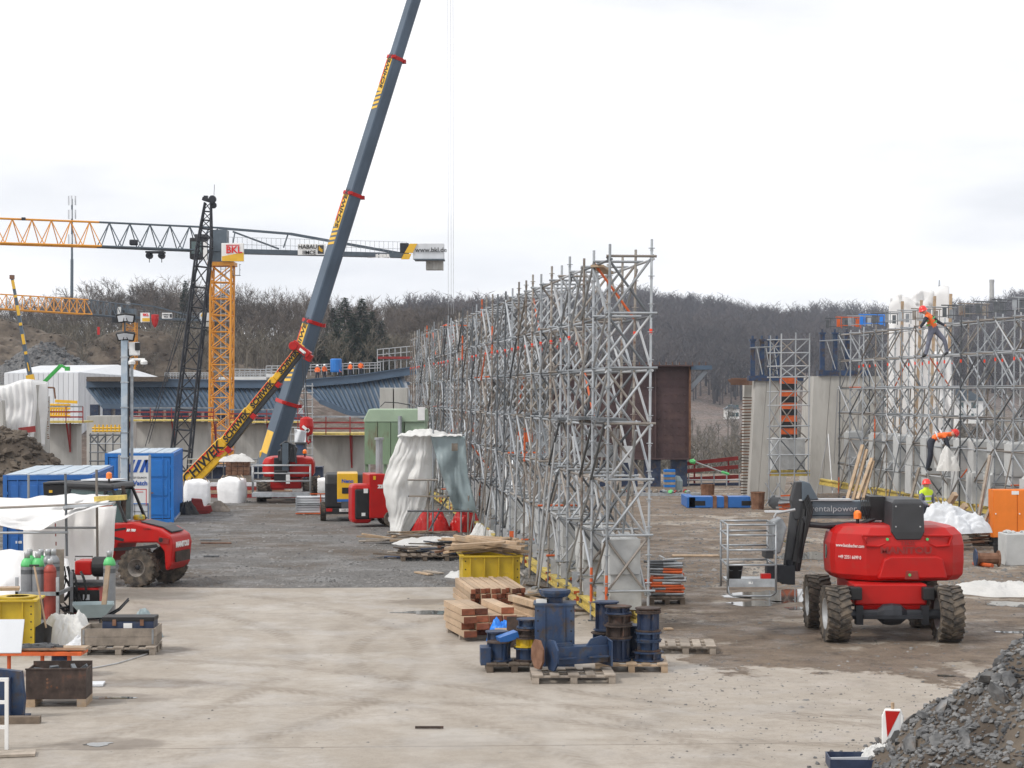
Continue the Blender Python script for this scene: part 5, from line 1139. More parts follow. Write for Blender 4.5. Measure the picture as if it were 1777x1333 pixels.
# side lettering on the left facet
q = Matrix.Translation((tu_x-.875, -.435, 1.60)) @ Matrix.Rotation(math.atan2(-.40, .48), 4, 'Z') @ FRONT
text('www.butzbachvermieter.com'[:3]+'.butzbacher.com', .085, MT['white_paint'], body, q, sx=.75); q2 = Matrix.Translation((tu_x-.885, -.445, 1.40)) @ Matrix.Rotation(math.atan2(-.40, .48), 4, 'Z') @ FRONT
text('+49 2351 6699 0', .085, MT['white_paint'], body, q2, sx=.78)
b = MB(); b.lathe([(.13, 0), (.14, .01), (.05, .03), (.012, .05)], 14, (tu_x-1.19, .3, 1.45), 'x'); b.build('side_lamp', MT['glass'], body)
b = MB(); b.tube((tu_x-.66, .05, 1.93), (tu_x-.66, .05, 2.04), .03, 8); b.m = 1; b.lathe([(.07, 2.04), (.07, 2.14), (.045, 2.18), (.01, 2.19)], 12, (tu_x-.66, .05, 0)); b.build('beacon', [MT['black'], MT['orange_lamp']], bl)
JT = Matrix.Translation((.45, 0, 0)); BT = Matrix.Translation((.60, 0, 0))
# boom arms going left
b = MB(); b.bx(-1.36, -.1, .30, .62, 2.07, 2.34); b.build('lower_boom', MT['crane_grey'], bl, bevel=.02)
b = MB(); b.bx(-1.40, -.45, .27, .65, 2.34, 2.37); b.build('boom_rail', MT['galvanised_light'], bl)
text('rentalpower', .15, MT['galvanised'], bl, at(-.78, .290, 2.2), sx=1.1)
b = MB(); b.bx(-1.34, -.35, .25, .70, 2.03, 2.068); o = b.build('boom_edge', MT['galvanised_dark'], bl)
b = MB(); b.path([(-1.34, .22, 2.06), (-1.25, .22, 1.94), (-1.0, .22, 1.91), (-.3, .22, 1.94), (.0, .25, 2.06)], .045, 8); b.path([(-1.25, .3, 1.9), (-.8, .3, 1.86), (0, .3, 1.92)], .03, 6); b.build('hose_guide', MT['charcoal'], bl)
b = MB()
for i in range(6): b.path([(-.32+i*.03, .25, 2.40), (-.30+i*.03, .18, 2.25), (-.34+i*.03, .22, 2.02)], .012, 5)
b.bx(-.15, .12, .2, .7, 2.0, 2.42); b.build('hose_bundle', MT['black'], bl)
# knuckle and jib
b = MB(); b.T = JT; b.ext([(-1.93, 2.0), (-1.70, 2.02), (-1.58, 2.30), (-1.70, 2.68), (-1.90, 2.68), (-1.98, 2.35)], .30, .62); b.build('knuckle', MT['charcoal'], bl, bevel=.02)
b = MB(); b.T = JT; b.ext([(-1.80, 2.34), (-1.50, 2.36), (-1.66, 2.66), (-1.80, 2.70)], .25, .66); b.build('knuckle_cover', MT['crane_grey'], bl, bevel=.02)
b = MB(); b.T = JT; b.bar((-1.84, .46, 2.66), (-2.06, .30, 1.10), .15, .13, up=(0, 1, 0)); b.build('jib', MT['charcoal'], bl, bevel=.015)
b = MB(); b.T = JT; b.bar((-1.72, .34, 2.3), (-1.92, .22, 1.25), .14, .12, up=(0, 1, 0)); b.tube((-1.75, .26, 2.2), (-1.93, .20, 1.1), .05, 8)
for i in range(4): b.path([(-1.70-.02*i, .25, 2.45-.03*i), (-1.62-.03*i, .2, 2.2), (-1.78, .16, 1.6), (-1.95+.03*i, .2, 1.1)], .018, 5)
b.build('jib_cylinder', MT['black'], bl)
b = MB(); b.T = JT; b.bx(-2.18, -1.95, .1, .42, .88, 1.2); b.bx(-2.45, -2.15, .05, .35, .92, 1.22); b.tube((-2.0, .26, .86), (-2.0, .26, 1.3), .08, 10)
for x in (-2.4, -2.22):
    for z in (.98, 1.16): b.tube((x, .04, z), (x, .06, z), .025, 8)
b.build('jib_joint', MT['black_steel'], bl)
# basket
bk = MB(); bk.T = BT; x0, x1, y0, y1 = -3.34, -2.50, -.40, .75
rail_frame(bk, x0, x1, y0, y1, (1.96, 1.78, 1.52, 1.26), .018, .78)
bk.path([(x0, y0, .9), (x0+.02, y0, .76), (x0+.1, y0, .72), (x1-.1, y0, .72), (x1-.02, y0, .76), (x1, y0, .9)], .02, 8)
basket = bk.build('basket_rail', MT['galvanised_dark' if False else 'galvanised'], bl, smooth=True)
b = MB(); b.T = BT; b.bx(x0+.03, x1-.03, y0+.03, y1-.03, .92, .96); b.bx(x0+.02, x1-.02, y0-.015, y0+.015, .88, 1.02); b.build('basket_floor', MT['galvanised'], bl)
text('BL1', .05, MT['white_paint'], bl, at(-2.94+.6, y0-.02, .95), bold=.003)
b = MB(); b.T = BT; b.ext([(x1-.05, 1.42), (x1+.10, 1.45), (x1+.22, 1.9), (x1+.12, 2.08), (x1-.04, 2.0)], -.25, .25); b.build('control_box', MT['galvanised'], bl, bevel=.03)
b = MB(); b.T = BT; b.bx(x1-.16, x1-.02, -.25, .3, 1.36, 1.5); b.build('control_tray', MT['charcoal'], bl); b = MB(); b.T = BT; b.path([(x1-.02, -.3, 2.08), (x1+.02, -.3, 2.16), (x1+.35, -.3, 2.22)], .025, 8); b.build('handle', MT['galvanised_light'], bl)
b = MB(); b.T = BT; b.bx(x1-.25, x1-.08, y0+.05, y0+.2, .96, 1.1); b.build('foot_pedal', MT['red_paint'], bl)
buck = thing('bucket', 'black bucket standing in the basket of the large red lift', 'bucket', (6.50-2.60, 35.1-.25, .962)); MB().lathe([(.10, 0), (.145, .27), (.155, .28), (.155, .30), (.14, .30), (.095, .02)], 16).build('pail', MT['black'], buck, smooth=True); MB().path([(-.14, 0, .27), (-.1, -.12, .2), (.1, -.12, .2), (.14, 0, .27)], .006, 5).build('handle', MT['galvanised_dark'], buck)
# --- second red boom lift, facing us with its basket
T2 = tyre_meshes(.44, .36, .25)
g2 = G(495, 872); l2 = thing('boom_lift', 'smaller red boom lift with basket towards us in front of the crane boom', 'boom lift', (g2.x, g2.y, 0), R(4))
for x, y in ((-.95, .5), (.85, .5), (-.85, 2.7), (.95, 2.7)): wheel(l2, T2, x, y+.2, .45, .1)
MB().bx(-.6, .6, .6, 2.8, .5, .9).build('chassis', MT['red_paint'], l2, bevel=.03)
b = MB(); pl2 = [(-.75, .5), (.75, .45), (1.0, .8), (1.02, 1.9), (.8, 2.4), (-.8, 2.4), (-1.02, 1.9), (-1.0, .8)]
b.loft([[(x*k+.08, y, z) for x, y in pl2] for k, z in ((.93, .95), (1, 1.08), (1, 1.5), (.92, 1.68), (.7, 1.74))]); tb2 = b.build('turret_body', MT['red_paint'], l2, bevel=.06)
b = MB(); b.bx(-.45, .15, .3, .7, .95, 1.72); b.bx(-.3, .2, .35, 1.9, 1.6, 2.0); b.build('boom_base', MT['black'], l2, bevel=.03)
b = MB(); b.ext([(-.25, 1.6), (.35, 1.55), (.45, 2.1), (.2, 2.32), (-.15, 2.25)], .2, .6); b.path([(-.2, .15, 2.2), (.0, .1, 2.35), (.35, .1, 2.2), (.42, .1, 1.5)], .05, 6); b.path([(-.1, .1, 1.2), (.1, .02, 1.5), (.25, .05, 2.1)], .04, 6); b.build('jib', MT['charcoal'], l2, bevel=.02)
MB().bx(-.12, .12, .0, .3, .9, 2.3).build('jib_arm', MT['crane_grey'], l2)
bk = MB(); rail_frame(bk, -1.22, .98, -.75, -.05, (1.45, 1.15, .85), .022, .42); bk.build('basket_rail', MT['galvanised_light'], l2, smooth=True)
MB().bx(-1.24, 1.0, -.78, -.02, .25, .42).build('basket_floor', MT['galvanised'], l2)
b = MB(); b.bx(-.4, .1, -.5, -.1, .8, 1.25); b.build('control_box', MT['black'], l2, bevel=.02); MB().bx(.05, .2, -.52, -.5, .75, 1.1).build('notice', MT['white_paint'], l2)
b = MB(); b.tube((.72, 1.0, 1.7), (.72, 1.0, 1.86), .03, 8); b.m = 1; b.lathe([(.08, 1.86), (.08, 1.96), (.04, 2.02), (.01, 2.03)], 12, (.72, 1.0, 0)); b.build('beacon', [MT['black'], MT['orange_lamp']], l2)
# --- rough terrain forklift at the left
T3 = tyre_meshes(.425, .36, .2, 16)
g3 = G(240, 1019); fk = thing('forklift', 'red rough terrain forklift with big muddy tyre half hidden by white sheeting', 'forklift', (g3.x, g3.y, 0), R(-13))
# local: x towards the rear (right), y away; wheel axle along y
W90 = R(90)
T3[1].materials[0] = MT['rim_dirty']
o = wheel(fk, T3, 0, .05, .43, W90, .3); wheel(fk, T3, .26, 1.05, .43, W90+.25, .9); wheel(fk, T3, -2.0, 0, .43, W90, .9); wheel(fk, T3, -2.0, 1.13, .43, W90, .9)
prof = [(-.95, .50), (-.62, .55), (-.50, .95), (.38, .98), (.52, .78), (.54, .42), (.58, .36), (.66, .50), (.70, .95), (.66, 1.12), (.42, 1.28), (-.15, 1.42), (-.60, 1.40), (-.95, 1.18)]
prof = [(x*1.14 if x > .3 else x, z) for x, z in prof]
b = MB(); b.ext(prof, .02, 1.14); bd = b.build('body', MT['red_paint'], fk, bevel=.04)
MB().ext([(-.60, .85), (.1, .90), (.42, .95), (.46, .88), (.1, .83), (-.56, .78)], -.02, .02).build('arch_trim', MT['black'], bd)
b = MB(); b.ext([(.46, .98), (.70, .96), (.72, 1.07), (.48, 1.11)], -.004, .03); b.build('lamp_recess', MT['red_dull'], bd); b = MB(); b.bx(.78, .812, .2, .98, .55, .78); b.build('rear_grille', MT['rusty_dark'], bd)
b = MB(); b.tube((.53, -.01, 1.04), (.53, .03, 1.04), .05, 10); b.build('rear_lamp', MT['black'], bd); text('MANITOU', .16, MT['white_paint'], bd, Matrix.Translation((.803, .56, .92)) @ Matrix.Rotation(R(90), 4, 'Z') @ FRONT, bold=.01); text('50 700', .075, MT['white_paint'], bd, at(-.18, .012, 1.24), shear=.3, bold=.004); text('LX PTM', .05, MT['rusty_dark'], bd, at(.2, .012, 1.27))
b = MB(); b.ext([(-.05, 1.405), (.46, 1.30), (.68, 1.19), (.68, 1.215), (.46, 1.325), (-.05, 1.43)], .25, .92); b.build('hood_mat', MT['charcoal'], fk)
MB().lathe([(.10, 0), (.13, .02), (.13, .09), (.1, .12)], 14, (-.22, .55, 1.43)).build('air_filter', MT['yellow_dirty'], fk); MB().tube((-.5, .3, 1.4), (-.47, .3, 2.05), .06, 10).tube((-.47, .3, 2.05), (-.5, .3, 2.2), .045, 8).build('exhaust', MT['rusty_dark'], fk)
b = MB()
for y in (.04, 1.1):
    b.bar((-.95, y, 1.15), (-.78, y, 2.12), .06, .06); b.bar((-.30, y, 1.42), (-.62, y, 2.12), .06, .05); b.bar((-1.9, y, 1.0), (-1.65, y, 2.15), .06, .06); b.bar((-.62, y, 2.12), (-1.7, y, 2.17), .07, .07); b.bar((-.95, y, 1.15), (-.35, y, 1.02), .06, .06); b.bar((-.95, y, 1.18), (-.30, y, 1.28), .05, .05)
b.build('cab_frame', MT['black'], fk); b = MB(); b.ext([(-1.75, 2.16), (-.55, 2.14), (-.6, 2.26), (-1.7, 2.30)], -.02, 1.16); b.build('cab_roof', MT['charcoal'], fk, bevel=.04); MB().bx(-1.5, -.75, .3, 1.1, 2.30, 2.33).build('roof_window', MT['panel_white'], fk)
MB().ext([(-1.85, 1.1), (-.97, 1.2), (-.82, 2.1), (-1.6, 2.13)], .03, .045).build('side_window', MT['glass'], fk)
MB().ext([(-.93, 1.22), (-.36, 1.40), (-.62, 2.08), (-.78, 2.08)], .05, .06).build('quarter_window', MT['glass'], fk)
MB().bx(-.66, -.64, .1, 1.05, 1.42, 2.1).build('rear_window', MT['glass'], fk)
MB().ext([(-2.0, .6), (-.95, .62), (-.55, 1.0), (-.95, 1.14), (-1.85, 1.05)], -.02, .03).build('door', MT['red_dull'], fk); text('MSI', .11, MT['panel_white'], fk, at(-1.0, -.03, 1.0), bold=.004)
for x in (-.78, -.68): MB().lathe([(.045, -.03), (.04, .02)], 10, (x, -.03, .80), 'y').build('work_lamp', MT['white_paint'], fk)
b = MB(); b.tube((-.78, .2, 2.26), (-.78, .2, 2.36), .025, 8); b.m = 1; b.lathe([(.065, 2.36), (.065, 2.47), (.04, 2.50), (.01, 2.51)], 12, (-.78, .2, 0)); b.build('beacon', [MT['black'], MT['orange_lamp']], fk)
# --- compressor trailer and heater
g4 = G(603, 905); cp = thing('compressor', 'yellow and black compressor trailer beside the red heater', 'compressor', (g4.x, g4.y, 0), R(5))
b = MB(); b.extx([(0, .42), (0, 1.25), (.12, 1.55), (2.2, 1.55), (2.3, 1.3), (2.3, .42)], -.74, .74); b.build('hood', MT['black'], cp, bevel=.08)
MB().bx(-.34, .34, -.02, 1.6, .62, 1.585).build('yellow_panel', MT['yellow_paint'], cp, bevel=.02); MB().bx(-.18, .18, -.03, .05, .92, 1.12).build('lamp_window', MT['black'], cp); MB().bx(-.34, .34, -.028, .05, .64, .74).build('blue_band', MT['container_blue'], cp)
text('Neno', .17, MT['blue_text'], cp, at(0, -.025, 1.33), bold=.006)
MB().bx(-.2, .2, -.04, .05, .40, .66).build('control_recess', MT['galvanised_dark'], cp); MB().bx(-.74, .74, -.12, .02, .25, .42).build('bumper', MT['black'], cp); MB().bx(-.27, .27, -.135, -.12, .33, .43).build('number_plate', MT['white_paint'], cp); text('LÜD CB 12', .08, MT['black'], cp, at(0, -.14, .38))
for s in (-1, 1): MB().bx(s*.6-.1, s*.6+.1, -.14, -.1, .34, .44).build('rear_light', MT['red_paint'], cp)
TS = tyre_meshes(.31, .18, .19, 26)
for s in (-1, 1): wheel(cp, TS, s*.80, .5, .31)
g5 = G(652, 915); ht = thing('site_heater', 'red site heater on wheels with black grille and steel flue', 'heater', (g5.x, g5.y, 0), R(14))
MB().ext([(-.2, .28), (.86, .28), (.84, .52), (.34, 1.68), (-.2, 1.68)], 0, 1.3).build('cabinet', MT['red_paint'], ht, bevel=.03); MB().bx(-.74, -.1, .05, .9, .12, 1.36).build('burner_box', MT['red_paint'], ht, bevel=.12); MB().bx(-.66, -.18, .02, .3, .24, 1.22).build('grille', MT['black'], ht, bevel=.06)
MB().bx(-.38, -.25, .0, .05, 1.08, 1.22).build('notice', MT['white_paint'], ht); MB().bx(-.45, -.33, .0, .05, .36, .46).build('lower_notice', MT['white_paint'], ht); MB().bx(-.08, -.0, -.012, .05, 1.5, 1.62).build('side_notice', MT['yellow_paint'], ht); text('ZE', .14, MT['white_paint'], ht, at(.15, -.01, 1.28), bold=.01)
MB().tube((.2, .5, 1.68), (.2, .5, 2.75), .11, 12).tube((.2, .5, 2.75), (.2, .5, 2.82), .15, 12).build('flue', MT['galvanised_light'], ht, smooth=False)
for y in (.02, 1.2): o = MB().lathe([(.13, -.06), (.24, -.06), (.26, 0), (.24, .06), (.13, .06)], 18, (.5, y-.08, .26), 'y').build('tyre', MT['rubber'], ht); MB().lathe([(.01, -.065), (.13, -.07), (.135, 0), (.01, .06)], 16, (.5, y-.08, .26), 'y').build('rim', MT['white_paint'], o)
# ---------------------------------------------------------------- left side: containers, mast, shelter, welding corner
def container(label, loc, rz, w, l, h, mt, open_right=False, sky=False):
    r = thing('shipping_container', label, 'container', loc, rz); m = MT[mt]
    # corner posts, rails
    for x in (0, w):
        for y in (0, l): MB().bx(x-.05+(.05 if x == 0 else -.05), x+.05+(.05 if x == 0 else -.05), y-.05+(.05 if y == 0 else -.05), y+.05+(.05 if y == 0 else -.05), .0, h).build('corner_post', m, r)
    for z in (.06, h-.06):
        MB().bx(.1, w-.1, .012, .10, z-.06, z+.055).build('rail', m, r); MB().bx(w-.09, w-.012, .1, l-.1, z-.06, z+.055).build('rail', m, r)
    for x in (0, w):                                    # corrugated sides
        pts = []; n = int(l/.28)
        for i in range(n):
            y = .1+(l-.2)*i/n; q = (l-.2)/n
            pts += [(y, 0), (y+q*.35, 0), (y+q*.5, .03), (y+q*.85, .03)]
        pts.append((l-.1, 0)); b = MB(); sx = 1 if x == 0 else -1
        v = []
        for y, o in pts: v += [(x+sx*(.02+o), y, .12), (x+sx*(.02+o), y, h-.12)]
        b.add(v, [(2*i, 2*i+2, 2*i+3, 2*i+1) for i in range(len(pts)-1)]); b.build('side_wall', m, r, solid=.01)
    b = MB(); n = 8
    for i in range(n): b.bx(.06+(w-.12)*i/n, .06+(w-.12)*(i+.9)/n, .06, l-.06, h-.02, h+.012+.008*(i % 2))
    b.build('roof', MT['container_roof'], r); MB().bx(.05, w-.05, .05, l-.05, .06, .12).build('floor', MT['wood_dark'], r)
    MB().bx(.1, w-.1, l-.08, l-.03, .1, h-.1).build('end_wall', m, r)
    for k in range(2):
        if open_right and k: continue
        x0, x1 = (.12, w/2-.01) if k == 0 else (w/2+.01, w-.12)
        d = MB().bx(x0, x1, .03, .07, .14, h-.14).build('door', m, r)
        for i in range(3): z = .2+i*(h-.4)/3; MB().bx(x0+.08, x1-.08, .012, .032, z+.05, z+(h-.4)/3-.05).build('door_panel', m, d, bevel=.008)
        for fx in (.25, .75): MB().tube((x0+(x1-x0)*fx, -.005, .1), (x0+(x1-x0)*fx, -.005, h-.1), .014, 6).build('lock_rod', m, d)
        for z in (.4, 1.0, 1.8): MB().bx((x0-.09) if k == 0 else x1, x0 if k == 0 else x1+.09, -.005, .03, z, z+.07).build('hinge', m, d)
        MB().bx(x0+(x1-x0)*.2, x0+(x1-x0)*.45, -.022, -.008, .95, .99).build('handle', MT['rust'], d)
    return r
ca = container('dark blue container with one door open behind the white shelter', (P(5, 0, 48).x, 48, 0), R(6.4), 2.12, 6.0, 2.27, 'container_blue', True)
MB().bx(.3, .45, -.002, .01, .62, .68).build('plate', MT['white_paint'], ca)
cb_ = container('bright blue container behind the security board', (P(182, 0, 65).x, 65, 0), R(6.4), 2.22, 5.6, 2.27, 'container_sky')
for i in range(6): MB().bx(2.215, 2.226, .5+i*.8, .9+i*.8, .02, .10).build('fork_pocket', MT['panel_white'], cb_)
o = thing('waste_bin', 'black waste bin standing in the open dark blue container', 'waste bin', (P(95, 0, 47).x, 47.2, 1.1)); MB().loft([[(-.2, -.2, 0), (.2, -.2, 0), (.2, .2, 0), (-.2, .2, 0)], [(-.27, -.27, 1.0), (.27, -.27, 1.0), (.27, .27, 1.0), (-.27, .27, 1.0)]]).build('body', MT['black'], o, bevel=.03); MB().box((0.05, 0, 1.03), (.62, .6, .06), (0, -.05, 0)).build('lid', MT['charcoal'], o, bevel=.02); MB().bx(-.12, -.04, -.27, -.262, .8, .86).build('sticker', MT['yellow_paint'], o)
MB().bx(-.3, .3, -.3, .3, -1.1, 0).build('stand', MT['wood_dark'], o)
# security mast with sign board
g = Vector((P(234, 0, 60).x, 60, 0)); sm_ = thing('security_mast', 'grey security mast with lamps and cameras behind the forklift', 'security mast', (P(216.5, 0, 59.3).x, 59.3, 0))
zt = P(0, 588, 59.3).z
MB().bx(-.095, .095, -.095, .095, 0, zt).build('pole', MT['container_roof'], sm_, bevel=.015); MB().bx(.16, .24, .02, .1, 0, zt-.6).build('back_pole', MT['galvanised'], sm_); MB().tube((.13, -.02, .5), (.13, -.02, zt-.3), .025, 6).build('cable', MT['black'], sm_)
for z in np.arange(.8, zt, .75): MB().bx(-.11, .13, -.11, .11, z, z+.03).build('clamp', MT['galvanised'], sm_)
for z, a in ((zt+.08, .5), (zt+.62, .25)):
    for s in (-1, 1):
        l_ = MB().box((s*.1+.05, -.1, z), (.34, .12, .26), (a, s*.12, s*.3)).build('floodlight', MT['black'], sm_, bevel=.02); MB().box((s*.1+.05, -.165, z-.02), (.26, .02, .18), (a, s*.12, s*.3)).build('lens', MT['panel_white'], l_)
MB().bx(-.03, .03, -.03, .03, zt, zt+.75).build('lamp_post', MT['galvanised_dark'], sm_)
MB().bx(.12, .42, -.05, .2, zt-.5, zt-.1).build('camera_box', MT['white_paint'], sm_, bevel=.03); MB().bx(.33, .47, -.14, .0, zt-.35, zt-.12).build('camera', MT['black'], sm_); MB().tube((.15, 0, zt-.62), (.6, 0, zt-.62), .04, 8).build('camera_arm', MT['white_paint'], sm_)
for x in (.22, .58): MB().lathe([(.02, 0), (.1, .02), (.11, .10), (.06, .15)], 12, (x, -.05, zt-.78)).build('dome_camera', MT['white_paint'], sm_)
sb = thing('security_sign', 'white security sign board with blue diagonal stripes before the bright blue container', 'sign board', g)
x0, x1 = P(208, 0, 60).x-g.x, P(258, 0, 60).x-g.x; zt_, zb_ = P(0, 791, 60).z, P(0, 905, 60).z
MB().bx(x0, x1, -.01, .02, zb_+.55, zt_).build('board', MT['white_paint'], sb); MB().bx(x0+.03, x1-.03, -.005, .02, zb_, zb_+.52).build('lower_board', MT['panel_white'], sb)
for x in (x0-.05, x1): MB().bx(x, x+.06, -.02, .06, 0, zt_+.03).build('frame_post', MT['galvanised_light'], sb)
for i in range(5):
    xa = x0+.02+i*.19; b = MB(); hz0, hz1 = zt_-.50, zt_-.12; c0, c1 = max(x0+.01, xa), min(x1-.01, xa+.11)
    b.ext([(c0, hz0), (min(x1-.02, c0+.11), hz0), (min(x1-.01, c0+.26), hz1), (min(x1-.1, c0+.15), hz1)], -.018, -.011); b.build('blue_stripe', MT['blue_text'], sb)
text('GESCHÜTZT DURCH', .075, MT['charcoal'], sb, at((x0+x1)/2, -.016, zt_-.66), sx=1.05); text('BauWatch', .19, MT['blue_text'], sb, at((x0+x1)/2, -.016, zt_-.83), bold=.006)
b = MB(); xa = x0+.3
for q in ((xa, x1-.06, zt_-1.02, zt_-1.00), (x1-.08, x1-.06, zt_-1.5, zt_-1.0), (xa+.08, x1-.16, zt_-1.10, zt_-1.08), (xa+.08, xa+.11, zt_-1.4, zt_-1.1)): b.bx(q[0], q[1], -.016, -.012, q[2], q[3])
b.build('red_line', MT['red_text'], sb)
b = MB()
for i in range(5): b.bx(x0+.04+i*.2, x0+.05+i*.2, -.02, -.012, zb_, zb_+.52)
for z in (.12, .3, .5): b.bx(x0+.03, x1-.03, -.02, -.012, zb_+z, zb_+z+.01)
b.build('mesh_wire', MT['charcoal'], sb)
# white sheeted shelter
sh = thing('sheeted_shelter', 'scaffold tube shelter draped with white sheeting at the left edge', 'shelter', (P(110, 0, 41.5).x, 41.5, 0)); ds = 41
tubes('post', [(P(50, 1035, ds+1.5), P(49.5, 824, ds+1.5)), (P(116, 965, ds-.6), P(113.5, 822, ds-.6)), (P(170, 1036, ds+.6), P(167.5, 815, ds+.6)), (P(-10, 1040, ds), P(-10, 830, ds))], .027, sh, ('tube_old', 'galvanised', 'galvanised_dark'))
tubes('rail', [(P(-20, 925, ds-.65), P(118, 924, ds-.65)), (P(52, 916, ds+.8), P(170, 916, ds+.8)), (P(-20, 882, ds-.6), P(200, 873, ds-.5)), (P(112, 884, ds-.6), P(200, 872, ds+1.4))], .025, sh, ('galvanised', 'tube_old'))
rel(MB().bar(P(112, 880, ds-.7), P(196, 874, ds-.7), .3, .05).build('edge_board', MT['galvanised'], sh), sh)
rel(MB().bar(P(165, 866, ds), P(219, 863, ds), .2, .1).build('yellow_board', MT['yellow_beam'], sh), sh); rel(MB().bar(P(172, 877, ds-.72), P(195, 875, ds-.72), .06, .07).build('orange_end', MT['orange_paint'], sh), sh)
def roofsheet(u, v):
    px = -25+u*215; top = 863+3*math.sin(u*6)-4*u; low = 905+20*math.sin(min(1, u*1.35)*math.pi)*(1-u*.6)-34*max(0, u-.45)*1.6
    p = P(px, top+(low-top)*v, ds-.75+1.6*(1-v)); p.z += .05*noise.noise(Vector((u*8, v*4, 2))); p.y += .18*math.sin(v*7+u*5)+.12*noise.noise(Vector((u*10, v*6, 4))); return p
b = MB(); b.grid(60, 16, roofsheet); rel(b.build('roof_sheet', MT['sheet_clean'], sh, smooth=True, solid=.01), sh)
def sidesheet(u, v):
    px = 40+u*(162-v*26)+ (14*v*u); p = P(px, 878+v*146, ds+1.3); p.y += .04*math.sin(u*26+v*2)+.2*noise.noise(Vector((u*5, v*3, 8))); return p
b = MB(); b.grid(56, 20, sidesheet); rel(b.build('side_sheet', MT['sheet_clean'], sh, smooth=True, solid=.01), sh)
def leftsheet(u, v):
    px = -30+u*150+v*8; p = P(px, 952+v*88+26*(1-v)*abs(u-.35), ds-1.2-v*1.5); p.y += .2*math.sin(u*12+v*3)+.3*noise.noise(Vector((u*4, v*4, 12))); p.z = max(.03, p.z); return p
b = MB(); b.grid(36, 16, leftsheet); rel(b.build('low_sheet', MT['sheet_clean'], sh, smooth=True, solid=.01), sh)
def rightsheet(u, v):
    px = 105+u*40; p = P(px-10*v, 965+v*95, ds-1.8); p.y += .25*math.sin(u*9)+.3*noise.noise(Vector((u*4, v*4, 15))); return p
# printed red marks on the sheeting
for i in range(7): rel(MB().bx(-.012, .012, 0, .002, -.04, .04).build('red_mark', MT['red_dull'], sh), sh).matrix_basis = Matrix.Translation(P(97+.6*i, 895+i*16, ds+.9)-Vector((0, .08, 0)))
# gas cylinders in a rack
def cylinder(px, py, lab, sh_mat, body='cyl_grey', hgt=1.38, d=None, rr=.112):
    g = G(px, py) if d is None else Vector((P(px, 0, d).x, d, .05)); r = thing('gas_cylinder', lab, 'gas cylinder', g, random.uniform(0, 3))
    MB().lathe([(rr*.9, 0), (rr, .03), (rr, hgt*.80)], 18).build('body', MT[body], r, smooth=False)
    MB().lathe([(rr*1.002, hgt*.80), (rr*1.002, hgt*.83), (rr*.85, hgt*.875), (rr*.5, hgt*.91), (.035, hgt*.92)], 18).build('shoulder', MT[sh_mat], r, smooth=True)
    MB().lathe([(.05, hgt*.915), (.052, hgt*.98), (.04, hgt), (.01, hgt)], 12).build('valve_cap', MT['galvanised_light'], r, smooth=True)
    MB().lathe([(rr*1.004, hgt*.70), (rr*1.004, hgt*.76)], 18, cap=False).build('label_band', MT['galvanised_dark' if body == 'cyl_grey' else body], r)
CYL = [(47, 36.0, 'grey cylinder with green shoulder at the left front of the rack', 'cyl_green', 'cyl_grey'), (66, 36.0, 'grey cylinder with green shoulder in the middle front of the rack', 'cyl_green', 'cyl_grey'), (87, 35.9, 'dark red cylinder at the right front of the rack', 'cyl_red', 'cyl_red'), (52, 36.6, 'grey cylinder with green shoulder behind, at the left of the rack', 'cyl_green', 'cyl_grey'), (71, 36.6, 'grey cylinder with green shoulder behind, in the middle of the rack', 'cyl_green', 'cyl_grey'), (83, 36.6, 'all grey cylinder behind the red one in the rack', 'cyl_grey', 'cyl_grey'), (93, 36.6, 'all grey cylinder at the back right corner of the rack', 'cyl_grey', 'cyl_grey')]
for px, d, lab, s_, bd_ in CYL: cylinder(px, 0, lab, s_, bd_, d=d, hgt=1.34 if bd_ == 'cyl_grey' else 1.22)
cylinder(190, 1084, 'single grey cylinder with green shoulder beside the welding machine', 'cyl_green', hgt=1.36)
rk_ = thing('cylinder_rack', 'galvanised steel rack holding seven gas cylinders', 'rack', (P(70, 0, 36.2).x, 36.2, 0)); xa, xb = P(33, 0, 36).x, P(108, 0, 36).x
for z in (.12, .62): rel(MB().bx(xa, xb, 35.72, 35.76, z, z+.07).build('front_bar', MT['galvanised'], rk_), rk_)
for x in (xa, xb-.05): 
    for y in (35.72, 36.85): rel(MB().bx(x, x+.05, y, y+.05, 0, .95).build('post', MT['galvanised'], rk_), rk_)
    rel(MB().bx(x, x+.05, 35.78, 36.85, .62, .68).build('side_bar', MT['galvanised'], rk_), rk_)
rel(MB().bx(xa, xb, 35.8, 36.85, .03, .06).build('floor', MT['galvanised_dark'], rk_), rk_)
tag(MB().box(P(98, 1000, 36.95), (.28, .03, 1.0), (0, 0, .1)).build('board', MT['wood_grey']), 'brown board standing behind the gas cylinder rack', 'board')
# welding machine
g = G(145, 1078); wm = thing('welding_machine', 'red welding machine with black cable reel on a trolley', 'welding machine', g)
MB().bx(-.25, .28, 0, .6, .12, .62).build('power_source', MT['red_paint'], wm, bevel=.03); MB().bx(-.18, .14, .05, .55, .85, 1.12).build('wire_feeder', MT['red_paint'], wm, bevel=.03); MB().bx(-.27, .3, -.03, .0, .16, .58).build('front_panel', MT['black'], wm); MB().bx(.0, .12, -.045, -.03, .4, .5).build('display', MT['panel_white'], wm); text('EWM', .08, MT['white_paint'], wm, at(-.13, -.04, .34), bold=.003)
MB().lathe([(.03, -.13), (.17, -.13), (.19, -.10), (.19, .10), (.17, .13), (.03, .13)], 20, (.27, .2, 1.0), 'x').build('cable_reel', MT['black'], wm); MB().path([(-.18, .1, 1.12), (-.18, .1, 1.2), (.15, .1, 1.2), (.15, .1, 1.12)], .012, 6).build('handle', MT['black'], wm)
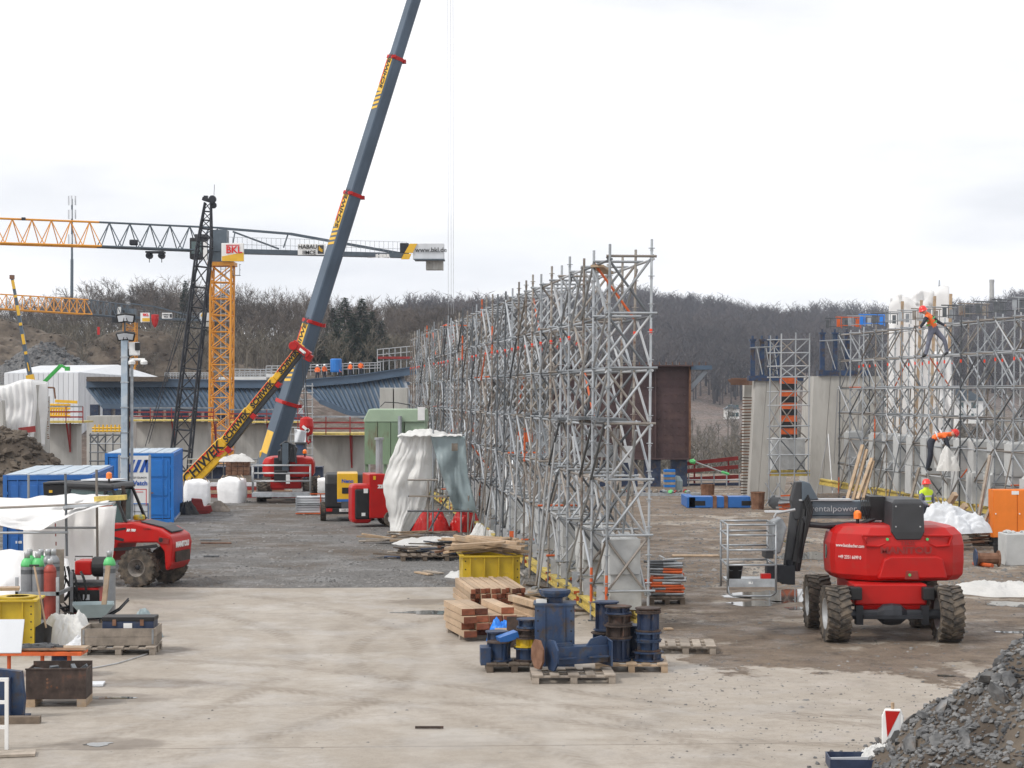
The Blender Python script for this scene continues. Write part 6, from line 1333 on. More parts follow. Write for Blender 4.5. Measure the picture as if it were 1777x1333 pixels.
MB().bx(-.3, .45, .0, .6, .66, .72).build('shelf', MT['charcoal'], wm); MB().tube((-.35, .1, .12), (-.25, .1, .12), .12, 12).tube((.28, .1, .12), (.38, .1, .12), .12, 12).build('wheel', MT['rubber'], wm)
b = MB(); random.seed(8)
for k in range(7):
    x = random.uniform(-.35, .35); pts = [(x+.3*math.sin(t*1.3+k)*t/4, -.08-.1*math.sin(t+k), .95-t*.22+.1*math.sin(t*2+k)) for t in np.arange(0, 4.2, .4)]; b.path(pts, random.choice((.014, .025, .03)), 6)
b.build('hose', MT['black'], wm)
tag(MB().bar(G(178, 1090)+Vector((0, -.1, 0)), G(182, 1090)+Vector((.03, .15, 1.12)), .09, .035).build('plank', MT['wood']), 'plank leaning on the single gas cylinder', 'plank')
# wheelbarrow
g = G(163, 1092); wb = thing('wheelbarrow', 'dark green wheelbarrow in front of the welding machine', 'wheelbarrow', g, R(12))
r0 = [(-.18, -.12, .22), (.18, -.12, .22), (.18, .3, .22), (-.18, .3, .22)]; r1 = [(-.38, -.2, .46), (.36, -.2, .46), (.36, .42, .46), (-.38, .42, .46)]; r2 = [(x*.96, y*.96+.005, .455) for x, y, z in r1]; r3 = [(x*.95, y*.95+.005, .235) for x, y, z in r0]
MB().loft([r0, r1, r2, r3]).build('tray', MT['tarp_green'], wb); MB().path([(.2, -.05, .2), (.45, -.05, .34), (.62, -.05, .52)], .017, 6).path([(.2, .25, .2), (.45, .25, .34), (.62, .25, .52)], .017, 6).path([(-.45, .1, .16), (.2, -.05, .2)], .017, 6).path([(.1, -.05, .2), (.12, -.05, 0)], .015, 6).path([(.1, .25, .2), (.12, .25, 0)], .015, 6).build('frame', MT['black_steel'], wb); MB().lathe([(.05, -.04), (.15, -.04), (.16, 0), (.15, .04), (.05, .04)], 16, (-.45, .1, .16), 'y').build('wheel', MT['rubber'], wb)
# yellow steel box at the left edge
def plate_box(name, label, loc, rz, w, l, h, mt, cat='steel box', flange=.06, ribs=3, holes=True, hollow=True, top=None):
    r = thing(name, label, cat, loc, rz); t = .03
    for a, nm in ((MB().bx(-w/2, w/2, 0, t, 0, h), 'front_plate'), (MB().bx(-w/2, w/2, l-t, l, 0, h), 'back_plate'), (MB().bx(-w/2, -w/2+t, t, l-t, 0, h), 'side_plate'), (MB().bx(w/2-t, w/2, t, l-t, 0, h), 'side_plate')): a.build(nm, MT[mt], r)
    MB().bx(-w/2-flange, w/2+flange, -flange, l+flange, h, h+.03).build('flange', MT[mt], r) if not hollow else [q.build('flange', MT[mt], r) for q in (MB().bx(-w/2-flange, w/2+flange, -flange, t, h, h+.03), MB().bx(-w/2-flange, w/2+flange, l-t, l+flange, h, h+.03), MB().bx(-w/2-flange, -w/2+t, t, l-t, h, h+.03), MB().bx(w/2-t, w/2+flange, t, l-t, h, h+.03))]
    for i in range(ribs):
        x = -w/2+w*(i+.5)/ribs; MB().ext([(x-.012, .0), (x+.012, 0), (x+.012, h-.002), (x-.012, h-.002)], -flange*.8, -.002).build('rib', MT[mt], r)
    if holes:
        b = MB()
        for x in (-w/2+.05, w/2-.05):
            for i in range(6): b.tube((x, -.004, .08+i*(h-.16)/5), (x, .001, .08+i*(h-.16)/5), .014, 8)
        o = b.build('bolt_holes', MT['black'], r); o['kind'] = 'stuff'
    return r
yb_ = plate_box('steel_box', 'yellow painted steel box with ring on top at the left edge', (G(20, 1128).x, G(20, 1128).y, 0), R(4), .74, .7, .80, 'yellow_dirty', ribs=2)
MB().lathe([(.19, .832), (.31, .832), (.31, .86), (.19, .86)], 24, (.04, .35, 0), cap=False).build('ring', MT['yellow_dirty'], yb_); tag(MB().box(G(8, 1115)+Vector((0, 0, .92)), (.5, .3, .05), (0, 0, .2)).build('board', MT['wood_fresh']), 'pale board lying on the yellow box at the left edge', 'board')
def crumple(name, label, loc, rx, ry, h, mt, seed, cat='tarp', n=44, fold=.35, rz=0, flat=1.4):
    def fn(a, c):
        x, y = a*2-1, c*2-1; u, v = x*math.sqrt(1-y*y/2), y*math.sqrt(1-x*x/2); q = min(1, math.hypot(u, v)); t = math.atan2(v, u)
        k = 1+.16*math.sin(2*t+seed)+.10*math.sin(5*t+seed*2)
        def rid(s_, o): return 1-abs(noise.noise(Vector((u*s_+seed*1.7, v*s_+o, seed))))*2
        f = (1-q**(flat+1.2)); n_ = .55*noise.noise(Vector((u*1.6+seed, v*1.6, seed)))+fold*(.55*rid(2.6, 0)+.32*rid(5.5, 3)+.18*rid(11, 7))
        return (u*rx*k+.04*rx*noise.noise(Vector((u*6, v*6, seed+9))), v*ry*k, max(.012, h*f*(.62+n_)+h*.10*rid(7, 1)*(q < .97)))
    b = MB(); b.grid(n+12, n+12, fn); o = b.build(name, MT[mt], None, smooth=True); o.location = loc; o.rotation_euler = (0, 0, rz); return tag(o, label, cat)
crumple('tarp_bundle', 'crumpled white tarp bundle beside the crate at left', G(118, 1118), .52, .40, .52, 'tarp_white', 3)
crumple('tarp_bundle', 'crumpled blue green tarp draped behind the wooden crate', G(232, 1108), .46, .35, .40, 'tarp_green', 6); crumple('tarp_bundle', 'beige sacks heaped at the left edge below the white sheet', G(8, 1060), .5, .4, .45, 'wood', 9, 'sacks')
crumple('tarp_bundle', 'small grey cover slumped right of the white bundle', G(150, 1126), .35, .3, .22, 'panel_white', 13)
# pallets
def pallet_parts(r, mt='wood', w=1.2, l=.8, z0=0):
    for x in (-w/2+.05, 0, w/2-.05):
        MB().bx(x-.05, x+.05, 0, l, z0+.003, z0+.02).build('runner', MT[mt], r)
        for y in (0, l/2-.07, l-.145): MB().bx(x-.05, x+.05, y+.002, y+.143, z0+.021, z0+.098).build('block', MT[mt], r)
    for y in (.0, l/2-.06, l-.12): MB().bx(-w/2, w/2, y+.005, y+.115, z0+.099, z0+.12).build('stringer', MT[mt], r)
    for i in range(5):
        x = -w/2+(w-.16)*i/4; MB().bx(x, x+.16 if i % 2 == 0 else x+.13, -.005, l+.005, z0+.121, z0+.143).build('deck_board', MT[mt], r)
def pallet(label, loc, rz=0, mt='wood', w=1.2, l=.8, group=None):
    r = thing('pallet', label, 'pallet', loc, rz, group); pallet_parts(r, mt, w, l); return r
pallet('wooden pallet under the crate with black case', G(205, 1138), R(2), 'wood_grey', 1.2, .8)
gC = G(205, 1136); cr = thing('wooden_crate', 'low wooden collar crate with steel hinges on a pallet', 'crate', (gC.x, gC.y, .148), R(2))
for i in range(2): 
    z = i*.14; MB().bx(-.6, .6, 0, .025, z, z+.135).build('board', MT['wood_grey'], cr); MB().bx(-.6, .6, .755, .78, z, z+.135).build('board', MT['wood_grey'], cr); MB().bx(-.6, -.575, .026, .754, z, z+.135).build('board', MT['wood_grey'], cr); MB().bx(.575, .6, .026, .754, z, z+.135).build('board', MT['wood_grey'], cr)
for x in (-.575, .545): MB().bx(x, x+.03, -.008, .0, .02, .26).build('hinge', MT['galvanised'], cr)
oC = thing('tool_case', 'black tool case with latches standing in the wooden crate', 'tool case', (gC.x+.14, gC.y+.1, .20)); MB().bx(-.42, .42, 0, .4, 0, .38).build('case', MT['navy_steel'], oC, bevel=.01); MB().bx(-.43, .43, -.01, .41, .33, .40).build('lid', MT['black'], oC, bevel=.01); [MB().bx(x, x+.06, -.02, .0, .26, .36).build('latch', MT['rust'], oC) for x in (-.25, .2)]; MB().bx(-.07, .07, -.012, .0, .22, .30).build('sticker', MT['white_paint'], oC)
# shovel
shv = thing('shovel', 'black shovel leaning between yellow box and white bundle', 'shovel', G(75, 1126)); MB().tube((.05, 0, .35), (-.22, .3, 1.35), .017, 8).build('handle', MT['wood_fresh'], shv); MB().add([(-.13, -.06, .02), (.13, -.06, .02), (.15, 0, .36), (0, .03, .44), (-.13, 0, .36), (0, .03, .1)], [(0,1,5),(1,2,5),(2,3,5),(3,4,5),(4,0,5)]).build('blade', MT['black'], shv, solid=.01); MB().tube((-.30, .3, 1.36), (-.14, .3, 1.36), .018, 8).build('grip', MT['black'], shv)
# steel bin
g = G(97, 1228); bn = thing('steel_bin', 'rusty dark steel bin on feet full of scrap at lower left', 'steel bin', g, R(3)); bn.scale = (.76, .76, .80)
w, l, h = 1.06, .75, .50
for q in (MB().bx(-w/2, w/2, 0, .02, .14, h+.14), MB().bx(-w/2, w/2, l-.02, l, .14, h+.2), MB().bx(-w/2, -w/2+.02, .02, l-.02, .14, h+.14), MB().bx(w/2-.02, w/2, .02, l-.02, .14, h+.14), MB().bx(-w/2, w/2, .02, l-.02, .14, .16)): q.build('plate', MT['rusty_dark'], bn)
for x in (-w/2+.0, w/2-.16): MB().bx(x, x+.16, .0, l, .0, .139).build('foot', MT['wood'], bn)
MB().bx(-w/2-.012, w/2+.012, -.012, .03, h+.14, h+.165).build('rim', MT['rusty_dark'], bn)
for x, z in ((-.15, .48), (-.15, .42), (-.08, .36), (-.15, .34), (.02, .34)): MB().tube((x, -.004, z), (x, .001, z), .02, 10).build('paint_spot', MT['tape_red' if False else 'rust'], bn)
random.seed(2); b = MB()
for i in range(26): p = (random.uniform(-.45, .45), random.uniform(.1, .65), random.uniform(.45, .62)); b.box(p, (random.uniform(.05, .3), random.uniform(.03, .08), random.uniform(.02, .06)), (random.uniform(-.6, .6), random.uniform(-.6, .6), random.uniform(0, 3)))
o = b.build('scrap', MT['galvanised_dark'], bn); o['kind'] = 'stuff'
g = G(107, 1172); bd_ = thing('barrel', 'small blue barrel with board on top behind the steel bin', 'barrel', g); MB().lathe([(.14, 0), (.15, .02), (.155, .15), (.145, .16), (.155, .17), (.15, .30), (.14, .31)], 18).build('drum', MT['blue_steel'], bd_, smooth=False); MB().box((0, 0, .33), (.36, .25, .03), (0, .05, .2)).build('lid_board', MT['wood_grey'], bd_)
# work bench in orange
g = G(62, 1175); wbn = thing('work_trestle', 'orange steel trestle with tools behind the steel bin', 'trestle', g)
for x in (-.4, .1, .5): MB().tube((x, 0, 0), (x, 0, .38), .03, 8).build('leg', MT['orange_paint'], wbn)
MB().bx(-.6, .7, -.1, .4, .33, .38).build('frame', MT['orange_paint'], wbn); MB().bx(-.7, .75, .0, .28, .40, .44).build('plank', MT['wood'], wbn); random.seed(3); b = MB()
for i in range(14): b.box((random.uniform(-.6, .3), random.uniform(-.1, .25), .46), (random.uniform(.1, .4), .03, .03), (0, 0, random.uniform(-.8, .8)))
b.build('tools', MT['galvanised_dark'], wbn)['kind'] = 'stuff'
# blue steel part and boards at the left edge
g = G(10, 1248); bs = thing('steel_bracket', 'tall dark blue steel bracket at the left edge of the slab', 'steel part', g); MB().ext([(-.5, 0), (.22, 0), (.24, .25), (.2, .62), (-.5, .7)], 0, .12).build('web', MT['blue_steel'], bs); MB().bx(-.5, .26, -.1, .3, .0, .03).build('base_plate', MT['navy_steel'], bs); MB().bx(.05, .08, -.1, .0, .03, .55).build('rib', MT['navy_steel'], bs)
tag(MB().box(G(2, 1215)+Vector((0, .2, .86)), (.5, .03, .5), (-.5, 0, .05)).build('sheet', MT['panel_white']), 'pale sheet leaning above the blue bracket', 'sheet'); tag(MB().box(G(28, 1256)+Vector((0, 0, .05)), (.62, .14, .09), (0, 0, .05)).build('timber', MT['wood_dark']), 'dark timber under the blue bracket', 'timber')
wt = thing('white_trestle', 'white painted trestle leg with rail at the lower left corner', 'trestle', G(5, 1302)); MB().bx(.02, .06, 0, .04, 0, .82).build('leg', MT['white_paint'], wt); MB().bx(-.5, .06, .0, .05, .82, .86).build('top_rail', MT['white_paint'], wt); MB().bx(-.5, .02, .005, .04, .25, .29).build('lower_rail', MT['white_paint'], wt); MB().bx(-.5, .02, .005, .04, .55, .59).build('middle_rail', MT['white_paint'], wt)
for px, py, w_, l_, rz, mt_, lb in ((20, 1312, .55, .3, .2, 'wood_grey', 'pale flat board lying at the lower left corner'), (165, 1190, .26, .35, .1, 'panel_white', 'pale sheet lying on the slab beside the steel bin'), (375, 944, .85, .12, 0, 'rust', 'rusty strip lying on the gravel'), (365, 938, .6, .1, .05, 'galvanised', 'thin grey strip lying on the gravel'), (367, 967, .4, .08, 0, 'galvanised_dark', 'dark short strip lying on the gravel'), (735, 997, .14, .75, .5, 'wood', 'plank lying on the gravel, left of a pair'), (752, 995, .14, .75, .6, 'wood_grey', 'plank lying on the gravel, right of a pair'), (1207, 966, 1.2, .3, 0, 'wood_fresh', 'pale board lying on the mud behind the scaffold'), (1160, 1094, .14, .14, .3, 'wood_fresh', 'pale offcut lying on the mud near the empty pallet'), (745, 1266, .36, .02, 0, 'rusty_dark', 'short rod lying on the slab')):
    o = MB().bx(-w_/2, w_/2, -l_/2, l_/2, 0, .03).build('loose_board', MT[mt_]); o.location = G(px, py)+Vector((0, 0, .013)); o.rotation_euler = (0, 0, rz); tag(o, lb, 'board')
tag(MB().path([G(262, 1126)+Vector((0, 0, .16)), G(262, 1135)+Vector((0, 0, .02)), G(240, 1142)+Vector((0, 0, .02)), G(205, 1153)+Vector((0, 0, .02)), G(170, 1160)+Vector((0, 0, .02)), G(140, 1164)+Vector((0, 0, .02))], .012, 5).build('cable', MT['galvanised_light']), 'thin pale cable trailing from the crate across the slab', 'cable')
# left mound with sheeted pier
heap('rubble_heap', 'brown rocky earth heap behind the dark blue container', P(-8, 0, 82).x, 82, 4.6, 4, 3.0, 'earth', 21, 1600, (.05, .30), 'earth', base=-.2)
d = 100; swp = thing('sheeted_pier', 'pier wrapped in white sheeting with red print at the left edge', 'sheeted pier', P(30, 800, d))
def sps(u, v):
    px = -25+u*93+3*math.sin(v*5); py = 664+v*112+6*(1-v)*math.sin(u*6); p = P(px, py, d); p.y += .035*math.sin(u*55+v)+.2*noise.noise(Vector((u*5, v*4, 31)))+1.8*max(0, u-.85)*6; return p
b = MB(); b.grid(60, 20, sps); rel(b.build('sheeting', MT['sheet_clean'], swp, smooth=True, solid=.02), swp); rel(MB().bx(P(-25, 0, d).x, P(62, 0, d).x, d+.4, d+2.5, -2, P(0, 668, d).z).build('core', MT['concrete'], swp), swp)
rel(MB().ext([(P(-25, 0, d).x, -1), (P(20, 0, d).x, -1), (P(12, 0, d).x, P(0, 695, d).z), (P(-25, 0, d).x, P(0, 720, d).z)], d-1.0, d-.4).build('concrete_slab', MT['concrete'], swp), swp); rel(MB().box(P(47, 746, d-.5), (.85, .03, .3), (0, -.12, 0)).build('red_print', MT['red_dull'], swp), swp)
random.seed(4); rbc = thing('rebar_cage', 'rusty bars projecting between the white pier and the wall stub', 'rebar', P(75, 770, 118)); tubes('bar', [(P(66+random.uniform(-1, 1), y, 118), P(84+random.uniform(-3, 2), y+random.uniform(-1, 1), 118)) for y in np.arange(690, 770, 3.4)], .03, rbc, ('rust',)); rel(MB().bx(P(66, 0, 118).x, P(80, 0, 118).x, 118.2, 119, -6, P(0, 688, 118).z).build('core', MT['concrete'], rbc), rbc)
yf = thing('formwork', 'yellow formwork frame on the wall stub below the green boom', 'formwork', P(108, 722, 136)); tubes('bar', [(P(84+i*4.5, 722, 136), P(84+i*4.5, 701, 136)) for i in range(8)]+[(P(82, y, 136), P(122, y+1, 136)) for y in (702, 708, 715, 721)], .07, yf, ('yellow_paint',)); rel(MB().bar(P(96, 696, 136), P(134, 698, 136), .2, .2).build('beam', MT['yellow_paint'], yf), yf)
tubes('frame_bar', [(P(62, 672, 136), P(94, 673, 136)), (P(94, 673, 136), P(96, 692, 136))], .06, yf, ('rust',))
yf = thing('railing', 'yellow railing on dark scaffold left of the light mast', 'railing', P(190, 745, 150)); tubes('bar', [(P(165+i*7, 750, 150), P(165+i*7, 737, 150)) for i in range(7)]+[(P(160, 748, 150), P(210, 748, 150)), (P(160, 743, 150), P(210, 743, 150))], .07, yf, ('yellow_paint',))
ds_ = thing('scaffold_tower', 'dark scaffold tower in the recess left of the light mast', 'scaffold', P(180, 800, 152)); seg = []
for x in (157, 170, 183, 196, 210): seg.append((P(x, 812, 152), P(x, 752, 152)))
for y in (755, 770, 785, 800): seg.append((P(155, y, 152), P(212, y, 152)))
for i in range(4): seg += [(P(157+13*i, 755+15*i, 152), P(170+13*i, 770+15*i, 152)), (P(170+13*i, 755, 152), P(157+13*i, 770, 152))]
tubes('tube', seg, .06, ds_, ('galvanised_dark', 'galvanised'))
# ---------------------------------------------------------------- middle: bags, tank, tarp tower, timber, flanges
def bigbag(label, px, py, w, h, seed):
    r = thing('big_bag', label, 'big bag', G(px, py), random.uniform(-.2, .2)); random.seed(seed)
    def fn(a, c):
        t = a*2*math.pi; sq = 1/max(abs(math.cos(t)), abs(math.sin(t)))**.75; q = min(1, c*2); rr = w*.5*sq*q*(1 if c <= .5 else 1); 
        if c > .5: z = h*(c-.5)*2; rr = w*.5*sq*(1+.10*math.sin((c-.5)*2*math.pi)); z2 = h-z
        else: z2 = h*(1+.10*(1-q)); 
        return (math.cos(t)*rr*(1+.10*noise.noise(Vector((math.cos(t)*2, math.sin(t)*2, c*5+seed)))), math.sin(t)*rr*(1+.08*noise.noise(Vector((math.cos(t)*2, math.sin(t)*2, c*4+seed+7)))), max(0, z2+.10*h*noise.noise(Vector((math.cos(t)*c*4, math.sin(t)*c*4, seed+4)))*min(1, z2*3)))
    MB().grid(40, 16, fn).build('sack', MT['bag_white'], r, smooth=True)
    for s in (-1, 1):
        for q in (-1, 1): MB().path([(s*w*.42, q*w*.3, h*.55), (s*w*.44, q*w*.3, h), (s*w*.3, q*w*.28, h+.16)], .018, 5).build('lifting_strap', MT['wood_fresh'], r)
bigbag('white bulk bag behind the red steel piece', 342, 878, .92, .92, 1); bigbag('white bulk bag left of the smaller boom lift', 403, 872, .92, .90, 2); bigbag('white bulk bag right of the smaller boom lift', 565, 862, .85, .70, 3)
g = G(348, 892); rs = thing('steel_part', 'dull red bent steel piece lying on the gravel', 'steel part', g, .2); MB().ext([(-.35, 0), (.3, 0), (.42, .1), (.36, .3), (.12, .26), (.05, .52), (-.3, .55)], 0, .35).build('body', MT['red_dull'], rs, bevel=.02); MB().bx(-.3, .3, -.03, 0, .1, .16).build('rib', MT['red_dull'], rs)
crumple('scrap_heap', 'tangle of scrap behind the red steel piece', G(375, 888), .5, .3, .26, 'wood_grey', 22, 'scrap', 24, .8); crumple('scrap_heap', 'dark tangled chain heap left of the red steel piece', G(322, 893), .4, .3, .3, 'black', 26, 'scrap', 24, .9)
mp = thing('mesh_pallet', 'grey and orange wire mesh box with white boards beside the compressor', 'mesh box', G(538, 893), .1)
for x in (-.5, .35): MB().bx(x, x+.04, 0, .04, 0, .72).build('post', MT['orange_paint' if x > 0 else 'galvanised'], mp)
for i in range(7): MB().bx(-.48, .62, .05, .6, .08+i*.08, .14+i*.08).build('board', MT['panel_white'], mp)
for z in (.02, .34, .7): MB().bx(.0 if z > .5 else -.5, .7, -.01, .02, z, z+.04).build('bar', MT['orange_paint' if z != .34 else 'galvanised'], mp)
pl_b = thing('block_pallet', 'wrapped stack of brick blocks under a white cover behind the bags', 'block stack', G(412, 838), 0)
for i in range(4):
    for k in range(3): MB().bx(-.55+i*.28, -.29+i*.28, 0, .5, .35+k*.22, .55+k*.22).build('brick', MT['rust'], pl_b)
MB().bx(-.62, .62, -.02, .6, 0, .34).build('base', MT['wood_grey'], pl_b); o = crumple('cover_sheet', None, (0, .2, .98), .75, .4, .35, 'tarp_white', 15, None); o.parent = pl_b
nb = thing('blue_girder', 'long low navy girder along the back edge of the yard', 'girder', (P(420, 0, 98).x, 98, 0)); rel(MB().bx(P(330, 0, 98).x, P(560, 0, 98).x, 98, 98.5, 0, .55).build('web', MT['navy_steel'], nb), nb); rel(MB().bx(P(330, 0, 98).x, P(560, 0, 98).x, 97.8, 98.7, .551, .60).build('flange', MT['navy_steel'], nb), nb)
rr_ = thing('road_plates', 'red and pale beams stacked on the ground behind the bags', 'beams', G(420, 865))
for i, (m_, z) in enumerate((('red_dull', 0), ('wood', .16), ('red_dull', .30), ('panel_white', .46))): MB().bx(-2.0+.2*i, 2.2-.3*i, .5+.1*i, 1.1, z, z+.13).build('beam', MT[m_], rr_)
gr_ = thing('site_railing', 'grey tube railing at the back edge of the yard below the crane boom', 'railing', P(430, 812, 99)); tubes('rail', [(P(326, y, 96.5), P(448, y, 96.5)) for y in (797, 806)]+[(P(328+i*20, 830, 96.5), P(328+i*20, 795, 96.5)) for i in range(7)], .03, gr_)
# hook block and banner
hk = thing('crane_hook', 'red hook block hanging from the lower yellow boom beside the crane', 'crane hook', P(532, 760, 94)); d = 94
def P3(x, y): return P(x, y, d)
rel(MB().lathe([(.05, 0), (.28, .12), (.34, .5), (.3, .85), (.1, .95)], 14, P3(532, 758)).build('sheave_block', MT['red_paint'], hk), hk)
rel(MB().box(P3(532, 744)+Vector((0, -.36, 0)), (.4, .02, .13), (0, .7, 0)).box(P3(532, 749)+Vector((0, -.36, 0)), (.4, .02, .1), (0, -.7, 0)).build('white_stripe', MT['white_paint'], hk), hk); rel(MB().path([P3(531, 758), P3(531, 764), P3(535, 769), P3(539, 766), P3(538, 762)], .07, 8).build('hook', MT['red_paint'], hk), hk); rel(MB().tube(P3(530, 733), P3(524, 612), .02, 5).tube(P3(534, 733), P3(528, 612), .02, 5).build('rope', MT['charcoal'], hk), hk)
hk2 = thing('crane_hook', 'red hook block on the hoist ropes behind the far end of the scaffold wall', 'crane hook', P(778, 600, 101)); d = 101
rel(MB().lathe([(.05, 0), (.3, .1), (.34, .5), (.3, 1.0), (.1, 1.1)], 14, P3(777, 600)).build('sheave_block', MT['red_paint'], hk2), hk2); rel(MB().tube(P3(777, 600), P3(776, 640), .03, 6).path([P3(776, 640), P3(775, 646), P3(778, 650), P3(781, 645)], .06, 6).build('hook', MT['red_paint'], hk2), hk2)
fl = MB(); fl.grid(8, 8, lambda u, v: P(511+u*20, 744+v*24+4*u, 93)+Vector((0, .1*math.sin(u*8+v*3), 0))); tag(fl.build('banner', MT['panel_white'], smooth=True, solid=.02), 'pale banner hanging left of the red hook block', 'banner')
bx_ = thing('site_toilet', 'narrow blue cabin below the red hook block', 'cabin', P(521, 812, 92)); rel(MB().bx(P(513, 0, 92).x, P(530, 0, 92).x, 92, 92.6, 0, P(0, 771, 92).z).build('cabin_wall', MT['blue_steel'], bx_, bevel=.03), bx_); rel(MB().bx(P(512, 0, 92).x, P(531, 0, 92).x, 91.95, 92.65, P(0, 771, 92).z, P(0, 768, 92).z).build('roof', MT['charcoal'], bx_), bx_)
stt = thing('scaffold_tower', 'slim scaffold stair tower beside the crane boom under the bridge', 'scaffold', P(530, 800, 118)); seg = []
for x in (505, 517, 530, 542): seg.append((P(x, 815, 118), P(x, 665, 118)))
for y in range(670, 815, 12): seg.append((P(503, y, 118), P(544, y, 118)))
for i in range(9): seg.append((P(517 if i % 2 else 530, 670+i*16, 118), P(530 if i % 2 else 517, 686+i*16, 118)))
tubes('tube', seg, .035, stt, ('galvanised', 'galvanised_light', 'red_dull'), wts=(5, 2, 1))
# green silo
d = 78; sl = thing('silo', 'pale green steel silo with rust stains behind the white sheeted tower', 'silo', P(690, 870, d)); X = lambda x: P(x, 0, d).x; Z = lambda y: P(0, y, d).z
rel(MB().ext([(X(631), Z(733)), (X(631), Z(728)), (X(640), Z(710)), (X(738), Z(710)), (X(740), Z(733))], d, d+2.4).build('hood', MT['green_pale'], sl, bevel=.04), sl)
for i in range(3): rel(MB().bx(X(632+i*23)+.012, X(632+(i+1)*23)-.012, d+.02, d+2.3, Z(806), Z(733)-.003).build('panel', MT['green_tank'], sl), sl)
rel(MB().bx(X(702), X(738), d+.1, d+2.3, Z(800), Z(733)-.003).build('rear_panel', MT['green_pale'], sl), sl); rel(MB().box(P(731, 718, d-.03), (.28, .02, .52)).build('notice', MT['white_paint'], sl), sl)
for x in (636, 668, 700, 735): rel(MB().bx(X(x)-.06, X(x)+.06, d+.1, d+.25, 0, Z(800)).build('leg', MT['green_tank'], sl), sl)
rel(MB().tube(P(694, 760, d-.1), P(694, 722, d-.1), .08, 8).build('pipe', MT['galvanised'], sl), sl); rel(MB().path([P(660, 706, d+.5), P(668, 698, d+.5), P(690, 699, d+.5), P(712, 703, d+.5)], .02, 5).build('rail', MT['charcoal'], sl), sl)
for x0, lb in ((659, 'left of two pale concrete blocks above the green silo'), (684, 'right of two pale concrete blocks above the green silo')): tag(MB().bx(P(x0, 0, 83).x, P(x0+23, 0, 83).x, 83, 84, 0, P(0, 673, 83).z).build('concrete_block', MT['concrete'], bevel=.02), lb, 'concrete block')
# white sheeted tower
d = 59; tw = thing('sheeted_tower', 'small scaffold tower wrapped in white and green tarps beside the scaffold wall', 'sheeted scaffold', P(745, 920, d))
seg = [(P(x, 935, dd), P(x+1, y, dd)) for x, y, dd in ((742, 835, 58.2), (751, 730, 58.6), (700, 755, 60.5), (800, 750, 60.5), (812, 860, 58.5))]+[(P(707, 833, 58.2), P(760, 833, 58.2)), (P(707, 887, 58.2), P(820, 887, 58.2)), (P(708, 861, 58.3), P(780, 861, 58.3)), (P(700, 756, 60), P(806, 755, 60)), (P(745, 920, 58.3), P(775, 865, 58.3))]
tubes('tube', seg, .026, tw, ('galvanised_dark', 'galvanised', 'tube_old')); rel(MB().bar(P(710, 861, 58.2), P(776, 862, 58.2), .25, .04).build('plank', MT['wood_grey'], tw), tw)
def wsheet(u, v):
    lx = np.interp(v, [0, .25, .5, .75, 1], [694, 676, 663, 673, 678]); rx = np.interp(v, [0, .25, .5, .75, 1], [748, 752, 748, 735, 706])
    p = P(lx+(rx-lx)*u, 756+v*172, d-.2); p.y += .035*math.sin(u*13+v*2+2*noise.noise(Vector((u*2, v*2, 3))))+.28*noise.noise(Vector((u*3, v*4, 41)))+.07*(1-2*abs(noise.noise(Vector((u*5+v*2, v*1.5, 43)))))+.02*(1-2*abs(noise.noise(Vector((u*13, v*6, 45)))))-.32*math.sin(u*3.14); p.x += .05*noise.noise(Vector((u*4, v*9, 48))); return p
rel(MB().grid(60, 60, wsheet).build('white_sheet', MT['tarp_white'], tw, smooth=True, solid=.01), tw)
def wtop(u, v):
    p = P(690+u*112, 758-12*math.sin(min(1, u*1.2)*3.1)*math.sin(v*3.14), d-.6+v*2.2); p.z += .12*abs(noise.noise(Vector((u*9, v*5, 44)))); return p
rel(MB().grid(40, 12, wtop).build('top_sheet', MT['tarp_white'], tw, smooth=True, solid=.01), tw)
def gsheet(u, v):
    lx = np.interp(v, [0, .5, 1], [747, 765, 788]); rx = np.interp(v, [0, .5, 1], [807, 812, 828]); p = P(lx+(rx-lx)*u, 757+v*128+6*u*v, d-.5); p.y += .05*math.sin(u*10+v*5)+.16*noise.noise(Vector((u*3, v*4, 47)))+.04*(1-2*abs(noise.noise(Vector((u*7+v*4, v*3, 49))))); return p
rel(MB().grid(26, 26, gsheet).build('green_sheet', MT['tarp_green'], tw, smooth=True, solid=.01), tw); rel(MB().box(P(789, 776, d-.95), (.18, .01, .22)).build('patch', MT['wood_grey'], tw), tw)
for px, lb, sd in ((750, 'left', 3), (808, 'right', 5)): crumple('hose_roll', 'heap of red fabric hose at the foot of the sheeted tower, %s of two' % lb, P(px, 920, 61)*Vector((1, 1, 0)) if False else Vector((P(px, 0, 61).x, 61, 0)), .55, .4, .62, 'red_paint', sd, 'hose', 40, .3, flat=3)
random.seed(14)
bb = thing('steel_offcuts', 'blue and rusty steel trough pieces at the foot of the sheeted tower', 'steel offcuts', G(735, 922))
for i, (x, z, m_, r_) in enumerate(((-.35, .12, 'navy_steel', .3), (0, .16, 'rust', -.4), (.25, .14, 'wood_grey', .5), (.42, .2, 'blue_steel', -.5), (-.15, .1, 'blue_steel', .1))): MB().box((x, .1*i, z), (.38, .05, .32), (.5, r_, r_)).box((x, .1*i+.15, z), (.38, .05, .28), (-.5, r_, r_)).build('piece', MT[m_], bb)
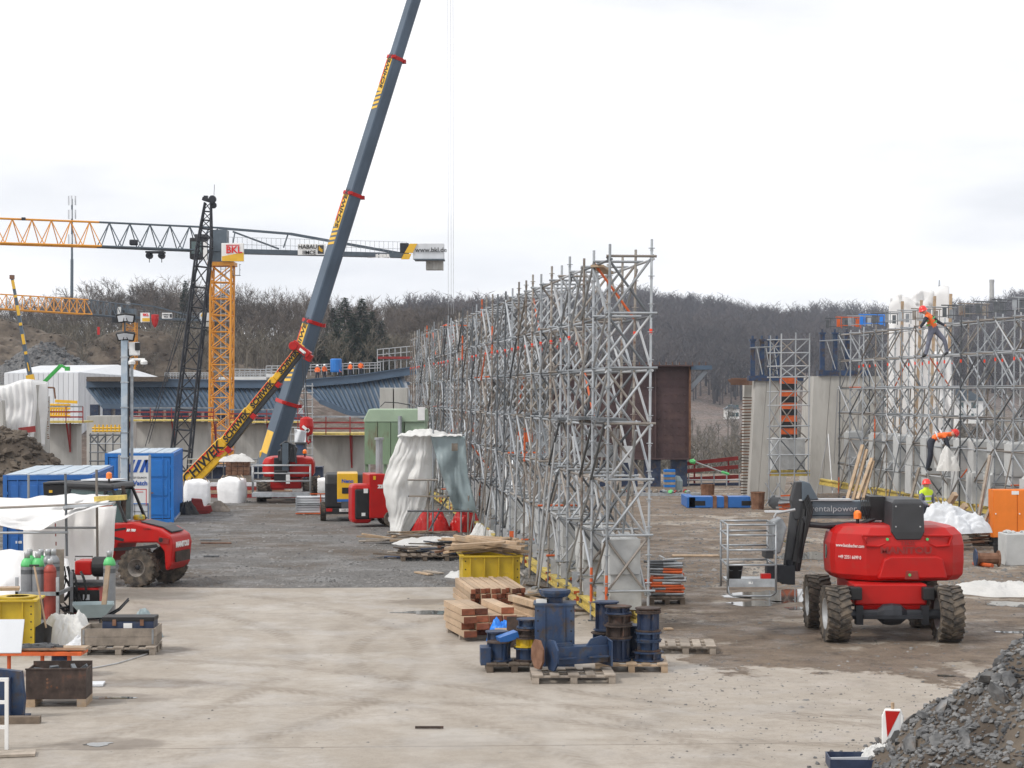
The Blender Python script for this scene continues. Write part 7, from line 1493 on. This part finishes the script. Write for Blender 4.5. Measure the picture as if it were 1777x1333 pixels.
# debris heaps of boards: each board its own part
def boards(name, label, px, py, n, mats, L_=(.6, 1.6), spread=(.9, .5), z0=.03, hmax=.3, rzr=(-.5, .5), seed=1, cat='board pile', loc=None, wts=None, size=((.08, .16), (.025, .05))):
    random.seed(seed); r = thing(name, label, cat, G(px, py) if loc is None else loc)
    for i in range(n):
        w = random.uniform(*size[0]); t = random.uniform(*size[1]); l = random.uniform(*L_); f = i/max(1, n-1)
        MB().box((0, 0, 0), (l, w, t)).build('board', MT[random.choices(mats, wts)[0]], r).matrix_basis = Matrix.Translation((random.gauss(0, spread[0]*.4)*(1-f*.4), random.gauss(0, spread[1]*.4)*(1-f*.4), z0+hmax*f+random.uniform(0, .02))) @ Euler((random.gauss(0, .08), random.gauss(0, .07), random.uniform(*rzr))).to_matrix().to_4x4()
    return r
boards('board_pile', 'pile of dark and pale boards in front of the sheeted tower', 712, 944, 16, ('wood_grey', 'wood_dark', 'wood'), (.8, 2.4), (1.5, .8), seed=2)
boards('board_pile', 'flat pallet load of dark panels under white film', 735, 968, 34, ('navy_steel', 'wood_dark', 'galvanised_dark', 'wood_grey'), (.6, 1.3), (1.3, .7), hmax=.22, seed=3)
boards('board_pile', 'heap of dark panels right of the white film', 790, 960, 40, ('navy_steel', 'wood_dark', 'wood_grey', 'black', 'wood'), (.5, 1.3), (1.3, .8), hmax=.3, seed=4)
boards('board_pile', 'dark boards and scrap beside the yellow box', 830, 972, 30, ('wood_dark', 'black', 'rust', 'wood_grey'), (.5, 1.4), (1.0, 1.6), hmax=.32, seed=5)
crumple('plastic_film', 'crumpled white film lying on the dark panels', G(752, 958)+Vector((0, 0, .2)), 1.1, .5, .22, 'tarp_white', 31, 'film'); crumple('plastic_film', 'small white film heap right of the red hose', G(838, 946)+Vector((0, 0, .1)), .4, .3, .4, 'tarp_white', 33, 'film'); crumple('plastic_film', 'white film scrap left of the yellow box', G(795, 1002), .35, .35, .15, 'tarp_white', 36, 'film')
pallet('dark pallet under the film covered panels', G(738, 974), .1, 'wood_dark')
yb2 = plate_box('steel_box', 'yellow steel box piled with planks beside the timber stack', (G(853, 1052).x, G(853, 1052).y, 0), R(5), 1.14, 1.2, .98, 'yellow_dirty', ribs=4)
boards('plank_pile', 'pile of rough planks lying across the yellow steel box', 0, 0, 26, ('wood', 'wood_fresh', 'wood'), (.9, 1.7), (.5, .9), z0=.0, hmax=.26, rzr=(-.75, -.25), seed=7, cat='plank pile', loc=Vector((G(850, 1052).x-.1, G(850, 1052).y+.6, 1.05)), size=((.08, .14), (.03, .06)))
def timber_stack(label, px, py, nx, nz, s, L_, rz, seed, mt='wood_fresh', drop=.12, sz=None):
    random.seed(seed); r = thing('timber_stack', label, 'timber stack', G(px, py), rz); sz = sz or s
    b = MB().bx(0, s-.012, 0, L_, 0, sz-.010); b.m = 1; b.bx(.0005, s-.0125, -.004, -.0005, .0005, sz-.0105); me = b.mesh('timber', [MT[mt], MT['wood_end']])
    for k in range(nz):
        for i in range(nx):
            if k == nz-1 and random.random() < drop: continue
            o = inst(me, 'timber', r, Matrix.Translation((i*s-nx*s/2+random.gauss(0, .003), random.gauss(0, .06)+random.choice((0, 0, .12)), .08+k*sz)) @ Matrix.Rotation(random.gauss(0, .01), 4, 'Z'))
    for y in (.2, L_-.3): MB().bx(-nx*s/2, nx*s/2, y, y+.1, .0, .078).build('bearer', MT['wood_grey'], r)
    return r
timber_stack('stack of red ended squared timbers in front of the yellow box', 866, 1082, 11, 6, .095, 2.3, R(9), 5)
timber_stack('smaller stack of wide timbers beside the blue bag', 850, 1112, 4, 4, .24, 1.5, R(14), 6, sz=.12, drop=.3)
boards('plank_pile', 'tumbled timbers sliding off the stack beside the blue bag', 905, 1092, 7, ('wood_fresh', 'wood'), (.8, 1.2), (.4, .3), z0=.15, hmax=.35, rzr=(1.9, 2.3), seed=9, cat='plank pile', size=((.1, .14), (.1, .14)))
boards('plank_pile', 'two short planks lying left of the wide timbers', 803, 1086, 3, ('wood', 'wood_grey'), (.35, .5), (.1, .1), hmax=.12, seed=12, cat='planks', size=((.12, .16), (.04, .06)))
crumple('plastic_bag', 'bright blue plastic bag beside the wide timbers', G(868, 1113), .25, .2, .36, 'plastic_bag_blue', 5, 'bag', 34, .25, flat=3)
o = MB().box((0, 0, .09), (.32, .4, .18)).box((0, 0, .24), (.3, .38, .1)).build('timber_offcut', MT['wood'], None, bevel=.005); o.location = G(874, 1122); tag(o, 'squared timber offcuts in front of the blue bag', 'timber'); o = MB().box((0, 0, .27), (.34, .03, .52), (.1, 0, 0)).build('steel_plate', MT['rusty_dark']); o.location = G(897, 1125); tag(o, 'brown steel plate standing beside the timber offcuts', 'steel plate')
# flanged pipe spools
def spool(r, x, y, z, rad, h, mt, n=12, tilt=0):
    b = MB(); b.lathe([(rad*.66, .02), (rad*.66, h-.02)], 18, (x, y, z), cap=False); o = b.build('spool', MT[mt], r, smooth=False)
    for zz in (0, h-.022): MB().lathe([(rad*.5, zz), (rad, zz), (rad, zz+.022), (rad*.5, zz+.022)], n, (x, y, z)).build('flange', MT[mt if random.random() < .6 else 'rusty_dark'], o)
    for k in range(4): a = k*1.57+.4; MB().box((x+math.cos(a)*rad*.78, y+math.sin(a)*rad*.78, z+h/2), (.02, rad*.26, h-.05), (0, 0, a+1.57)).build('gusset', MT[mt], o)
random.seed(21)
pa = pallet('pallet under the low blue spools', G(893, 1168), R(3), 'wood_dark', .85, .7)
s1 = thing('spool_stack', 'stack of short blue and yellow flanged spools on a pallet', 'pipe spools', (G(893, 1166).x, G(893, 1166).y, .15), R(3))
for x, y, z, rd, h, m_ in ((-.22, .2, 0, .2, .30, 'blue_steel'), (.2, .2, 0, .2, .2, 'blue_steel'), (.2, .2, .21, .2, .15, 'yellow_dirty'), (.22, .22, .37, .19, .12, 'rusty_dark'), (.24, .22, .50, .2, .14, 'blue_steel'), (-.25, .5, .0, .18, .42, 'navy_steel')): spool(s1, x, y, z, rd, h, m_)
MB().bx(-.52, -.36, .0, .4, -.05, .22).build('side_block', MT['blue_steel'], s1, bevel=.01); MB().box((-.1, .2, .36), (.3, .25, .1), (0, -.3, .2)).build('clamp', MT['container_blue'], s1)
pb = pallet('pallet under the tall flanged spools at the scaffold foot', G(1096, 1168), R(-2), 'wood', 1.1, .9)
s2 = thing('spool_stack', 'tall stacks of dark flanged spools at the near foot of the scaffold wall', 'pipe spools', (G(1096, 1166).x, G(1096, 1166).y, .15), R(-2))
for x, y, z, rd, h, m_ in ((.26, .22, 0, .24, .14, 'blue_steel'), (.26, .22, .145, .2, .16, 'blue_steel'), (.26, .22, .31, .21, .13, 'blue_steel'), (.26, .24, .445, .2, .30, 'navy_steel'), (.26, .24, .75, .2, .06, 'rust'), (-.2, .2, 0, .2, .34, 'navy_steel'), (-.2, .2, .345, .22, .2, 'rusty_dark'), (-.18, .25, .55, .2, .16, 'rusty_dark'), (-.2, .25, .715, .21, .12, 'navy_steel'), (-.42, .5, 0, .2, .4, 'blue_steel'), (-.38, .55, .42, .2, .45, 'navy_steel'), (.1, .6, 0, .2, .5, 'navy_steel')): spool(s2, x, y, z, rd, h, m_)
# tall blue box column
g = G(963, 1178); cl = plate_box('steel_column', 'tall blue box column with bolted edges standing on a pallet', (g.x, g.y+.25, .146), R(-2), .60, .45, .92, 'blue_steel', 'steel column', .02, 2, True, False)
MB().lathe([(.12, .952), (.12, 1.02), (.2, 1.04), (.24, 1.10), (.24, 1.14), (.05, 1.14)], 8, (.0, .2, 0)).build('cap', MT['blue_steel'], cl); MB().bx(-.28, -.12, .05, .2, .952, 1.0).build('rag', MT['tarp_white'], cl)
pallet('pallet carrying the octagon ended beam at the front', G(996, 1188), R(2), 'wood_grey', 1.22, .8)
g = G(1000, 1184); ob = thing('steel_beam', 'blue steel beam with two octagonal end plates on a pallet', 'steel beam', (g.x, g.y+.1, .148), R(24))
oct_ = lambda r_: [(math.cos(R(22.5+45*k))*r_, .24+math.sin(R(22.5+45*k))*r_*1.05) for k in range(8)]
for x in (-.50, -.36): MB().extx(oct_(.23 if x > -.4 else .22), x, x+.03).build('end_plate', MT['rust' if x < -.4 else 'blue_steel'], ob).location = (0, .10 if x > -.4 else .3, 0)
MB().bx(-.33, .55, .02, .30, .10, .36).build('box_section', MT['blue_steel'], ob, bevel=.008); MB().bx(-.30, .0, -.06, .02, .19, .21).build('rib', MT['blue_steel'], ob); MB().bx(.2, .52, -.06, .02, .19, .21).build('rib', MT['blue_steel'], ob); MB().ext([(-.32, .361), (.0, .361), (-.05, .42), (-.28, .42)], .05, .08).build('lug', MT['blue_steel'], ob); MB().ext([(.20, .361), (.54, .361), (.54, .47), (.45, .50), (.28, .46)], .05, .08).build('lug', MT['blue_steel'], ob); MB().extx([(-.06, .05), (.40, .05), (.40, .42), (.17, .47), (-.06, .42)], .552, .58).build('end_plate', MT['blue_steel'], ob)
pallet('empty weathered pallet lying on the mud', G(1190, 1136), R(-3), 'wood_grey', .98, .9)
# rail frames stacked on a pallet
pallet('pallet under the stacked tube frames', G(1158, 1050), 0, 'wood_dark', .72, .7)
gF = G(1158, 1048); fs = thing('tube_frame_stack', 'stack of grey and orange tube frames on a pallet', 'tube frames', (gF.x, gF.y, .148)); random.seed(18)
for i in range(12):
    b = MB(); z = .04+i*.056; rz = random.gauss(0, .08)
    b.T = Matrix.Translation((random.gauss(0, .02), .05, z)) @ Matrix.Rotation(rz, 4, 'Z') @ Matrix.Rotation(random.gauss(0, .03), 4, 'Y')
    b.tube((-.34, 0, 0), (-.06, 0, 0), .026, 8); b.tube((-.34, .6, 0), (.34, .6, 0), .026, 8); b.tube((-.3, 0, 0), (-.3, .6, 0), .022, 8); b.tube((.3, 0, 0), (.3, .6, 0), .022, 8)
    b.m = 1; b.tube((-.06, 0, 0), (.33, .0, .0), .027, 8); b.build('tube_frame', [MT[random.choice(('galvanised', 'galvanised', 'orange_paint', 'galvanised_dark'))], MT[random.choice(('galvanised', 'orange_paint', 'galvanised_light', 'galvanised'))]], fs)
MB().tube((-.1, 0, .74), (.35, .3, .74), .02, 6).tube((-.05, .1, .76), (-.12, .5, .78), .02, 6).build('loose_tube', MT['galvanised_light'], fs)
# ---------------------------------------------------------------- right: cabinet, tarps, heap, beacon
oc = thing('cabinet', 'bright orange two door steel cabinet at the right edge', 'cabinet', (P(1724, 0, 55).x, 55, .26), R(0)); 
for k in range(2): dd_ = MB().bx(k*.66+.008, k*.66+.652, 0, .04, 0, 1.30).build('door', MT['orange_bright'], oc, bevel=.006); MB().tube((k*.66+.06, -.02, .65), (k*.66+.06, 0, .65), .02, 8).build('handle', MT['white_paint'], dd_)
MB().bx(0, 1.32, .041, .6, -.01, 1.31).build('carcass', MT['orange_bright'], oc); MB().bx(.5, .7, -.006, .0, 1.18, 1.28).build('sticker', MT['white_paint'], oc); MB().bx(.02, 1.3, .05, .58, -.26, -.011).build('plinth', MT['black'], oc)
boards('board_pile', 'stack of dark boards under the orange cabinet', 1705, 946, 16, ('wood_dark', 'rust', 'wood_grey'), (.7, 1.3), (.8, .5), hmax=.42, rzr=(-.15, .15), seed=23); boards('board_pile', 'rusty beams stacked at the foot of the right scaffold', 1508, 892, 12, ('rust', 'wood_dark', 'navy_steel'), (1, 2), (.9, .5), hmax=.5, rzr=(-.15, .15), seed=24)
crumple('grey_tarp', 'grey tarp slumped beside the worker in the yellow vest', P(1645, 925, 54)*1, 1.0, .6, .75, 'panel_white', 51, 'tarp')
crumple('white_tarp', 'white tarp lying flat on the mud at the right edge', G(1735, 1030), 1.0, 1.0, .22, 'tarp_white', 53, 'tarp', 50, .5)
crumple('white_tarp', 'scrap of white tarp right of the large lift', G(1690, 1022), .35, .4, .14, 'tarp_white', 57, 'tarp')
cbn = thing('concrete_tub', 'pale concrete tub with lumps on top at the right edge', 'concrete tub', G(1775, 982)); MB().bx(-.42, .5, 0, .8, 0, .78).build('tub', MT['concrete_block'], cbn, bevel=.02); b = MB(); random.seed(5)
for i in range(14): b.rock((random.uniform(-.35, .4), random.uniform(.05, .7), .80), .07)
b.build('lumps', MT['concrete_block'], cbn)['kind'] = 'stuff'
pp = thing('pipe', 'short blue and rusty pipe with flange near the orange cabinet', 'pipe', G(1716, 984)); MB().lathe([(.16, -.3), (.2, -.3), (.2, -.26), (.14, -.26), (.14, .24), (.2, .24), (.2, .28), (.05, .28)], 12, (0, .1, .2), 'x').build('barrel', MT['rust'], pp); MB().lathe([(.05, 0), (.22, 0), (.22, .03)], 8, (-.32, .1, .22), 'x').build('flange', MT['blue_steel'], pp)
tag(MB().tube(G(1690, 982)+Vector((0, 0, .06)), G(1722, 986)+Vector((0, 0, .06)), .05, 10).build('drain_pipe', MT['orange_paint']), 'orange plastic pipe lying right of the large lift', 'pipe'); bk2 = MB(); bk2.lathe([(.14, 0), (.18, .3), (.19, .31), (.17, .31), (.13, .03)], 14, G(1735, 965)); tag(bk2.build('tub', MT['black']), 'black bucket under the orange cabinet', 'bucket')
for px, py, rr0, lb in ((1347, 884, .26, 'grey round cap at the foot of the narrow tower'), (1362, 884, .2, 'dark drum at the foot of the narrow tower')): tag(MB().lathe([(.05, 0), (rr0, .02), (rr0, .3), (.05, .32)], 14, G(px, py)+Vector((0, 0, rr0)), 'y').build('drum', MT['galvanised_dark']), lb, 'drum')
bs2 = boards('tube_bundle', 'bundle of grey tubes at the foot of the narrow tower', 1368, 886, 10, ('galvanised', 'galvanised_light', 'orange_paint'), (.5, .8), (.3, .3), hmax=.5, rzr=(-.1, .1), seed=31, cat='tube bundle', size=((.05, .07), (.05, .07)))
tag(MB().bx(-.5, .5, -.25, .25, 0, .05).build('white_board', MT['panel_white']), 'white sheet lying on the mud before the piers', 'sheet').location = G(1352, 889)
# clutter on the back edge of the yard behind the scaffold
random.seed(33); cl_ = thing('site_clutter', 'row of coloured slings and small parts on a low platform below the girder', 'slings', G(1165, 861))
MB().bx(-2.2, 1.2, 0, .5, 0, .12).build('platform', MT['galvanised'], cl_)
for i in range(26): MB().rock((random.uniform(-2, 1), random.uniform(.05, .4), .18), random.uniform(.06, .16)).build('sling', MT[random.choice(('cyl_green', 'red_dull', 'tarp_green', 'wood_grey', 'blue_steel', 'galvanised'))], cl_)
st2 = thing('guy_strut', 'steel strut with green end running down from the girder', 'strut', P(1240, 820, 89)); rel(MB().tube(P(1202, 800, 89), P(1252, 819, 89), .035, 6).build('rod', MT['galvanised_light'], st2), st2); rel(MB().tube(P(1252, 819, 89), P(1265, 823, 89), .06, 6).build('green_end', MT['cyl_green'], st2), st2); rel(MB().rock(P(1201, 801, 89), .2).build('green_ball', MT['cyl_green'], st2), st2)
# foreground rubble heap
def big_heap():
    random.seed(77); cx, cy = 6.55, 21.6; r, hz = heap('rubble_heap', 'heap of grey broken rock in the right foreground', cx, cy, 2.95, 2.6, 2.3, 'earth', 77, 11000, (.012, .07), 'rock_grey', base=0, pw=.95, res=60)
    for i in range(230):
        q = random.random()**.55*.97; t = random.uniform(2.3, 5.9); u, v = math.cos(t)*q, math.sin(t)*q; k = 1+.14*math.sin(3*t+77); s = random.uniform(.05, .17)*random.choice((.5, .5, .7, .8, 1.2))
        b = MB(); b.rock((0, 0, 0), s, (1, random.uniform(.5, .9), random.uniform(.18, .42))); o = b.build('stone', MT['rock_grey'], r); o.location = (u*2.95*k, v*2.6*k, hz(u, v)+s*.15); o.rotation_euler = (random.gauss(0, .5), random.gauss(0, .5), 0)
big_heap()
random.seed(88); b = MB()
for i in range(900):
    t = random.uniform(2.2, 5.0); q = .9+abs(random.gauss(0, .14)); s_ = random.uniform(.008, .045)*random.choice((.5, .7, 1)); k = 1+.14*math.sin(3*t+77)
    b.rock((6.55+math.cos(t)*2.95*k*q, 21.6+math.sin(t)*2.6*k*q, s_*.3), s_)
tag(b.build('rubble_spill', MT['rock_grey']), 'small stones spilled round the foot of the foreground heap', 'stones', kind='stuff')
boards('board_pile', 'scattered offcuts and boards at the scaffold foot behind the blue column', 948, 1068, 16, ('wood_dark', 'wood_grey', 'galvanised_dark', 'rust'), (.3, 1.0), (1.0, 1.4), hmax=.12, rzr=(0, 3), seed=43)
boards('board_pile', 'loose planks on the ground between scaffold foot and yellow box', 925, 1040, 14, ('wood_dark', 'wood', 'galvanised'), (.4, 1.3), (.8, 2.4), hmax=.12, rzr=(0, 3), seed=44)
bc = thing('beacon', 'red and white striped traffic beacon beside the rubble heap', 'traffic beacon', (P(1549, 0, 23.2).x, 23.2, 0), R(-12))
b = MB(); b.ext([(-.105, .03), (.105, .03), (.125, .12), (.125, .50), (.09, .585), (-.09, .585), (-.125, .50), (-.125, .12)], -.035, .035); b.build('panel', MT['white_paint'], bc, bevel=.012)
MB().ext([(-.085, .565), (.085, .565), (-.06, .26)], -.042, -.036).build('red_triangle', MT['red_paint'], bc); MB().ext([(.085, .555), (.085, .2), (-.05, .1), (-.055, .25)], -.040, -.036).build('white_field', MT['panel_white'], bc); MB().tube((0, 0, .585), (0, 0, .66), .02, 8).build('post_tip', MT['wood_fresh'], bc); MB().bx(-.3, .3, -.15, .15, 0, .035).build('foot', MT['black'], bc)
crumple('white_tarp', 'white tarp heap at the foot of the traffic beacon', Vector((P(1525, 0, 22.9).x, 22.9, 0)), .28, .3, .22, 'tarp_white', 61, 'tarp')
cr2 = thing('blue_crate', 'blue steel crate with pale corner cut off by the bottom edge', 'steel crate', (P(1480, 0, 22.6).x, 22.45, 0), R(-3))
for q in (MB().bx(-.28, .28, 0, .015, 0, .13), MB().bx(-.28, .28, .5, .515, 0, .13), MB().bx(-.28, -.265, .016, .499, 0, .13), MB().bx(.265, .28, .016, .499, 0, .13), MB().bx(-.265, .265, .016, .499, 0, .015)): q.build('plate', MT['navy_steel'], cr2)
MB().box((0, .25, .10), (.56, .02, .03), (0, 0, .15)).build('strap', MT['panel_white'], cr2)
# ---------------------------------------------------------------- people
def person(label, loc, rz, J, mats, helmet, sc=1.0, vest=None):
    """J: joints; one skinned body, coloured by the nearest bone"""
    r = thing('person', label, 'person', loc, rz); r.scale = (sc,)*3
    names = list(J); V = [Vector(J[n][:3]) for n in names]; ix = {n: i for i, n in enumerate(names)}
    E_ = [('pelvis', 'waist', 'legs'), ('waist', 'chest', 'top'), ('chest', 'neck', 'top'), ('neck', 'head', 'skin'), ('head', 'crown', 'skin')]
    for s in 'lr': E_ += [('chest', 'shoulder_'+s, 'top'), ('shoulder_'+s, 'elbow_'+s, 'sleeve'), ('elbow_'+s, 'wrist_'+s, 'sleeve'), ('wrist_'+s, 'hand_'+s, 'skin'), ('pelvis', 'hip_'+s, 'legs'), ('hip_'+s, 'knee_'+s, 'legs'), ('knee_'+s, 'ankle_'+s, 'legs'), ('ankle_'+s, 'toe_'+s, 'boot')]
    me = bpy.data.meshes.new('t'); me.from_pydata(V, [(ix[a], ix[b_]) for a, b_, _ in E_], []); me.skin_vertices.new() if hasattr(me.skin_vertices, 'new') else None
    t = bpy.data.objects.new('t', me); COL.objects.link(t); t.modifiers.new('s', 'SKIN'); sm_ = t.modifiers.new('u', 'SUBSURF'); sm_.levels = 2
    if not me.skin_vertices: return r
    rad = {'pelvis': (.15, .12), 'waist': (.145, .11), 'chest': (.17, .125), 'neck': (.06, .06), 'head': (.085, .095), 'crown': (.07, .08), 'shoulder': (.075, .075), 'elbow': (.055, .055), 'wrist': (.042, .04), 'hand': (.045, .03), 'hip': (.10, .10), 'knee': (.075, .075), 'ankle': (.055, .055), 'toe': (.045, .04)}
    for n in names:
        d = me.skin_vertices[0].data[ix[n]]; d.radius = rad[n.split('_')[0]]; d.use_root = n == 'pelvis'
    bm_ = bpy.data.meshes.new_from_object(t.evaluated_get(bpy.context.evaluated_depsgraph_get())); bpy.data.objects.remove(t); bpy.data.meshes.remove(me)
    keys = ['legs', 'top', 'sleeve', 'skin', 'boot']; bm_.materials.clear()
    for k in keys: bm_.materials.append(MT[mats[k]])
    for p in bm_.polygons:
        c = p.center; best = (9, 0)
        for a, b_, k in E_:
            A, B = V[ix[a]], V[ix[b_]]; ab = B-A; f = max(0, min(1, (c-A).dot(ab)/max(1e-6, ab.length_squared))); d = (c-A-ab*f).length-.02*(k == 'top')
            if d < best[0]: best = (d, keys.index(k))
        p.material_index = best[1]; p.use_smooth = True
    o = put(bpy.data.objects.new('body', bm_), r)
    hd = Vector(J['head'][:3]); cr = Vector(J['crown'][:3]); up = (cr-hd).normalized(); q = up.to_track_quat('Z', 'Y').to_matrix().to_4x4()
    h = MB(); h.T = Matrix.Translation(hd+up*.035) @ q; h.lathe([(.155, 0), (.15, .012), (.128, .02), (.122, .07), (.095, .125), (.05, .155), (.01, .16)], 16); h.build('helmet', MT[helmet], r, smooth=True)
    fw = Vector((0, -1, 0)); f = MB()                     # face: nose, eyes, beard line
    f.T = Matrix.Translation(hd+up*.0) @ q; f.box((0, -.105, -.01), (.025, .03, .045)); f.build('nose', MT['skin'], r); e = MB(); e.T = f.T; e.box((-.035, -.098, .02), (.03, .015, .012)); e.box((.035, -.098, .02), (.03, .015, .012)); e.build('eyes', MT['black'], r)
    if vest:
        ch, wa = Vector(J['chest'][:3]), Vector(J['waist'][:3]); b = MB(); t_ = (ch-wa).normalized(); s_ = t_.cross(Vector((0, 1, 0))).normalized(); v_ = s_.cross(t_)
        for z in (.2, .75): c = wa.lerp(ch, z); b.loft([[c+t_*dz+s_*math.cos(a)*.178+v_*math.sin(a)*.140 for a in np.linspace(0, 6.283, 14)[:-1]] for dz in (-.022, .022)], caps=False)
        b.build('reflective_band', MT[vest], r)
    return r
STAND = dict(pelvis=(0,0,.93), waist=(0,0,1.10), chest=(0,0,1.36), neck=(0,0,1.50), head=(0,-.02,1.60), crown=(0,-.01,1.70), shoulder_l=(-.19,0,1.42), elbow_l=(-.26,-.03,1.15), wrist_l=(-.14,-.22,1.05), hand_l=(-.07,-.28,1.06), shoulder_r=(.19,0,1.42), elbow_r=(.26,-.03,1.15), wrist_r=(.16,-.24,1.04), hand_r=(.10,-.30,1.05), hip_l=(-.10,0,.90), knee_l=(-.11,-.02,.50), ankle_l=(-.12,0,.09), toe_l=(-.13,-.16,.04), hip_r=(.10,0,.90), knee_r=(.11,-.02,.50), ankle_r=(.12,0,.09), toe_r=(.13,-.16,.04))
ORA = dict(legs='cloth_dark', top='hivis_orange', sleeve='hivis_orange', skin='skin', boot='black')
person('worker in a yellow vest and red helmet standing behind the large lift', (P(1607, 0, 57).x, 57, 0), R(35), STAND, dict(legs='cloth_dark', top='hivis_yellow', sleeve='cloth_grey', skin='skin', boot='black'), 'helmet_red', 1.0, 'panel_white')
CL = dict(pelvis=(0,0,.88), waist=(-.05,-.03,1.04), chest=(-.16,-.06,1.26), neck=(-.24,-.08,1.38), head=(-.33,-.12,1.43), crown=(-.37,-.13,1.53), shoulder_l=(-.24,-.2,1.30), elbow_l=(-.36,-.26,1.08), wrist_l=(-.46,-.22,.95), hand_l=(-.50,-.22,.92), shoulder_r=(-.10,.12,1.32), elbow_r=(.16,.16,1.14), wrist_r=(.36,.12,1.02), hand_r=(.42,.10,1.0), hip_l=(-.08,-.06,.86), knee_l=(-.18,-.10,.48), ankle_l=(-.26,-.08,.10), toe_l=(-.38,-.12,.05), hip_r=(.08,.06,.86), knee_r=(.34,.02,.56), ankle_r=(.44,.06,.18), toe_r=(.34,-.04,.12))
p = P(1620, 622, 61.2); person('worker in black jacket and orange vest climbing high on the right scaffold', p, 0, CL, dict(legs='cloth_grey', top='hivis_orange', sleeve='cloth_dark', skin='skin', boot='black'), 'helmet_red', 1.0, 'cyl_green')
BE = dict(pelvis=(-.30,0,.88), waist=(-.16,-.02,1.00), chest=(.10,-.04,1.10), neck=(.25,-.05,1.10), head=(.36,-.06,1.10), crown=(.45,-.06,1.16), shoulder_l=(.08,-.22,1.06), elbow_l=(.16,-.28,.80), wrist_l=(.22,-.24,.58), hand_l=(.24,-.22,.50), shoulder_r=(.10,.16,1.06), elbow_r=(.22,.18,.82), wrist_r=(.30,.12,.60), hand_r=(.33,.1,.52), hip_l=(-.30,-.10,.86), knee_l=(-.34,-.12,.46), ankle_l=(-.42,-.1,.08), toe_l=(-.30,-.12,.04), hip_r=(-.30,.10,.86), knee_r=(-.26,.1,.46), ankle_r=(-.34,.1,.08), toe_r=(-.22,.1,.04))
p = P(1632, 818, 62); person('worker in orange vest bending down above the blocks of the right scaffold', p, 0, BE, dict(legs='cloth_dark', top='hivis_orange', sleeve='cloth_dark', skin='skin', boot='black'), 'helmet_red', 1.05, 'panel_white')
tag(crumple('plastic_bag', 'white bag hanging before the bending worker', P(1645, 818, 61.3), .3, .2, .7, 'tarp_white', 71, 'bag', 24), None)
for px, py, rz, hm, lab in ((551, 648, 0, 'helmet_white', 'worker in orange jacket on the bridge deck, leftmost of the group'), (563, 649, 40, 'helmet_white', 'worker in orange jacket on the bridge deck, second from the left'), (589, 653, 90, 'helmet_white', 'worker in orange jacket crouching right of the blue tank'), (608, 652, -40, 'helmet_white', 'worker in orange jacket between tank and far worker on the deck'), (626, 648, 180, 'blue_steel', 'worker in orange jacket with blue helmet on the deck, rightmost')):
    q = P(px, py, DB+.8); q.z = P(px, edge_y(px), DB).z-.4+.1; person(lab, q, R(rz), STAND, ORA, hm, 1.0 if px != 589 else .8)
# ---------------------------------------------------------------- air
hz_ = MB().bx(-2200, 2200, -60, 1760, -24, 112).build('haze', None)
hz_.data.materials.clear(); hm = bpy.data.materials.new('haze_air'); hm.use_nodes = True; n = hm.node_tree.nodes; n.clear()
ou = n.new('ShaderNodeOutputMaterial'); pv = n.new('ShaderNodeVolumePrincipled'); pv.inputs['Density'].default_value = .00013; pv.inputs['Color'].default_value = (.72, .83, 1.0, 1); hm.node_tree.links.new(pv.outputs[0], ou.inputs['Volume'])
hz_.data.materials.append(hm); tag(hz_, 'pale daylight haze over the valley', kind='stuff')
